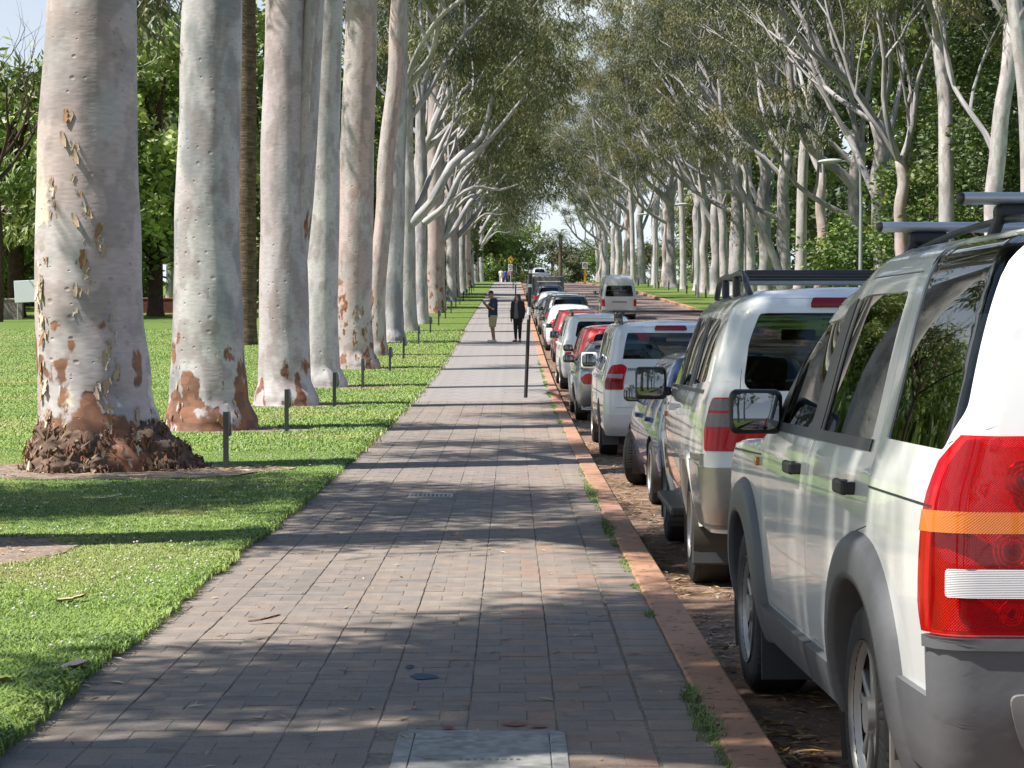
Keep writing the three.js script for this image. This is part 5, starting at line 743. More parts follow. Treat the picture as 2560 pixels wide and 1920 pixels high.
// ---- second: white wagon with roof rack
{
  const k = [[0.42, 0.42, 0.06, 0.08, 0.1, 0.14, 0.25], [0.62, 0.62, 0.02, 0.03, 0.05, 0.14, 0.25], [0.9, 0.9, 0, 0.02, 0.04, 0.14, 0.25], [1.10, 1.10, 0.012, 0.03, 0.12, 0.15, 0.25], [1.18, 1.18, 0.022, 0.035, 0.3, 0.15, 0.25], [1.23, 1.23, 0.03, 0.04, 1.25, 0.15, 0.3], [1.30, 1.30, 0.05, 0.05, 1.4, 0.15, 0.3], [1.80, 1.80, 0.20, 0.17, 2.05, 0.17, 0.3], [1.90, 1.885, 0.27, 0.23, 2.15, 0.18, 0.3], [2.0, 1.94, 0.38, 0.34, 2.3, 0.2, 0.3]];
  const S = new Shell(4.89, 1.94, k, { bow: 0.05, tail: 0.07, nose: 0.1 });
  const champ = paint(0.40, 0.37, 0.33, 0.75, 0.32);
  const t = makeCar('parked_car', 'white four wheel drive wagon with black roof rack and champagne rear bumper', 'car', {
    L: 4.89, W: 1.94, R: 0.385, ur: 1.16, uf: 4.01, tw: 0.275, rimR: 0.22, archR: 0.46, sill: 0.42, paintMat: whiteP, S, gate: { n: 0.75, nTop: 0.665, v0: 0.72, v1: 1.91 }, q: 0.08,
    doors: [{ id: 'r', p: [[1.52, 1.83], [1.44, 1.26], [1.62, 0.9], [1.66, 0.5], [2.44, 0.5], [2.44, 1.25], [2.38, 1.83]], handle: [1.62, 1.13], handleMat: whiteP }, { id: 'f', p: [[2.45, 0.5], [3.5, 0.5], [3.52, 1.16], [3.38, 1.26], [2.78, 1.84], [2.39, 1.83], [2.45, 1.25]], handle: [2.6, 1.13], handleMat: whiteP }],
    windows: [{ p: roundPoly([[1.56, 1.31], [2.38, 1.30], [2.34, 1.775], [1.60, 1.775]], 0.03), door: 'r' }, { p: roundPoly([[2.50, 1.30], [3.3, 1.29], [2.78, 1.77], [2.46, 1.775]], 0.03), door: 'f' }, { p: roundPoly([[0.55, 1.36], [1.38, 1.32], [1.42, 1.775], [0.66, 1.76]], 0.05) }],
    trims: [{ p: [[1.36, 1.31], [1.58, 1.31], [1.62, 1.78], [1.40, 1.78]], name: 'pillar_trim', mat: M.glassDarkTrim }, { p: [[2.36, 1.3], [2.52, 1.3], [2.48, 1.78], [2.32, 1.78]], name: 'pillar_trim' }, { p: [[0.5, 1.285], [3.3, 1.262], [3.3, 1.288], [0.5, 1.31]], name: 'belt_trim' }],
    flare: { Ro: 0.515, h: 0.022, a0: -0.1, a1: -0.1, mat: whiteP, sq: 1.05 }, mirror: { s: 3.22, v: 1.27, out: 0.17, w: 0.24, h: 0.25, mat: M.trim },
    lamps: [
      { p: roundPoly([[-0.13, 0.94], [0.10, 0.94], [0.13, 1.06], [0.10, 1.27], [-0.13, 1.275]], 0.02), mat: M.redLens, sub: [{ name: 'clear_lens', p: [[-0.12, 1.19], [0.10, 1.19], [0.088, 1.26], [-0.12, 1.265]], mat: M.greyLens }, { name: 'indicator_lens', p: [[-0.12, 1.09], [0.12, 1.09], [0.105, 1.175], [-0.12, 1.175]], mat: M.greyLens }] },
      { name: 'gate_lamp', mode: 'tail', p: roundPoly([[0.33, 0.94], [0.71, 0.94], [0.71, 1.09], [0.36, 1.09]], 0.02), mat: M.redLens },
    ],
    sidePatches: [
      { name: 'rear_bumper', p: [[-0.86, 0.46], [0.62, 0.46], [0.62, 0.60], [0.70, 0.86], [0.05, 0.84], [-0.2, 0.84], [-0.25, 0.72], [-0.86, 0.70]], off: 0.03, depth: 0.05, mat: champ },
      { name: 'bumper_reflector', p: roundPoly([[-0.36, 0.60], [-0.28, 0.60], [-0.28, 0.66], [-0.36, 0.66]], 0.02), off: 0.036, mat: M.redLens },
      { name: 'side_cladding', p: [[1.66, 0.60], [3.5, 0.60], [3.52, 0.83], [1.60, 0.83]], off: 0.018, depth: 0.03, mat: champ },
      { name: 'side_cladding', p: [[0.12, 0.84], [0.70, 0.86], [0.72, 0.9], [0.12, 0.92]], off: 0.02, depth: 0.03, mat: champ },
      { name: 'side_repeater', p: roundPoly([[3.62, 1.02], [3.70, 1.02], [3.70, 1.06], [3.62, 1.06]], 0.01), off: 0.012, mat: M.amber },
      { name: 'pillar_vent', p: roundPoly([[0.34, 1.36], [0.40, 1.36], [0.44, 1.52], [0.38, 1.52]], 0.01), off: 0.004, depth: 0.006, mat: whiteP },
    ],
    tailPatches: [{ name: 'stop_lamp', p: [[-0.26, 1.835], [0.26, 1.835], [0.24, 1.885], [-0.24, 1.885]], r: 0.012, off: 0.03, depth: 0.04, mat: M.redDeep, on: 'gate' }],
    rearWindow: [[-0.69, 1.315], [0.69, 1.315], [0.615, 1.80], [-0.615, 1.80]], rearRound: 0.09, rearGlass: M.glass, windscreen: { n0: 0.72, n1: 0.58, v0: 1.31, v1: 1.82 },
    seats: [[1.55, 0.74], [2.5, 0.74]],
    extra: (b, add) => {
      flap(b, add, 0.80, 0.17, 0.52, 1.16 - 0.44, 0.30, std(C(0.06, 0.062, 0.066), 0.6)); flap(b, add, 0.80, 0.2, 0.5, 4.01 - 0.46, 0.28, std(C(0.06, 0.062, 0.066), 0.6));
      for (const s of [1, -1]) { add('side_step', rbox(0.2, 0.06, 1.75, 0.02, s * 0.93, 0.42, 2.6), M.black, b); add('roof_rail', [tube([[s * 0.60, 1.90, 0.42, 0.022], [s * 0.62, 1.98, 0.52, 0.022], [s * 0.62, 2.05, 0.68, 0.022], [s * 0.62, 2.06, 1.6, 0.022], [s * 0.62, 2.04, 2.6, 0.022], [s * 0.62, 1.93, 2.85, 0.022]], 8, 24), rbox(0.05, 0.14, 0.1, 0.02, s * 0.62, 1.98, 1.25), rbox(0.05, 0.14, 0.1, 0.02, s * 0.62, 1.98, 2.1)], M.trim, b); }
      for (const u of [0.7, 1.5, 2.4]) add('roof_bar', rbox(1.24, 0.035, 0.06, 0.015, 0, 2.065, u), M.trim, b); add('roof_bar', rbox(1.2, 0.03, 0.05, 0.012, 0, 2.005, 1.05), M.alloy, b);
      add('rear_view_mirror', rbox(0.26, 0.08, 0.03, 0.02, 0, 1.66, 2.95), M.seat, b); add('steering_wheel', at(new THREE.TorusGeometry(0.18, 0.016, 8, 24), -0.38, 1.08, 2.95, -0.4), M.seat, b); add('dashboard', rbox(1.5, 0.22, 0.4, 0.08, 0, 1.08, 3.2), M.seat, b);
    },
  });
  park(t, 2.12, 13.5, -0.012); letters(t, S, 'SAHARA', 0.705, 0.878, 0.032, M.badge, 1.7);
}
// ---- generic shapes for the rest of the row
function genSpec(o) {
  const { L = 4.3, W = 1.74, H = 1.48, hb = 0.92, sill = 0.22, ur = 0.78, wb = 2.55, R = 0.31, tumble = 0.2, rake = 0.45, deck = 0, cowl = 1.15, top = 1.95, r = 0.2, hood = 0.8, bow = 0.08, tail = 0.09, crown = 0.03, tw = 0.2 } = o;
  const k = [[sill, sill, 0.06, 0.10, 0.12, r, 0.3], [0.42, 0.42, 0.015, 0.02, 0.04, r, 0.3], [0.62, 0.62, 0, 0, 0.05, r, 0.3], [hood - 0.05, hood - 0.05, 0.012, 0.02, 0.22, r, 0.3], [hood, hood, 0.022, 0.03, 0.45, r, 0.3]];
  const h2v = Math.max(hb, hood + 0.05); k.push([h2v, h2v, 0.045, 0.05 + deck * 0.9, cowl, r, 0.3], [h2v + 0.05, h2v + 0.05, 0.06, 0.07 + deck, cowl + 0.08, r, 0.3], [H - 0.13, H - 0.135, tumble, 0.07 + rake, top - 0.12, r, 0.3], [H - 0.05, H - 0.06, tumble + 0.06, 0.13 + rake, top, r, 0.3], [H + 0.02, H - 0.02, tumble + 0.17, 0.28 + rake, top + 0.16, r * 1.1, 0.3]);
  const S = new Shell(L, W, k, { bow, tail, nose: 0.12 }), uf = ur + wb, wl = h2v + 0.05, wt = H - 0.15, n0 = W / 2 - 0.21, n1 = W / 2 - tumble - 0.19;
  const uB = o.uB || L * 0.46, aB = L - cowl - 0.28, aT = L - top - 0.02, cB = o.cB || ur + 0.12, rearU = 0.07 + rake + 0.28;
  const doors = [], windows = [];
  if (o.coupe) { doors.push({ id: 'f', p: [[uB - 0.5, wl - 0.01], [uB - 0.45, 0.35], [aB + 0.2, 0.33], [aB + 0.22, hood + 0.01], [aB + 0.05, wl - 0.01]], handle: [uB - 0.3, hood - 0.06], handleMat: o.paint }); windows.push({ p: roundPoly([[uB - 0.45, wl + 0.02], [aB, wl + 0.02], [aT - 0.05, wt], [uB - 0.1, wt], [uB - 0.38, wl + 0.2]], 0.03) }); }
  else {
    doors.push({ id: 'r', p: [[cB + 0.22, wt + 0.03], [cB, wl], [ur + R * 0.75, R + 0.36], [ur + R + 0.14, 0.35], [uB - 0.005, 0.33], [uB - 0.005, wt + 0.03]], handle: [cB + 0.15, hood + 0.01], handleMat: o.paint }, { id: 'f', p: [[uB + 0.005, 0.33], [uf - R - 0.1, 0.33], [uf - R - 0.06, hood - 0.02], [aB + 0.1, wl - 0.01], [aT, wt + 0.03], [uB + 0.005, wt + 0.03]], handle: [uB + 0.14, hood + 0.01], handleMat: o.paint });
    windows.push({ p: roundPoly([[cB + 0.1, wl + 0.03], [uB - 0.06, wl + 0.02], [uB - 0.06, wt - 0.01], [cB + 0.24, wt - 0.01]], 0.03), door: 'r' }, { p: roundPoly([[uB + 0.06, wl + 0.02], [aB - 0.02, wl + 0.02], [aT - 0.06, wt - 0.02], [uB + 0.06, wt - 0.01]], 0.03), door: 'f' });
    if (o.quarter) windows.push({ p: roundPoly([[0.42 + rake * 0.3, wl + 0.05], [cB - 0.05, wl + 0.03], [cB + 0.1, wt - 0.01], [rearU + 0.12, wt - 0.02]], 0.04) });
  }
  const lp = o.lamp || [-0.16, 0.16, 0.72, 0.95], gn = o.gn || W / 2 - 0.2, g0 = o.g0 || 0.6;
  const gt = Math.min(gn, n1 - 0.02), gw = (v) => lerp(gn, gt, clamp((v - g0) / (H - 0.06 - g0), 0, 1)) - 0.035, rwb = Math.min(n0 - 0.06, gw(wl + 0.04)), rwt = Math.min(n1 - 0.05, gw(wt));
  return { L, W, R, ur, uf, tw, rimR: R * 0.68, archR: R + 0.045, sill: sill + 0.02, S, paintMat: o.paint, crown, q: o.q || 0.11, gate: { n: gn, nTop: Math.min(gn, n1 - 0.02), v0: g0, v1: H - 0.06 }, doors, windows, glass: o.glass || M.glassDark,
    trims: o.coupe ? [] : [{ p: [[uB - 0.07, wl + 0.01], [uB + 0.07, wl + 0.01], [uB + 0.07, wt], [uB - 0.07, wt]], name: 'pillar_trim' }], mirror: { s: aB - 0.04, v: wl + 0.01, out: o.mout || 0.11, w: o.mw || 0.2, h: o.mh || 0.14, mat: o.mirrorMat || o.paint, oval: o.oval },
    lamps: [{ p: roundPoly(o.lampP || [[lp[0], lp[2]], [lp[1], lp[2] + 0.02], [lp[1] - 0.02, lp[3]], [lp[0] + 0.03, lp[3]]], 0.03), mat: M.redLens, sub: o.lampSub || [] }],
    rearWindow: [[-rwb, wl + 0.04], [rwb, wl + 0.04], [rwt, wt], [-rwt, wt]], rearGlass: o.rearGlass, rearRound: 0.07, windscreen: { n0: n0, n1: n1, v0: wl + 0.03, v1: wt + 0.02 },
    sidePatches: [...(o.bumperMat !== null ? [{ name: 'rear_bumper', p: [[-W / 2 + 0.06, 0.30], [ur - R - 0.06, 0.30], [ur - R - 0.06, 0.42], [0.2, 0.56], [-0.1, 0.58], [-W / 2 + 0.06, 0.58]], off: 0.012, depth: 0.03, mat: o.bumperMat || o.paint }] : []), ...(o.side || [])],
    tailPatches: [{ name: 'number_plate', p: [[-0.19, 0.66], [0.19, 0.66], [0.19, 0.76], [-0.19, 0.76]], off: 0.008, depth: 0.012, mat: M.plate, on: 'gate' }, ...(o.tailP || [])],
    seats: [[L * 0.34, 0.52], [L * 0.55, 0.52]], steer: o.steer, spokes: o.spokes || 7, twin: 0, flare: o.flare, tuck: o.tuck ?? 0.03, rimMat: o.rimMat, extra: o.extra };
}

const navy = paint(0.015, 0.028, 0.095, 0.2, 0.3), silver = paint(0.36, 0.37, 0.385, 0.8, 0.3), red = paint(0.50, 0.012, 0.014, 0, 0.3), darkRed = paint(0.22, 0.012, 0.014, 0.1, 0.3), blackP = paint(0.012, 0.012, 0.014, 0.1, 0.3), greyP = paint(0.16, 0.165, 0.17, 0.6, 0.35), slate = paint(0.03, 0.036, 0.055, 0.4, 0.3);
{
  let t, s;
  // third: small dark blue hatchback
  t = makeCar('parked_car', 'dark navy hatchback between the two white wagons, black oval mirror', 'car', genSpec({ L: 4.2, W: 1.72, H: 1.47, rake: 0.4, paint: navy, oval: true, mw: 0.2, mh: 0.15, mout: 0.07, mirrorMat: M.black, r: 0.24, steer: -0.38, lamp: [-0.16, 0.12, 0.7, 1.0], q: 0.09, side: [{ name: 'side_repeater', p: roundPoly([[3.15, 0.66], [3.22, 0.66], [3.22, 0.69], [3.15, 0.69]], 0.008), off: 0.008, mat: M.amber }] }));
  park(t, 2.19, 20.5, 0.02);
  // fourth: pearl white wagon with a black cross bar
  s = genSpec({ L: 4.69, W: 1.83, H: 1.77, hb: 1.12, hood: 1.02, sill: 0.30, ur: 1.0, wb: 2.715, R: 0.355, tumble: 0.17, rake: 0.22, cowl: 1.2, top: 1.95, r: 0.17, tail: 0.06, bow: 0.05, paint: pearl, gn: 0.63, g0: 0.62, quarter: true, uB: 2.22, cB: 1.22, mw: 0.23, mh: 0.23, mirrorMat: pearl, q: 0.08, rearGlass: M.glass, tw: 0.23,
    lampP: [[-0.17, 0.89], [0.10, 0.89], [0.13, 1.0], [0.12, 1.2], [-0.02, 1.22], [-0.11, 1.17]], lampSub: [{ name: 'clear_band', p: [[-0.115, 1.035], [0.12, 1.045], [0.12, 1.09], [-0.105, 1.09]], mat: M.whiteLens }, { name: 'lower_lens', p: [[-0.15, 0.91], [0.10, 0.91], [0.12, 1.02], [-0.12, 1.02]], mat: M.redDeep }],
    tailP: [{ name: 'stop_lamp', p: [[-0.21, 1.655], [0.21, 1.655], [0.19, 1.70], [-0.19, 1.70]], r: 0.012, off: 0.03, depth: 0.04, mat: M.redDeep, on: 'gate' }, { name: 'plate_garnish', p: [[-0.36, 1.02], [0.36, 1.02], [0.36, 1.07], [-0.36, 1.07]], off: 0.025, depth: 0.03, mat: pearl, on: 'gate' }],
    extra: (b, add) => { flap(b, add, 0.76, 0.15, 0.48, 1.0 - 0.42, 0.22, std(C(0.10, 0.10, 0.105), 0.6)); for (const u of [1.35, 2.35]) { add('roof_bar', rbox(1.42, 0.035, 0.06, 0.015, 0, 1.895, u), M.black, b); for (const q of [1, -1]) add('bar_foot', [rbox(0.07, 0.13, 0.13, 0.03, q * 0.60, 1.82, u), rbox(0.05, 0.06, 0.22, 0.02, q * 0.60, 1.77, u)], M.black, b); } for (const q of [1, -1]) add('roof_rail', tube([[q * 0.61, 1.70, 0.45, 0.018], [q * 0.61, 1.77, 0.7, 0.02], [q * 0.61, 1.78, 1.8, 0.02], [q * 0.60, 1.73, 2.65, 0.018]], 7, 16), M.trim, b); add('rear_view_mirror', rbox(0.24, 0.07, 0.03, 0.02, 0, 1.5, 2.75), M.seat, b); add('dashboard', rbox(1.4, 0.2, 0.4, 0.08, 0, 1.02, 3.1), M.seat, b); } });
  s.rearWindow = [[-0.70, 1.285], [0.70, 1.285], [0.60, 1.62], [-0.60, 1.62]];
  s.gate.nTop = 0.625; s.gate.v1 = 1.70; s.gate.n = 0.72; s.gate.v0 = 0.66; s.rearWindow = [[-0.705, 1.285], [0.705, 1.285], [0.61, 1.625], [-0.61, 1.625]]; s.gate.n = 0.76; s.gate.nTop = 0.70;
  t = makeCar('parked_car', 'pearl white wagon with one black cross bar on its roof, name badge on the tailgate', 'car', s); park(t, 2.05, 28.0, 0);
  letters(t, s.S, 'TOYOTA', 0.57, 1.135, 0.036, M.badge, 1.15, 'name_badge'); letters(t, s.S, 'V6 4WD', 0.55, 0.925, 0.034, M.badge, 1.25, 'model_badge'); letters(t, s.S, 'CVX', 0.47, 0.865, 0.034, M.badge, 1.3, 'model_badge');
  // fifth: silver coupe
  t = makeCar('parked_car', 'low silver coupe with rounded wheel arches behind the pearl white wagon', 'car', genSpec({ coupe: true, L: 4.05, W: 1.78, H: 1.36, hb: 0.93, hood: 0.86, ur: 0.82, wb: 2.43, R: 0.325, rake: 1.15, deck: 0.22, top: 1.75, cowl: 1.2, r: 0.3, paint: silver, oval: true, mirrorMat: M.black, tumble: 0.26, flare: { Ro: 0.46, h: 0.035, mat: silver, a0: -0.4, a1: -0.4 }, lampP: [[-0.30, 0.64], [0.06, 0.64], [0.16, 0.74], [0.02, 0.83], [-0.28, 0.78]] })); park(t, 1.97, 37.0, 0.012);
  // sixth: red hatch
  t = makeCar('parked_car', 'bright red hatchback with small amber and red tail lamps', 'car', genSpec({ L: 3.9, W: 1.68, H: 1.56, hb: 1.0, hood: 0.92, ur: 0.68, wb: 2.45, R: 0.30, rake: 0.26, tumble: 0.19, paint: red, lamp: [-0.1, 0.12, 0.86, 1.12], r: 0.22, bumperMat: red, mirrorMat: M.black, oval: true, lampSub: [{ name: 'amber_lens', p: [[-0.07, 0.97], [0.07, 0.97], [0.07, 1.04], [-0.07, 1.04]], mat: M.amber }] })); park(t, 2.02, 42.0, 0.005);
  // seventh: white SUV
  t = makeCar('parked_car', 'bright white off roader with stubby roof rails behind the red hatchback', 'car', genSpec({ L: 4.4, W: 1.78, H: 1.70, hb: 1.1, hood: 1.0, sill: 0.28, ur: 0.85, wb: 2.62, R: 0.34, rake: 0.22, tumble: 0.18, paint: whiteP, quarter: true, r: 0.2, lamp: [-0.14, 0.06, 0.74, 0.86], mirrorMat: M.black, mw: 0.22, mh: 0.17, q: 0.1, tailP: [{ name: 'roof_spoiler', p: [[-0.55, 1.60], [0.55, 1.60], [0.52, 1.66], [-0.52, 1.66]], r: 0.02, off: 0.05, depth: 0.06, mat: whiteP }], extra: (b, add) => { for (const q of [1, -1]) add('roof_rail', [tube([[q * 0.58, 1.66, 0.6, 0.022], [q * 0.58, 1.735, 0.85, 0.024], [q * 0.58, 1.74, 1.7, 0.024], [q * 0.57, 1.69, 2.5, 0.02]], 7, 16), rbox(0.06, 0.08, 0.25, 0.02, q * 0.58, 1.69, 0.8)], M.trim, b); add('aerial', cyl(0.006, 0.003, 0.22, 0.0, 1.79, 0.75, -0.4, 0, 0, 6), M.black, b); } })); park(t, 1.96, 48.9, 0.012);
  // eighth: dark red hatch with black roof
  t = makeCar('parked_car', 'dark red car with black roof, mostly hidden behind the white off roader', 'car', genSpec({ L: 4.2, W: 1.74, H: 1.53, paint: darkRed, rake: 0.36, lamp: [-0.14, 0.12, 0.8, 1.06], mirrorMat: darkRed, q: 0.14, extra: (b, add, S) => add('roof_skin', lid(S, S.vT, 0.034), blackP, b) })); park(t, 2.03, 63.6, 0);
  // ninth .. thirteenth
  t = makeCar('parked_car', 'white rounded hatchback with dark red mirror, beside the dark wagon', 'car', genSpec({ L: 4.1, W: 1.72, H: 1.5, paint: whiteP, rake: 0.5, lamp: [-0.12, 0.12, 0.8, 1.05], mirrorMat: darkRed, q: 0.14, r: 0.26 })); park(t, 1.92, 71.2, 0);
  t = makeCar('parked_car', 'black sport wagon with broad dark rear window and thin roof aerials', 'car', genSpec({ L: 4.6, W: 1.82, H: 1.68, hb: 1.05, hood: 0.98, sill: 0.26, ur: 0.95, wb: 2.7, R: 0.34, rake: 0.3, paint: blackP, quarter: true, lamp: [-0.2, 0.1, 0.84, 1.05], mirrorMat: blackP, q: 0.14, extra: (b, add) => { for (const q of [0.4, -0.4]) add('aerial', cyl(0.008, 0.006, 0.12, q, 1.72, 0.9, 0, 0, 0, 6), M.black, b); } })); park(t, 2.02, 79.0, 0);
  t = makeCar('parked_car', 'silver grey hatchback with sun glinting on its curved rear window', 'car', genSpec({ L: 4.1, W: 1.7, H: 1.5, paint: silver, rake: 0.55, lamp: [-0.14, 0.14, 0.74, 0.98], mirrorMat: M.black, q: 0.16, r: 0.26 })); park(t, 1.9, 85.6, 0.01);
  t = makeCar('parked_car', 'white hatchback with arched roof, in front of the navy wagon with a rack', 'car', genSpec({ L: 4.2, W: 1.75, H: 1.5, paint: whiteP, rake: 0.55, lamp: [-0.14, 0.14, 0.78, 1.02], mirrorMat: M.black, q: 0.16, r: 0.28, tumble: 0.24 })); park(t, 1.9, 96.0, 0.01);
  t = makeCar('parked_car', 'navy wagon with a silver bar across its roof, before the grey canopy truck', 'car', genSpec({ L: 4.5, W: 1.76, H: 1.52, paint: slate, rake: 0.34, quarter: true, q: 0.16, extra: (b, add) => { add('roof_bar', rbox(1.26, 0.05, 0.08, 0.02, 0, 1.68, 1.2), M.alloyBar, b); for (const q of [0.5, -0.5]) add('bar_foot', rbox(0.07, 0.14, 0.12, 0.03, q, 1.6, 1.2), M.black, b); } })); park(t, 2.0, 116.5, 0);
  // fourteenth: grey canopy truck
  t = makeCar('parked_truck', 'grey utility truck with a tall square canvas canopy', 'truck', genSpec({ L: 5.1, W: 1.84, H: 1.72, hb: 1.08, hood: 1.0, sill: 0.34, ur: 1.0, wb: 3.0, R: 0.35, rake: 1.9, deck: 1.75, top: 1.9, cowl: 1.3, paint: greyP, q: 0.18, cB: 2.35, uB: 2.75, lamp: [-0.1, 0.08, 0.7, 0.95], mirrorMat: M.black, extra: (b, add) => { const c = add('canopy', rbox(1.9, 0.9, 2.1, 0.05, 0, 1.45, 1.08, 0, 0, 0, 2), std(C(0.19, 0.19, 0.195), 0.85), b); add('canopy_seam', [box(0.03, 0.84, 0.02, 0.78, 1.45, 0.02), box(0.03, 0.84, 0.02, -0.78, 1.45, 0.02)], M.trim, c); } })); park(t, 2.0, 124.3, 0); t.userData.group = 'cars parked along the kerb';
  t = makeCar('parked_car', 'silver and black four wheel drive parked tight on the kerb up the hill', 'car', genSpec({ L: 4.7, W: 1.86, H: 1.84, hb: 1.15, hood: 1.05, sill: 0.34, ur: 1.0, wb: 2.75, R: 0.37, rake: 0.16, tumble: 0.16, paint: silver, quarter: true, q: 0.18, bumperMat: M.trim, lamp: [-0.1, 0.1, 0.9, 1.15], mirrorMat: M.black })); park(t, 1.9, 147, 0.01);
  t = makeCar('parked_car', 'farthest parked car, a white wagon cresting the hill', 'car', genSpec({ L: 4.6, W: 1.82, H: 1.72, hb: 1.1, hood: 1.0, ur: 0.95, wb: 2.7, R: 0.34, rake: 0.26, paint: whiteP, quarter: true, q: 0.18, lamp: [-0.1, 0.1, 0.9, 1.15] })); park(t, 2.95, 233, 0);
  // the van driving away
  const k = [[0.30, 0.30, 0.05, 0.08, 0.1, 0.12, 0.3], [0.5, 0.5, 0, 0.02, 0.05, 0.12, 0.3], [1.0, 1.0, 0, 0.0, 0.12, 0.12, 0.3], [1.15, 1.15, 0.01, 0.01, 0.22, 0.12, 0.3], [1.65, 1.65, 0.10, 0.10, 0.75, 0.12, 0.3], [1.74, 1.74, 0.12, 0.12, 0.85, 0.14, 0.3], [1.95, 1.95, 0.17, 0.17, 1.0, 0.18, 0.3], [2.1, 2.08, 0.26, 0.26, 1.2, 0.22, 0.3], [2.2, 2.14, 0.40, 0.42, 1.4, 0.24, 0.3]], S = new Shell(4.6, 1.72, k, { bow: 0.03, tail: 0.05, nose: 0.1 }), vanP = paint(0.60, 0.61, 0.60, 0, 0.4);
  t = makeCar('passenger_van', 'white high roofed van driving away up the open lane', 'van', { L: 4.6, W: 1.72, R: 0.32, ur: 1.05, uf: 3.5, tw: 0.2, rimR: 0.2, archR: 0.37, sill: 0.3, paintMat: vanP, S, q: 0.1, gate: { n: 0.74, nTop: 0.64, v0: 0.52, v1: 1.76 }, doors: [{ id: 'f', p: [[2.9, 0.4], [3.05, 0.4], [3.15, 0.75], [3.5, 0.8], [3.9, 0.7], [3.95, 1.1], [3.6, 1.7], [2.9, 1.7]], handle: [3.0, 1.0] }], windows: [{ p: roundPoly([[2.98, 1.14], [3.75, 1.14], [3.5, 1.62], [2.98, 1.62]], 0.04), door: 'f' }, { p: roundPoly([[1.75, 1.14], [2.82, 1.14], [2.82, 1.62], [1.75, 1.62]], 0.05) }, { p: roundPoly([[0.4, 1.14], [1.65, 1.14], [1.65, 1.62], [0.5, 1.62]], 0.05) }], glass: M.glassDark, mirror: { s: 3.7, v: 1.22, out: 0.2, w: 0.16, h: 0.2, mat: M.black }, lamps: [{ p: roundPoly([[-0.09, 0.66], [0.07, 0.66], [0.07, 1.0], [-0.09, 1.0]], 0.02), mat: M.redLens, sub: [{ name: 'amber_lens', p: [[-0.08, 0.84], [0.06, 0.84], [0.06, 0.9], [-0.08, 0.9]], mat: M.redDeep }] }], sidePatches: [{ name: 'rear_bumper', p: [[-0.78, 0.30], [0.6, 0.30], [0.6, 0.48], [-0.78, 0.50]], off: 0.04, depth: 0.05, mat: std(C(0.42, 0.42, 0.41), 0.6) }], tailPatches: [{ name: 'gate_handle', p: [[-0.36, 0.85], [0.36, 0.85], [0.36, 0.89], [-0.36, 0.89]], off: 0.012, mat: M.black, on: 'gate' }, { name: 'number_plate', p: [[-0.19, 0.62], [0.19, 0.62], [0.19, 0.76], [-0.19, 0.76]], off: 0.012, mat: M.plate, on: 'gate' }], rearWindow: [[-0.68, 1.13], [0.68, 1.13], [0.60, 1.66], [-0.60, 1.66]], rearRound: 0.08, rearGlass: M.glass, windscreen: { n0: 0.7, n1: 0.6, v0: 1.18, v1: 1.68 }, seats: [[3.0, 0.8]], spokes: 6, twin: 0, tuck: 0.04 });
  t.userData.group = undefined; delete t.userData.group; park(t, 5.15, 105, 0);
  for (const [n, w] of [[0.12, 0.03], [0.07, 0.02], [0.0, 0.05], [-0.08, 0.03]]) mesh('plate_mark', box(w, 0.07, 0.004, -n, 0.69, 0.045), std(C(0.06, 0.08, 0.2), 0.6), t);
}
// ---------------------------------------------------------------- posts, signs, lamps and small things
M.post = std(C(0.035, 0.04, 0.043), 0.5); M.plaque = std(C(0.45, 0.46, 0.46), 0.35, { metalness: 0.7 }); M.whiteBand = std(C(0.72, 0.72, 0.70), 0.5); M.galv = std(C(0.42, 0.44, 0.45), 0.45, { metalness: 0.5 });
{
  const GR = 'dark plaque posts beside the left avenue gums';
  const p0 = thing('marker_post', 'nearest dark plaque post, standing right of the broad shedding gum', 'marker post', GR);
  mesh('post', rbox(0.06, 0.66, 0.03, 0.006, 0, 0.31, 0), M.post, p0); const pl = mesh('plaque', cyl(0.13, 0.13, 0.02, 0.05, 0.51, 0.008, 0, 0.24, Math.PI / 2, 28), M.plaque, p0); mesh('plaque_back', cyl(0.135, 0.135, 0.018, 0.036, 0.51, 0.006, 0, 0.24, Math.PI / 2, 28), M.post, p0);
  p0.position.set(-3.12, G(23.8) + 0.03, -23.8);
  const L = [[31, -3.2, 'second dark plaque post, on bare soil right of the rust stained gum'], [38.6, -3.14, 'third plaque post, beside the mauve grey gum with fused stem'], [46.5, -3.18, 'fourth plaque post, beside the slender white gum'], [54.6, -3.05, 'fifth plaque post, before the gum with a wide flaking foot'], [62.5, -3.1, 'sixth plaque post, near the salmon pink gum'], [72.5, -3.1, 'seventh plaque post, near the blue grey gum']];
  for (let i = 0; i < 11; i++) L.push([83 + i * 9.4, -3.1, `${ORD[i + 7]} plaque post counted from the front along the left lawn edge`]);
  L.forEach(([z, x, l], i) => { const c = copy(p0, l); c.position.set(x, G(z) + 0.03, -z); c.rotation.y = 0.15 * Math.sin(i * 2.1); });
  const peg = thing('lawn_peg', 'nearest short black peg on the right lawn strip', 'peg', 'short black pegs on the right lawn strip', [13.3, G(150) + RD + 0.16, -150]);
  mesh('post', rbox(0.12, 0.85, 0.06, 0.02, 0, 0.4, 0), M.post, peg); mesh('plaque', box(0.13, 0.2, 0.02, 0, 0.72, 0.045), M.plaque, peg);
  for (let i = 0; i < 8; i++) { const z = 158 + i * 8.4, c = copy(peg, `${ORD[i + 1]} short black peg from the front on the right lawn strip`); c.position.set(13.3 + bend(z), G(z) + RD + 0.16, -z); }
}
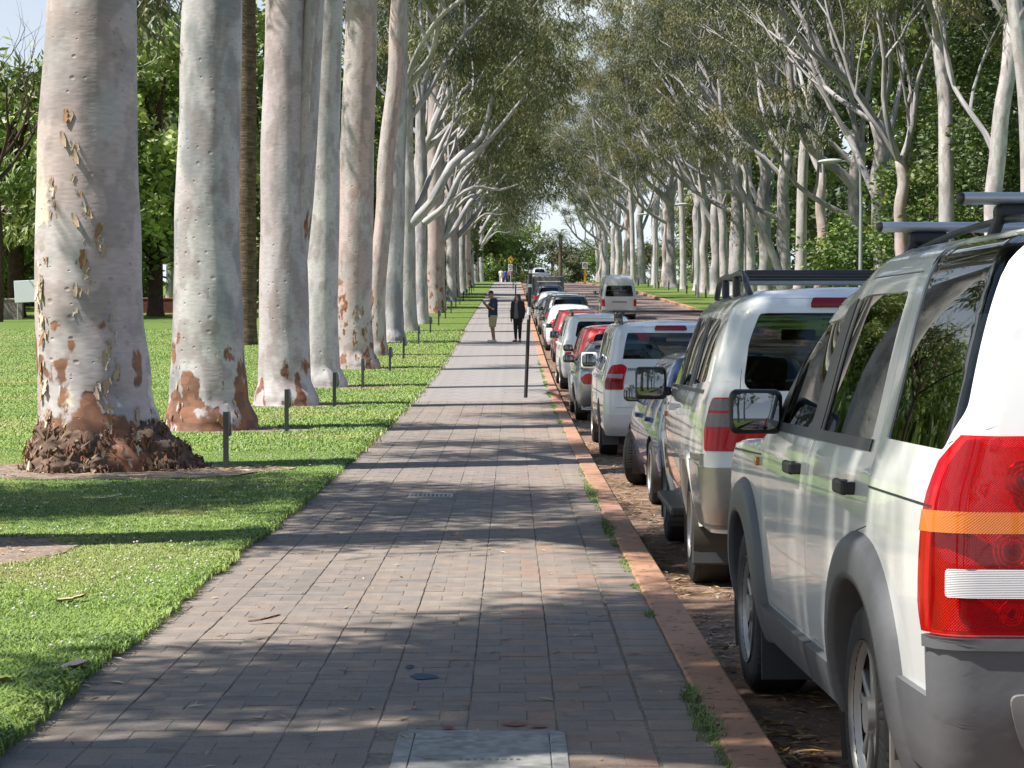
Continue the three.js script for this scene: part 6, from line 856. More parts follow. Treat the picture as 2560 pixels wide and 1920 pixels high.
{
  const lampG = 'street lamps along the right verge';
  const l = thing('street_lamp', 'nearest street lamp, its flat head half hidden by bright leaves', 'street lamp', lampG, [13, G(81.6) + RD + 0.15, -81.6]);
  mesh('pole', [tube([[0, 0, 0, 0.09], [0, 2, 0, 0.08], [0, 5.6, 0, 0.055], [-0.06, 6.2, 0, 0.045], [-0.4, 6.46, 0, 0.04], [-0.85, 6.5, 0, 0.035]], 10, 24), cyl(0.13, 0.12, 0.5, 0, 0.25, 0)], M.galv, l);
  const hd = mesh('lamp_head', at(new THREE.SphereGeometry(0.5, 20, 10), -1.15, 6.5, 0, 0, 0, 0.06, [0.92, 0.17, 0.32]), std(C(0.5, 0.5, 0.49), 0.5), l); mesh('lens', at(new THREE.SphereGeometry(0.5, 16, 8), -1.2, 6.45, 0, 0, 0, 0.06, [0.6, 0.16, 0.24]), M.clear, hd);
  [[122, 'second street lamp from the front, before the pale gum trunks'], [153, 'third street lamp from the front, beside the broad white trunks'], [192, 'fourth street lamp from the front, near the white van']].forEach(([z, t]) => { const c = copy(l, t); c.position.set(13 + bend(z), G(z) + RD + 0.15, -z); });
}
{
  const banded = thing('pole', 'leaning black pole with white bands on the path beside the kerb', 'pole', null, [0.27, G(43.3), -43.3]); banded.rotation.z = -0.04;
  mesh('shaft', cyl(0.037, 0.035, 2.62, 0, 1.28, 0), std(C(0.03, 0.026, 0.03), 0.5), banded);
  for (const [y, h] of [[2.5, 0.07], [2.22, 0.06], [1.72, 0.16]]) mesh('band', cyl(0.039, 0.0385, h, 0, y, 0), M.whiteBand, banded);
  mesh('cap', at(new THREE.SphereGeometry(0.038, 14, 8), 0, 2.59, 0), M.black, banded); mesh('band_tail', box(0.035, 0.1, 0.03, -0.022, 1.6, 0.026), M.whiteBand, banded);
  const p2 = thing('pole', 'thin black pole carrying a sign seen edge on, beyond the standing woman', 'pole', null, [0.25, G(151), -151]); mesh('shaft', cyl(0.045, 0.04, 2.4, 0, 1.2, 0), M.post, p2); mesh('sign_panel', box(0.025, 0.58, 0.3, 0.07, 2.05, 0), M.whiteBand, p2); mesh('lower_panel', box(0.22, 0.1, 0.03, 0, 1.0, 0.04), M.whiteBand, p2);
  const p3 = thing('pole', 'far thin black pole on the path left of the edge on sign', 'pole', null, [0.1, G(191), -191]); mesh('shaft', cyl(0.045, 0.04, 2.5, 0, 1.25, 0), M.post, p3); mesh('cap', box(0.12, 0.12, 0.1, 0, 2.45, 0), M.post, p3);
  const w = thing('warning_sign', 'yellow diamond warning sign with a small white plate below', 'sign', null, [-0.14, G(262), -262]); mesh('post', cyl(0.05, 0.05, 3.1, 0, 1.3, 0), M.galv, w);
  const d = mesh('diamond', rbox(0.66, 0.66, 0.03, 0.04, 0, 2.75, 0.06, 0, 0, Math.PI / 4), std(C(0.62, 0.33, 0.02), 0.5), w);
  const ar = new THREE.Shape([[0.02, -0.2], [0.09, -0.2], [0.09, -0.02], [-0.03, 0.07], [0.04, 0.13], [-0.18, 0.16], [-0.15, -0.05], [-0.09, 0.01], [0.02, -0.06]].map((p) => new THREE.Vector2(...p))); mesh('arrow', at(new THREE.ExtrudeGeometry(ar, { depth: 0.006, bevelEnabled: false }), 0, 2.75, 0.076), M.black, d);
  const pl = mesh('plate', rbox(0.5, 0.8, 0.03, 0.03, -0.06, 1.78, 0.06), M.whiteBand, w); mesh('ring', at(new THREE.TorusGeometry(0.16, 0.03, 8, 24), -0.06, 1.92, 0.08), M.black, pl); mesh('bar', box(0.3, 0.07, 0.01, -0.06, 1.55, 0.079), M.black, pl);
  const s = thing('speed_sign', 'square white road sign with a ring on a yellow post at the right kerb', 'sign', null, [RX1 + bend(238) + 0.35, G(238) + RD + 0.1, -238]); mesh('post', box(0.26, 1.5, 0.1, 0.03, 0.7, 0), std(C(0.55, 0.3, 0.02), 0.6), s); mesh('panel', rbox(0.6, 0.75, 0.03, 0.03, 0, 1.85, 0.06), M.whiteBand, s); mesh('ring', at(new THREE.TorusGeometry(0.19, 0.03, 8, 28), 0, 1.9, 0.08), std(C(0.2, 0.06, 0.06), 0.5), s); mesh('numeral_mark', [box(0.05, 0.14, 0.008, -0.06, 1.9, 0.08), box(0.05, 0.14, 0.008, 0.06, 1.9, 0.08)], M.black, s);
  const ob = thing('barrier_board', 'small orange barrier board among the far right trunks', 'barrier', null, [12.6, G(246) + RD + 0.2, -246]); mesh('board', rbox(0.75, 0.5, 0.08, 0.03, 0, 1.25, 0), std(C(0.6, 0.2, 0.02), 0.6), ob); for (const q of [-0.3, 0.3]) mesh('leg', cyl(0.04, 0.04, 1.2, q, 0.55, 0), M.galv, ob);
}
{ // far left: rendered wall, white panel, low brick wall across the lawn
  const wl = thing('garden_wall', 'low pinkish rendered wall at the far left edge of the lawn', 'wall', null, [-24.6, G(101), -101]); mesh('wall', rbox(3.6, 0.95, 0.25, 0.02, 0.2, 0.45, 0), std(C(0.36, 0.29, 0.26), 0.9, { map: grain }), wl); mesh('coping', rbox(3.7, 0.08, 0.32, 0.02, 0.2, 0.96, 0), std(C(0.42, 0.36, 0.33), 0.9), wl);
  const wp = thing('white_panel', 'white leaning panel beside the low pinkish wall', 'panel', null, [-22.1, G(99.5), -99.5]); mesh('board', rbox(1.1, 1.0, 0.06, 0.02, 0, 1.35, 0, 0, 0, 0.05), std(C(0.7, 0.72, 0.74), 0.6), wp); for (const q of [-0.4, 0.4]) mesh('leg', cyl(0.03, 0.03, 1.0, q, 0.45, 0), M.galv, wp);
  const bw = thing('brick_wall', 'low dark red brick wall across the lawn between the first two gums', 'wall', null, [-18.2, G(112), -112]); mesh('wall', rbox(5.5, 0.75, 0.3, 0.02, 0, 0.35, 0), std(C(0.2, 0.065, 0.05), 0.95, { map: grain }), bw); mesh('coping', rbox(5.6, 0.08, 0.36, 0.02, 0, 0.77, 0), std(C(0.28, 0.12, 0.09), 0.95), bw);
}
{ // utility cover with a frame, its pick hole and worn lettering
  const c = thing('utility_cover', 'grey concrete utility cover let into the pavers at the bottom', 'cover', null, [-0.115, 0, -7.86]); const cm = std(C(0.44, 0.435, 0.41), 0.9, { map: grain, bumpMap: grain, bumpScale: 0.004 });
  const fr = new THREE.Shape([[-0.315, -0.6], [0.315, -0.6], [0.315, 0.5], [0.27, 0.545], [-0.27, 0.545], [-0.315, 0.5]].map((p) => new THREE.Vector2(...p))); fr.holes.push(new THREE.Path([[-0.262, -0.55], [0.262, -0.55], [0.262, 0.5], [-0.262, 0.5]].map((p) => new THREE.Vector2(...p))));
  mesh('frame', at(new THREE.ExtrudeGeometry(fr, { depth: 0.05, bevelEnabled: true, bevelSize: 0.004, bevelThickness: 0.004, bevelSegments: 2 }), 0, -0.048, 0, -Math.PI / 2), cm, c);
  const ld = new THREE.Shape([[-0.252, -0.54], [0.252, -0.54], [0.252, 0.49], [-0.252, 0.49]].map((p) => new THREE.Vector2(...p))); const hp = new THREE.Path(); hp.absellipse(0.02, 0.2, 0.022, 0.03, 0, 6.2832); ld.holes.push(hp);
  mesh('lid', at(new THREE.ExtrudeGeometry(ld, { depth: 0.04, bevelEnabled: true, bevelSize: 0.004, bevelThickness: 0.004, bevelSegments: 2 }), 0, -0.04, 0, -Math.PI / 2), cm, c); mesh('bedding', box(0.62, 0.01, 1.1, 0, -0.046, 0), M.joint, c);
  const R = rng(8), tx = []; for (let i = 0; i < 9; i++) tx.push(box(0.008 + 0.012 * R(), 0.003, 0.03, -0.1 + i * 0.026 + 0.03, 0.0045, 0.03)); mesh('worn_lettering', tx, std(C(0.17, 0.18, 0.175), 0.95), c);
  const g = thing('drain_grate', 'small slotted metal drain grate flush in the footpath', 'grate', null, [-0.77, 0, -20.7]); g.position.y = G(20.7); g.rotation.x = Math.atan(slope(20.7)); mesh('frame', [box(0.42, 0.02, 0.03, 0, -0.006, 0.17), box(0.42, 0.02, 0.03, 0, -0.006, -0.17), box(0.03, 0.02, 0.31, 0.195, -0.006, 0), box(0.03, 0.02, 0.31, -0.195, -0.006, 0)], M.galv, g); for (let i = 0; i < 9; i++) mesh('bar', box(0.016, 0.016, 0.31, -0.16 + i * 0.04, -0.006, 0), M.galv, g); mesh('pit', box(0.36, 0.004, 0.31, 0, -0.03, 0), M.dark, g);
}
{ // sprayed paint marks and litter
  const blob = (x, Z, rx, rz, c, seed, name) => { const n = 22, pos = [0, 0, 0], idx = [], uv = [0, 0]; for (let i = 0; i < n; i++) { const a = i / n * 6.2832, k = 0.45 + 1.1 * fbm(Math.cos(a) * 2 + seed, Math.sin(a) * 2, 3, seed); pos.push(Math.cos(a) * rx * k, 0, Math.sin(a) * rz * k); uv.push(0, 0); idx.push(0, 1 + (i + 1) % n, 1 + i); } const g = new THREE.BufferGeometry(); g.setAttribute('position', new THREE.Float32BufferAttribute(pos, 3)); g.setIndex(idx); g.computeVertexNormals(); const o = struct(name, g, std(c, 0.9, { map: grain }), scene.getObjectByName('footpath')); o.position.set(x, G(Z) + 0.0052, -Z); };
  blob(-0.40, 9.75, 0.068, 0.085, C(0.06, 0.13, 0.23), 2, 'paint_mark'); blob(-0.47, 10.05, 0.022, 0.06, C(0.06, 0.13, 0.23), 4, 'paint_mark'); blob(0.01, 8.55, 0.05, 0.05, C(0.40, 0.16, 0.15), 6, 'paint_mark'); blob(0.10, 8.5, 0.03, 0.035, C(0.36, 0.17, 0.16), 7, 'paint_mark'); blob(-0.245, 8.47, 0.025, 0.03, C(0.42, 0.10, 0.09), 8, 'paint_mark');
  const bark = (x, Z, w, h, ry, c, l, lift = 0.02) => { const o = tag(mesh('bark_piece', flakeGeo(w, h, 0.35, Math.round(Z * 7)), std(c, 0.9)), l, 'bark'); o.position.set(x, G(Z) + lift, -Z); o.rotation.set(-Math.PI / 2, ry, 0.2, 'YXZ'); };
  bark(-2.0, 9.62, 0.1, 0.24, 1.9, C(0.62, 0.5, 0.42), 'large pale curl of fallen bark where the grass meets the path', 0.035);
  bark(-2.17, 9.25, 0.06, 0.1, 0.8, C(0.5, 0.36, 0.22), 'small tan bark scrap on the grass beside the large bark curl', 0.06);
  bark(-1.32, 11.6, 0.03, 0.17, 1.7, C(0.2, 0.1, 0.05), 'long brown strip of bark lying on the left of the path', 0.012);
  bark(-0.42, 16.3, 0.06, 0.16, 0.3, C(0.5, 0.38, 0.34), 'pinkish bark piece standing up in the middle of the path', 0.03);
  bark(-3.6, 19.5, 0.08, 0.2, 1.3, C(0.75, 0.7, 0.64), 'white bark piece on the grass below the broad gum', 0.06);
  bark(-3.5, 13.9, 0.07, 0.14, 1.1, C(0.75, 0.72, 0.68), 'white scrap of bark on the lawn at the left edge', 0.06);
  bark(-2.45, 12.1, 0.06, 0.18, 1.5, C(0.5, 0.38, 0.24), 'tan strip of bark on the grass near the bare soil', 0.06);
}
{ // fallen leaves and twigs: on the path, thick in the gutter, thinly over the lawn
  const leaf = (() => { const g = new THREE.BufferGeometry(); g.setAttribute('position', new THREE.Float32BufferAttribute([0, 0, -0.5, 0.09, 0.05, 0, 0, 0.02, 0.5, 0, 0, -0.5, 0, 0.02, 0.5, -0.09, 0.045, 0.02], 3)); g.setAttribute('uv', new THREE.Float32BufferAttribute(new Float32Array(12), 2)); g.computeVertexNormals(); return g; })();
  const R = rng(99), ms = [], cs = [], pal = [[0.42, 0.31, 0.18], [0.3, 0.17, 0.09], [0.5, 0.4, 0.26], [0.2, 0.11, 0.07], [0.46, 0.3, 0.12], [0.36, 0.3, 0.24]];
  const put = (x, Z, y, s) => { ms.push(M4(x, y, -Z, (R() - 0.5) * 0.35, R() * 6.283, (R() - 0.5) * 0.5, [s * (0.7 + R()), s, s])); const c = pal[Math.floor(R() * pal.length)], k = 0.7 + 0.6 * R(); cs.push(C(c[0] * k, c[1] * k, c[2] * k)); };
  for (let i = 0; i < 340; i++) { const Z = 7.5 + 50 * R() * R(); put(lerp(PX0, PX1, R()), Z, G(Z) + 0.006, 0.035 + 0.06 * R()); }
  for (let i = 0; i < 9000; i++) { const Z = 8 + 95 * Math.pow(R(), 1.6); const x = KX1 + 0.02 + 0.55 * Math.pow(R(), 2.2); if (fbm(Z * 0.9, x * 2, 3, 41) < 0.4) continue; put(x, Z, G(Z) + RD + 0.008 + 0.012 * R(), 0.04 + 0.07 * R()); }
  for (let i = 0; i < 500; i++) { const Z = 8 + 60 * R(); put(PX0 - 0.1 - 7 * R(), Z, G(Z) + 0.075, 0.05 + 0.06 * R()); }
  for (const [x, z, rx, rz] of SOILS) for (let i = 0; i < 260; i++) { const a = R() * 6.283, q = Math.sqrt(R()); const X = x + Math.cos(a) * rx * q, Z = z + Math.sin(a) * rz * q; put(X, Z, G(Z) + 0.06, 0.04 + 0.09 * R()); }
  const im = new THREE.InstancedMesh(leaf, std(C(1, 1, 1), 0.9, { side: THREE.DoubleSide }), ms.length); ms.forEach((m, i) => { im.setMatrixAt(i, m); im.setColorAt(i, cs[i]); }); im.name = 'fallen_leaves'; tag(im, 'dry fallen gum leaves scattered over path, gutter and lawn', 'leaves', null, 'stuff'); scene.add(im);
}
{ // grass: tufts of blades, dense near the camera; weeds along the kerb; clover heads
  const tuft = (seed, n, h, w, sp) => { const R = rng(seed), pos = [], nor = []; for (let i = 0; i < n; i++) { const a = R() * 6.283, b = V((R() - 0.5) * sp, 0, (R() - 0.5) * sp), l = h * (0.6 + 0.7 * R()), bend_ = 0.35 + 0.6 * R(), d = V(Math.cos(a), 0, Math.sin(a)), s = V(-d.z, 0, d.x).multiplyScalar(w / 2); const m = b.clone().addScaledVector(d, l * bend_ * 0.3).setY(l * 0.6), e = b.clone().addScaledVector(d, l * bend_).setY(l * (1.05 - bend_ * 0.35)); const A = b.clone().sub(s), B = b.clone().add(s), D = m.clone().add(s), E = m.clone().sub(s), up = B.clone().sub(A).cross(D.clone().sub(A)).y >= 0, P = up ? [A, B, D, A, D, E, E, D, e] : [A, D, B, A, E, D, E, e, D]; for (const p of P) { pos.push(p.x, p.y, p.z); nor.push(-d.x * 0.3, 0.9, -d.z * 0.3); } } const g = new THREE.BufferGeometry(); g.setAttribute('position', new THREE.Float32BufferAttribute(pos, 3)); g.setAttribute('normal', new THREE.Float32BufferAttribute(nor, 3)); g.setAttribute('uv', new THREE.Float32BufferAttribute(new Float32Array(pos.length / 3 * 2), 2)); return g; };
  M.grass = phys(C(1, 1, 1), 0.7, { transmission: 0.35, thickness: 0, side: THREE.DoubleSide });
  const inSoil = (x, Z) => SOILS.some(([a, b, rx, rz]) => Math.hypot((x - a) / rx, (Z - b) / rz) < 0.82 + 0.3 * fbm(x * 3, Z * 3, 2, 5));
  const field = (name, g, n, fn, label, pal, cat) => { const R = rng(n), ms = [], cs = []; for (let i = 0; i < n; i++) { const [x, Z, s, y] = fn(R); if (x === null) continue; ms.push(M4(x, y === undefined ? G(Z) + 0.022 : y, -Z, (R() - 0.5) * 0.3, R() * 6.283, (R() - 0.5) * 0.3, s)); const p = fbm(x * 0.7, Z * 0.7, 4, 6), c = pal[Math.floor(clamp(p * 1.6 - 0.3 + 0.5 * (R() - 0.5), 0, 0.999) * pal.length)], k = 0.75 + 0.5 * R(); cs.push(C(c[0] * k, c[1] * k, c[2] * k)); } const im = new THREE.InstancedMesh(g, M.grass, ms.length); ms.forEach((m, i) => { im.setMatrixAt(i, m); im.setColorAt(i, cs[i]); }); im.name = numbered(name); tag(im, label, cat, null, 'stuff'); scene.add(im); };
  const lawnPal = [[0.16, 0.27, 0.026], [0.20, 0.33, 0.034], [0.26, 0.38, 0.045], [0.19, 0.31, 0.03], [0.29, 0.38, 0.06], [0.33, 0.36, 0.09]];
  const left = (Z) => -(Z * 0.2344 + 1.6);
  field('grass', tuft(3, 16, 0.027, 0.0042, 0.075), 140000, (R) => { const Z = 7.6 + 20 * Math.pow(R(), 0.9), x = PX0 + 0.09 * (fbm(Z * 2.2, 3, 3, 51) - 0.35) - Math.pow(R(), 1.05) * (PX0 - left(Z)); return inSoil(x, Z) ? [null, Z] : [x, Z, 0.75 + 0.7 * R() + 0.55 * sstep(0.3, 0, PX0 - x) + 0.5 * sstep(0.55, 0.7, fbm(x * 1.4, Z * 1.4, 3, 52))]; }, 'short green lawn grass beside the footpath, near', lawnPal, 'grass');
  field('grass', tuft(4, 16, 0.036, 0.010, 0.2), 75000, (R) => { const Z = 27 + 60 * R(), x = PX0 + 0.01 - R() * (PX0 - left(Z)); return inSoil(x, Z) ? [null, Z] : [x, Z, 0.8 + 0.6 * R() + 0.006 * Z]; }, 'lawn grass farther along the avenue', lawnPal, 'grass');
  field('kerb_weeds', tuft(6, 16, 0.035, 0.005, 0.05), 3600, (R) => { const Z = 7.5 + 55 * R(), p = fbm(Z * 0.8, 2, 3, 15); return p < 0.44 ? [null, Z] : [PX1 - 0.012 + (R() - 0.5) * 0.06, Z, (0.25 + 0.9 * R()) * (p > 0.6 ? 1.1 : 0.6), G(Z) - 0.003]; }, 'low weeds in the joint between pavers and kerb', [[0.13, 0.22, 0.03], [0.18, 0.28, 0.04], [0.22, 0.28, 0.06]], 'weeds');
  const head = at(new THREE.IcosahedronGeometry(0.008, 0), 0, 0.04, 0); const fl = []; const R = rng(17);
  for (let i = 0; i < 2600; i++) { const Z = 8.5 + 42 * R(), edge = Math.pow(R(), 1.4), x = PX0 - 0.05 - edge * Math.min(4.5, PX0 - left(Z)); if (inSoil(x, Z) || fbm(x * 1.1, Z * 0.7, 3, 77) < 0.47) continue; fl.push(M4(x, G(Z) + 0.022, -Z, 0, 0, 0, [0.8 + 0.5 * R(), 0.85 + 0.35 * R(), 0.8 + 0.5 * R()])); }
  const im = new THREE.InstancedMesh(head, std(C(0.62, 0.58, 0.5), 0.9), fl.length); fl.forEach((m, i) => im.setMatrixAt(i, m)); im.name = 'clover_flowers'; tag(im, 'small white clover flowers dotted through the lawn', 'flowers', null, 'stuff'); scene.add(im);
}
// ---------------------------------------------------------------- people: one skin from a distance field, clothes fitted over it
function nets(f, lo, hi, c) {                                       // surface nets: mesh of f = 0 (f < 0 inside)
  const n = [0, 1, 2].map((i) => Math.ceil((hi[i] - lo[i]) / c) + 1), id = (i, j, k) => i + n[0] * (j + n[1] * k), F = new Float32Array(n[0] * n[1] * n[2]);
  for (let k = 0; k < n[2]; k++) for (let j = 0; j < n[1]; j++) for (let i = 0; i < n[0]; i++) F[id(i, j, k)] = f(lo[0] + i * c, lo[1] + j * c, lo[2] + k * c);
  const pos = [], vid = new Map(), idx = [];
  for (let k = 0; k + 1 < n[2]; k++) for (let j = 0; j + 1 < n[1]; j++) for (let i = 0; i + 1 < n[0]; i++) {
    let m = 0, x = 0, y = 0, z = 0; const v = []; for (let q = 0; q < 8; q++) v.push(F[id(i + (q & 1), j + (q >> 1 & 1), k + (q >> 2))]);
    for (const [a, b] of [[0, 1], [2, 3], [4, 5], [6, 7], [0, 2], [1, 3], [4, 6], [5, 7], [0, 4], [1, 5], [2, 6], [3, 7]]) if ((v[a] < 0) !== (v[b] < 0)) { const t = v[a] / (v[a] - v[b]); x += lerp(a & 1, b & 1, t); y += lerp(a >> 1 & 1, b >> 1 & 1, t); z += lerp(a >> 2, b >> 2, t); m++; }
    if (m) { vid.set(id(i, j, k), pos.length / 3); pos.push(lo[0] + (i + x / m) * c, lo[1] + (j + y / m) * c, lo[2] + (k + z / m) * c); }
  }
  for (let k = 1; k + 1 < n[2]; k++) for (let j = 1; j + 1 < n[1]; j++) for (let i = 1; i + 1 < n[0]; i++) {
    const s = F[id(i, j, k)] < 0; for (const [d, e, g] of [[[1, 0, 0], [0, 1, 0], [0, 0, 1]], [[0, 1, 0], [0, 0, 1], [1, 0, 0]], [[0, 0, 1], [1, 0, 0], [0, 1, 0]]]) { const t = F[id(i + d[0], j + d[1], k + d[2])] < 0; if (s === t) continue; const q = [[0, 0], [1, 0], [1, 1], [0, 1]].map(([a, b]) => vid.get(id(i - a * e[0] - b * g[0], j - a * e[1] - b * g[1], k - a * e[2] - b * g[2]))); if (q.some((w) => w === undefined)) continue; if (s) idx.push(q[0], q[1], q[2], q[0], q[2], q[3]); else idx.push(q[0], q[2], q[1], q[0], q[3], q[2]); }
  }
  const g = new THREE.BufferGeometry(); g.setAttribute('position', new THREE.Float32BufferAttribute(pos, 3)); g.setIndex(idx); g.computeVertexNormals(); return g;
}
const cap = (p, a, b, ra, rb) => { const bx = b[0] - a[0], by = b[1] - a[1], bz = b[2] - a[2], px = p[0] - a[0], py = p[1] - a[1], pz = p[2] - a[2], t = clamp((px * bx + py * by + pz * bz) / (bx * bx + by * by + bz * bz), 0, 1); return Math.hypot(px - bx * t, py - by * t, pz - bz * t) - lerp(ra, rb, t); };
const ell = (p, c, r) => { const k = Math.hypot((p[0] - c[0]) / r[0], (p[1] - c[1]) / r[1], (p[2] - c[2]) / r[2]); return (k - 1) * Math.min(...r); };
const smin = (a, b, k) => { const h = clamp(0.5 + 0.5 * (b - a) / k, 0, 1); return lerp(b, a, h) - k * h * (1 - h); };
// pose: joints in metres, facing +z, left side +x; J.arms / J.legs are [shoulder, elbow, wrist], [hip, knee, ankle]
function figure(name, label, J, sk, clothes, cell, group) {
  const t = thing(name, label, 'person', group);
  const limbs = (p, q = 0) => { let d = 9; for (const a of J.arms) d = Math.min(d, smin(cap(p, a[0], a[1], 0.052 + q, 0.042 + q), cap(p, a[1], a[2], 0.041 + q, 0.029 + q), 0.02)); return d; };
  const legs = (p, q = 0) => { let d = 9; for (const a of J.legs) d = smin(d, smin(cap(p, a[0], a[1], 0.086 + q, 0.058 + q), cap(p, a[1], a[2], 0.057 + q, 0.037 + q), 0.03), 0.02); return d; };
  const torso = (p, q = 0) => { const h = J.hip, c = J.chest; let d = ell(p, [h[0], h[1] + 0.02, h[2]], [0.165 + q, 0.15 + q, 0.115 + q]); d = smin(d, ell(p, [lerp(h[0], c[0], 0.5), lerp(h[1], c[1], 0.5), lerp(h[2], c[2], 0.5)], [J.waist + q, 0.2 + q, 0.105 + q]), 0.08); d = smin(d, ell(p, [c[0], c[1], c[2]], [J.broad + q, 0.2 + q, 0.12 + q]), 0.09); for (const a of J.arms) d = smin(d, cap(p, [c[0], c[1] + 0.1, c[2]], a[0], 0.07 + q, 0.055 + q), 0.05); return d; };
  const hd = J.head, hv = (a, b, c) => { const v = V(a, b, c).applyEuler(new THREE.Euler(J.look[0], J.look[1], 0, 'YXZ')); return [hd[0] + v.x, hd[1] + v.y, hd[2] + v.z]; };
  const hq = new THREE.Quaternion().setFromEuler(new THREE.Euler(J.look[0], J.look[1], 0, 'YXZ')).invert();
  const headF = (p) => { const v = V(p[0] - hd[0], p[1] - hd[1], p[2] - hd[2]).applyQuaternion(hq), l = [v.x, v.y, v.z]; let d = ell(l, [0, 0.03, -0.012], [0.076, 0.093, 0.095]); d = smin(d, ell(l, [0, -0.045, 0.025], [0.056, 0.07, 0.068]), 0.03); d = smin(d, cap(l, [0, 0.012, 0.088], [0, -0.022, 0.108], 0.010, 0.014), 0.012); d = smin(d, ell(l, [0, -0.058, 0.085], [0.024, 0.012, 0.012]), 0.012); for (const s of [-1, 1]) { d = smin(d, ell(l, [s * 0.079, -0.002, -0.008], [0.011, 0.03, 0.02]), 0.006); d = Math.max(d, -(Math.hypot(l[0] - s * 0.031, l[1] - 0.014, l[2] - 0.094) - 0.015)); } return d; };
  const hand = (p, h) => { let d = ell(p, h.c, [0.032, 0.045, 0.026]); for (const f of h.f) { for (let i = 0; i + 1 < f.length; i++) d = smin(d, cap(p, f[i], f[i + 1], 0.0095, 0.008), 0.008); } return d; };
  const body = (p) => { let d = smin(torso(p), Math.min(legs(p), 9), 0.04); d = smin(d, limbs(p), 0.035); d = smin(d, cap(p, [J.chest[0], J.chest[1] + 0.12, J.chest[2]], [hd[0], hd[1] - 0.05, hd[2] - 0.015], 0.06, 0.05), 0.04); d = smin(d, headF(p), 0.015); for (const h of J.hands || []) d = smin(d, hand(p, h), 0.012); for (const a of J.feet) d = smin(d, cap(p, a[0], a[1], 0.042, 0.03), 0.03); return d; };
  const lo = [-0.5, -0.02, -0.4], hi = [0.5, 1.9, 0.5];
  mesh('body', nets((a, b, c) => body([a, b, c]), lo, hi, cell), sk, t);
  for (const c of clothes) mesh(c.name, nets((p0, p1, p2) => c.f([p0, p1, p2], { limbs, legs, torso, headF, body, hv }), c.lo || lo, c.hi || hi, c.cell || cell), c.mat, t);
  if (J.eyes) for (const s of [-1, 1]) { const e = hv(s * 0.031, 0.014, 0.083); mesh('eye', at(new THREE.SphereGeometry(0.0125, 10, 8), ...e), std(C(0.06, 0.04, 0.03), 0.2), t); }
  return t;
}
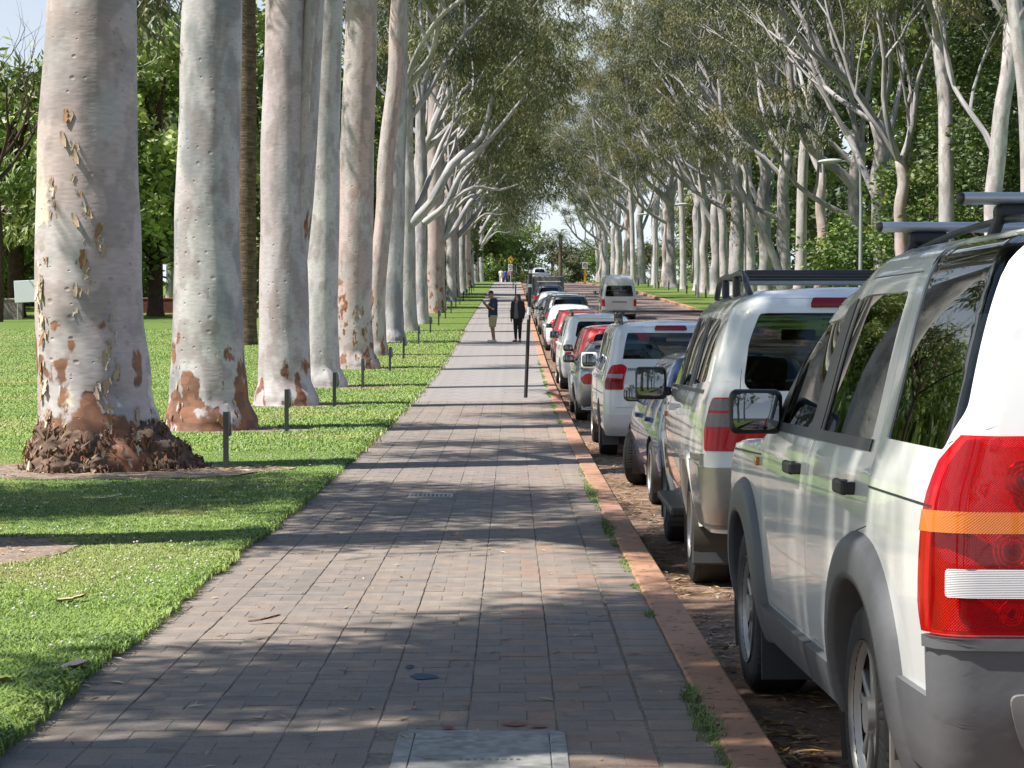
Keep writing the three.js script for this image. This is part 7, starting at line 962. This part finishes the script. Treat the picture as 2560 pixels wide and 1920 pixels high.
{
  // skins and cloths
  const tan = std(C(0.30, 0.15, 0.085), 0.6), fair = std(C(0.46, 0.26, 0.19), 0.6), navyCloth = std(C(0.016, 0.025, 0.06), 0.9), khaki = std(C(0.33, 0.28, 0.155), 0.9), darkHair = std(C(0.025, 0.014, 0.01), 0.6), brownHair = std(C(0.055, 0.024, 0.014), 0.5), blackCloth = std(C(0.012, 0.012, 0.014), 0.9), cream = std(C(0.6, 0.57, 0.5), 0.8), cardigan = std(C(0.022, 0.017, 0.017), 0.95);
  const printed = std(C(0.13, 0.135, 0.165), 0.85);
  const fing = (c, dir, bendV, side) => [0, 1, 2, 3].map((i) => { const o = (i - 1.5) * 0.017, l = [0.07, 0.08, 0.075, 0.058][i], b = [c[0] + side[0] * o + dir[0] * 0.035, c[1] + side[1] * o + dir[1] * 0.035, c[2] + side[2] * o + dir[2] * 0.035], m = b.map((x, k) => x + dir[k] * l * 0.5), e = m.map((x, k) => x + (dir[k] * 0.6 + bendV[k] * 0.7) * l * 0.5); return [b, m, e]; });
  const handAt = (c, dir, bendV, side) => ({ c, f: [...fing(c, dir, bendV, side), [c.map((x, k) => x + side[k] * 0.025), c.map((x, k) => x + side[k] * 0.045 + dir[k] * 0.03 + bendV[k] * 0.015), c.map((x, k) => x + side[k] * 0.042 + dir[k] * 0.058 + bendV[k] * 0.02)]] });
  // man facing left, head bowed over something held in both hands at his chest
  let J = { hip: [0, 0.93, 0], chest: [0, 1.33, -0.02], waist: 0.155, broad: 0.175, head: [0, 1.655, 0.075], look: [0.42, 0.08], legs: [[[0.09, 0.9, 0], [0.10, 0.5, 0.03], [0.10, 0.09, -0.02]], [[-0.09, 0.9, 0], [-0.10, 0.5, 0.0], [-0.10, 0.09, -0.05]]], arms: [[[0.2, 1.42, -0.02], [0.235, 1.14, 0.06], [0.075, 1.3, 0.25]], [[-0.2, 1.42, -0.02], [-0.235, 1.14, 0.06], [-0.075, 1.3, 0.25]]], feet: [[[0.10, 0.045, -0.05], [0.12, 0.035, 0.16]], [[-0.10, 0.045, -0.08], [-0.12, 0.035, 0.13]]], hands: [handAt([0.05, 1.325, 0.29], [-0.35, 0.6, 0.7], [-0.6, 0.3, -0.5], [0, 0.7, -0.6]), handAt([-0.05, 1.325, 0.29], [0.35, 0.6, 0.7], [0.6, 0.3, -0.5], [0, 0.7, -0.6])], eyes: true };
  const shirt = (p, F, lowY, slv, q) => { let d = F.torso(p, q); let a = 9; for (const s of J.arms) a = Math.min(a, cap(p, s[0], s[1].map((x, k) => lerp(s[0][k], x, slv)), 0.07 + q, 0.065 + q)); d = smin(d, a, 0.04); return Math.max(d, lowY - p[1], p[1] - (J.chest[1] + 0.185)); };
  const man = figure('person', 'man in navy T-shirt and khaki shorts looking down at his hands on the path', J, tan, [
    { name: 'shirt', f: (p, F) => { let d = shirt(p, F, 0.86, 0.62, 0.022); d = smin(d, Math.max(cap(p, [0, 0.9, 0], [0, 1.1, 0], 0.165, 0.16) , 0.86 - p[1]), 0.03); return d; }, mat: navyCloth },
    { name: 'shorts', f: (p, F) => Math.max(smin(F.legs(p, 0.042), F.torso(p, 0.03), 0.03), p[1] - 0.93, 0.53 - p[1]), mat: khaki },
    { name: 'hair', f: (p, F) => { const v = V(p[0] - J.head[0], p[1] - J.head[1], p[2] - J.head[2]).applyQuaternion(new THREE.Quaternion().setFromEuler(new THREE.Euler(J.look[0], J.look[1], 0, 'YXZ')).invert()); return Math.max(ell([v.x, v.y, v.z], [0, 0.038, -0.02], [0.082, 0.096, 0.098]), 0.02 - v.y - 0.35 * Math.max(0, -v.z), v.z - 0.055 - (v.y - 0.07) * 0.6); }, mat: darkHair, lo: [-0.2, 1.45, -0.2], hi: [0.2, 1.9, 0.3] },
    { name: 'shoe', f: (p) => Math.max(Math.min(...J.feet.slice(0, 1).map((a) => cap(p, a[0], a[1], 0.055, 0.045))), p[1] - 0.085), mat: cream, lo: [-0.3, -0.03, -0.3], hi: [0.3, 0.2, 0.35] },
    { name: 'shoe', f: (p) => Math.max(cap(p, J.feet[1][0], J.feet[1][1], 0.055, 0.045), p[1] - 0.085), mat: cream, lo: [-0.3, -0.03, -0.3], hi: [0.3, 0.2, 0.35] },
    { name: 'telephone', f: (p) => Math.max(Math.abs(p[0]) - 0.036, Math.abs(p[1] - 1.36) - 0.02, Math.abs(p[2] - 0.31) - 0.06), mat: M.black, lo: [-0.1, 1.25, 0.2], hi: [0.1, 1.45, 0.42] },
  ], 0.0125);
  mesh('chest_print', at(new THREE.CircleGeometry(0.04, 16), 0.09, 1.38, 0.146, 0, 0.3), std(C(0.3, 0.4, 0.45), 0.8), man);
  man.position.set(-0.66, G(75.5) + 0.004, -75.5); man.rotation.y = -Math.PI / 2 + 0.3; man.scale.setScalar(1.0);
  // woman facing the camera, long brown hair, dark cardigan over a printed top
  J = { hip: [0, 0.87, 0], chest: [0, 1.23, 0], waist: 0.125, broad: 0.15, head: [0, 1.525, 0.02], look: [0.03, -0.15], legs: [[[0.08, 0.85, 0], [0.085, 0.47, 0.02], [0.075, 0.08, -0.01]], [[-0.08, 0.85, 0], [-0.07, 0.47, 0.04], [-0.06, 0.08, 0.03]]], arms: [[[0.165, 1.32, 0], [0.215, 1.06, -0.03], [0.2, 0.83, 0.03]], [[-0.165, 1.32, 0], [-0.225, 1.06, -0.04], [-0.225, 0.83, 0.0]]], feet: [[[0.075, 0.04, -0.03], [0.10, 0.03, 0.15]], [[-0.06, 0.04, 0.01], [-0.09, 0.03, 0.19]]], hands: [handAt([0.2, 0.775, 0.045], [0, -1, 0.1], [0, -0.2, 0.6], [0.1, 0, 0.9]), handAt([-0.228, 0.775, 0.015], [0, -1, 0.1], [0, -0.2, 0.6], [-0.1, 0, 0.9])], eyes: true };
  const woman = figure('person', 'woman with long brown hair, dark cardigan and black leggings standing by the kerb', J, fair, [
    { name: 'top', f: (p, F) => Math.max(F.torso(p, 0.012), 0.80 - p[1], p[1] - 1.36), mat: printed },
    { name: 'cardigan', f: (p, F) => { const q = 0.032; let d = smin(F.torso(p, q - 0.004), F.limbs(p, q - 0.008), 0.03); d = Math.max(d, 0.78 - p[1], p[1] - 1.42); return Math.max(d, -Math.max(Math.abs(p[0] + 0.02) - (0.055 + 0.05 * clamp((1.3 - p[1]) * 1.6, 0, 1)), -p[2])); }, mat: cardigan },
    { name: 'leggings', f: (p, F) => Math.max(smin(F.legs(p, 0.008), F.torso(p, 0.006), 0.02), p[1] - 0.92, 0.1 - p[1]), mat: blackCloth },
    { name: 'hair', f: (p) => { const v = V(p[0] - J.head[0], p[1] - J.head[1], p[2] - J.head[2]); const w = v.clone().applyAxisAngle(V(0, 1, 0), 0.15); let d = ell([w.x, w.y, w.z], [0, 0.035, -0.02], [0.092, 0.1, 0.105]); d = smin(d, ell([w.x, w.y, w.z], [0.0, -0.12, -0.05], [0.115, 0.17, 0.065]), 0.05); d = smin(d, cap([w.x, w.y, w.z], [-0.085, 0, 0.02], [-0.1, -0.24, 0.07], 0.03, 0.032), 0.03); d = smin(d, cap([w.x, w.y, w.z], [0.085, 0, 0.02], [0.09, -0.16, 0.03], 0.026, 0.025), 0.03); return Math.max(d, -ell([w.x, w.y, w.z], [-0.004, -0.02, 0.1], [0.058, 0.088, 0.1])); }, mat: brownHair, lo: [-0.25, 1.1, -0.25], hi: [0.25, 1.75, 0.25] },
    { name: 'sandal', f: (p) => Math.max(Math.min(cap(p, J.feet[0][0], J.feet[0][1], 0.05, 0.042), 9), p[1] - 0.045), mat: std(C(0.35, 0.2, 0.16), 0.8), lo: [-0.3, -0.03, -0.2], hi: [0.3, 0.15, 0.35] },
    { name: 'sandal', f: (p) => Math.max(cap(p, J.feet[1][0], J.feet[1][1], 0.05, 0.042), p[1] - 0.045), mat: std(C(0.35, 0.2, 0.16), 0.8), lo: [-0.3, -0.03, -0.2], hi: [0.3, 0.15, 0.35] },
  ], 0.0125);
  woman.position.set(0.2, G(76) + 0.004, -76); woman.rotation.y = -0.35; woman.scale.setScalar(1.0);
  // a distant group walking over the crest
  const W = (x, Z, turn, cl, label, h = 1, mats) => {
    J = { hip: [0, 0.91, 0], chest: [0, 1.3, 0], waist: 0.14, broad: 0.165, head: [0, 1.63, 0.02], look: [0, 0], legs: [[[0.08, 0.9, 0], [0.09, 0.5, 0.08], [0.085, 0.08, 0.1]], [[-0.08, 0.9, 0], [-0.09, 0.5, 0.0], [-0.085, 0.09, -0.18]]], arms: [[[0.19, 1.4, 0], [0.24, 1.12, -0.06], [0.22, 0.88, -0.02]], [[-0.19, 1.4, 0], [-0.24, 1.12, 0.05], [-0.22, 0.9, 0.12]]], feet: [[[0.085, 0.04, 0.08], [0.1, 0.03, 0.26]], [[-0.085, 0.05, -0.2], [-0.1, 0.03, -0.02]]], hands: [handAt([0.22, 0.82, 0.0], [0, -1, 0.1], [0, -0.2, 0.6], [0, 0, 1]), handAt([-0.22, 0.84, 0.14], [0, -1, 0.1], [0, -0.2, 0.6], [0, 0, 1])] };
    const f = figure('person', label, J, fair, [{ name: 'shirt', f: (p, F) => Math.max(smin(F.torso(p, 0.025), Math.max(F.limbs(p, 0.02), cl.sleeve - p[1]), 0.03), 0.84 - p[1], p[1] - 1.47), mat: mats[0] }, { name: cl.low > 0.3 ? 'shorts' : 'trousers', f: (p, F) => Math.max(smin(F.legs(p, 0.025), F.torso(p, 0.015), 0.02), p[1] - 0.92, cl.low - p[1]), mat: mats[1] }, { name: 'hair', f: (p) => Math.max(ell(p, [0, 1.67, 0.0], [0.085, 0.1, 0.1]), p[2] - 0.06 - (p[1] - 1.68) * 0.5), mat: darkHair, lo: [-0.2, 1.4, -0.2], hi: [0.2, 1.85, 0.25] }], 0.025, 'people walking at the crest of the path');
    f.position.set(x, G(Z), -Z); f.rotation.y = turn; f.scale.setScalar(h); return f;
  };
  const white = std(C(0.72, 0.7, 0.68), 0.9), blue = std(C(0.035, 0.07, 0.3), 0.9), pink = std(C(0.36, 0.12, 0.16), 0.9), dk = std(C(0.03, 0.03, 0.04), 0.9);
  W(-1.35, 268, 3.1, { sleeve: 1.2, low: 0.1 }, 'distant walker all in white at the crest of the path', 1, [white, white]);
  W(-0.85, 269, 2.9, { sleeve: 1.2, low: 0.45 }, 'distant walker in bright blue beside the one in white', 0.97, [blue, blue]);
  W(-0.25, 267, 3.2, { sleeve: 0.95, low: 0.1 }, 'distant walker in dark red top, right of the one in blue', 1.03, [pink, dk]);
  W(-3.6, 292, 2.7, { sleeve: 1.2, low: 0.4 }, 'distant walker in a pale top standing out on the left lawn', 1, [white, dk]);
}
shadowed(scene);
renderer.render(scene, camera);
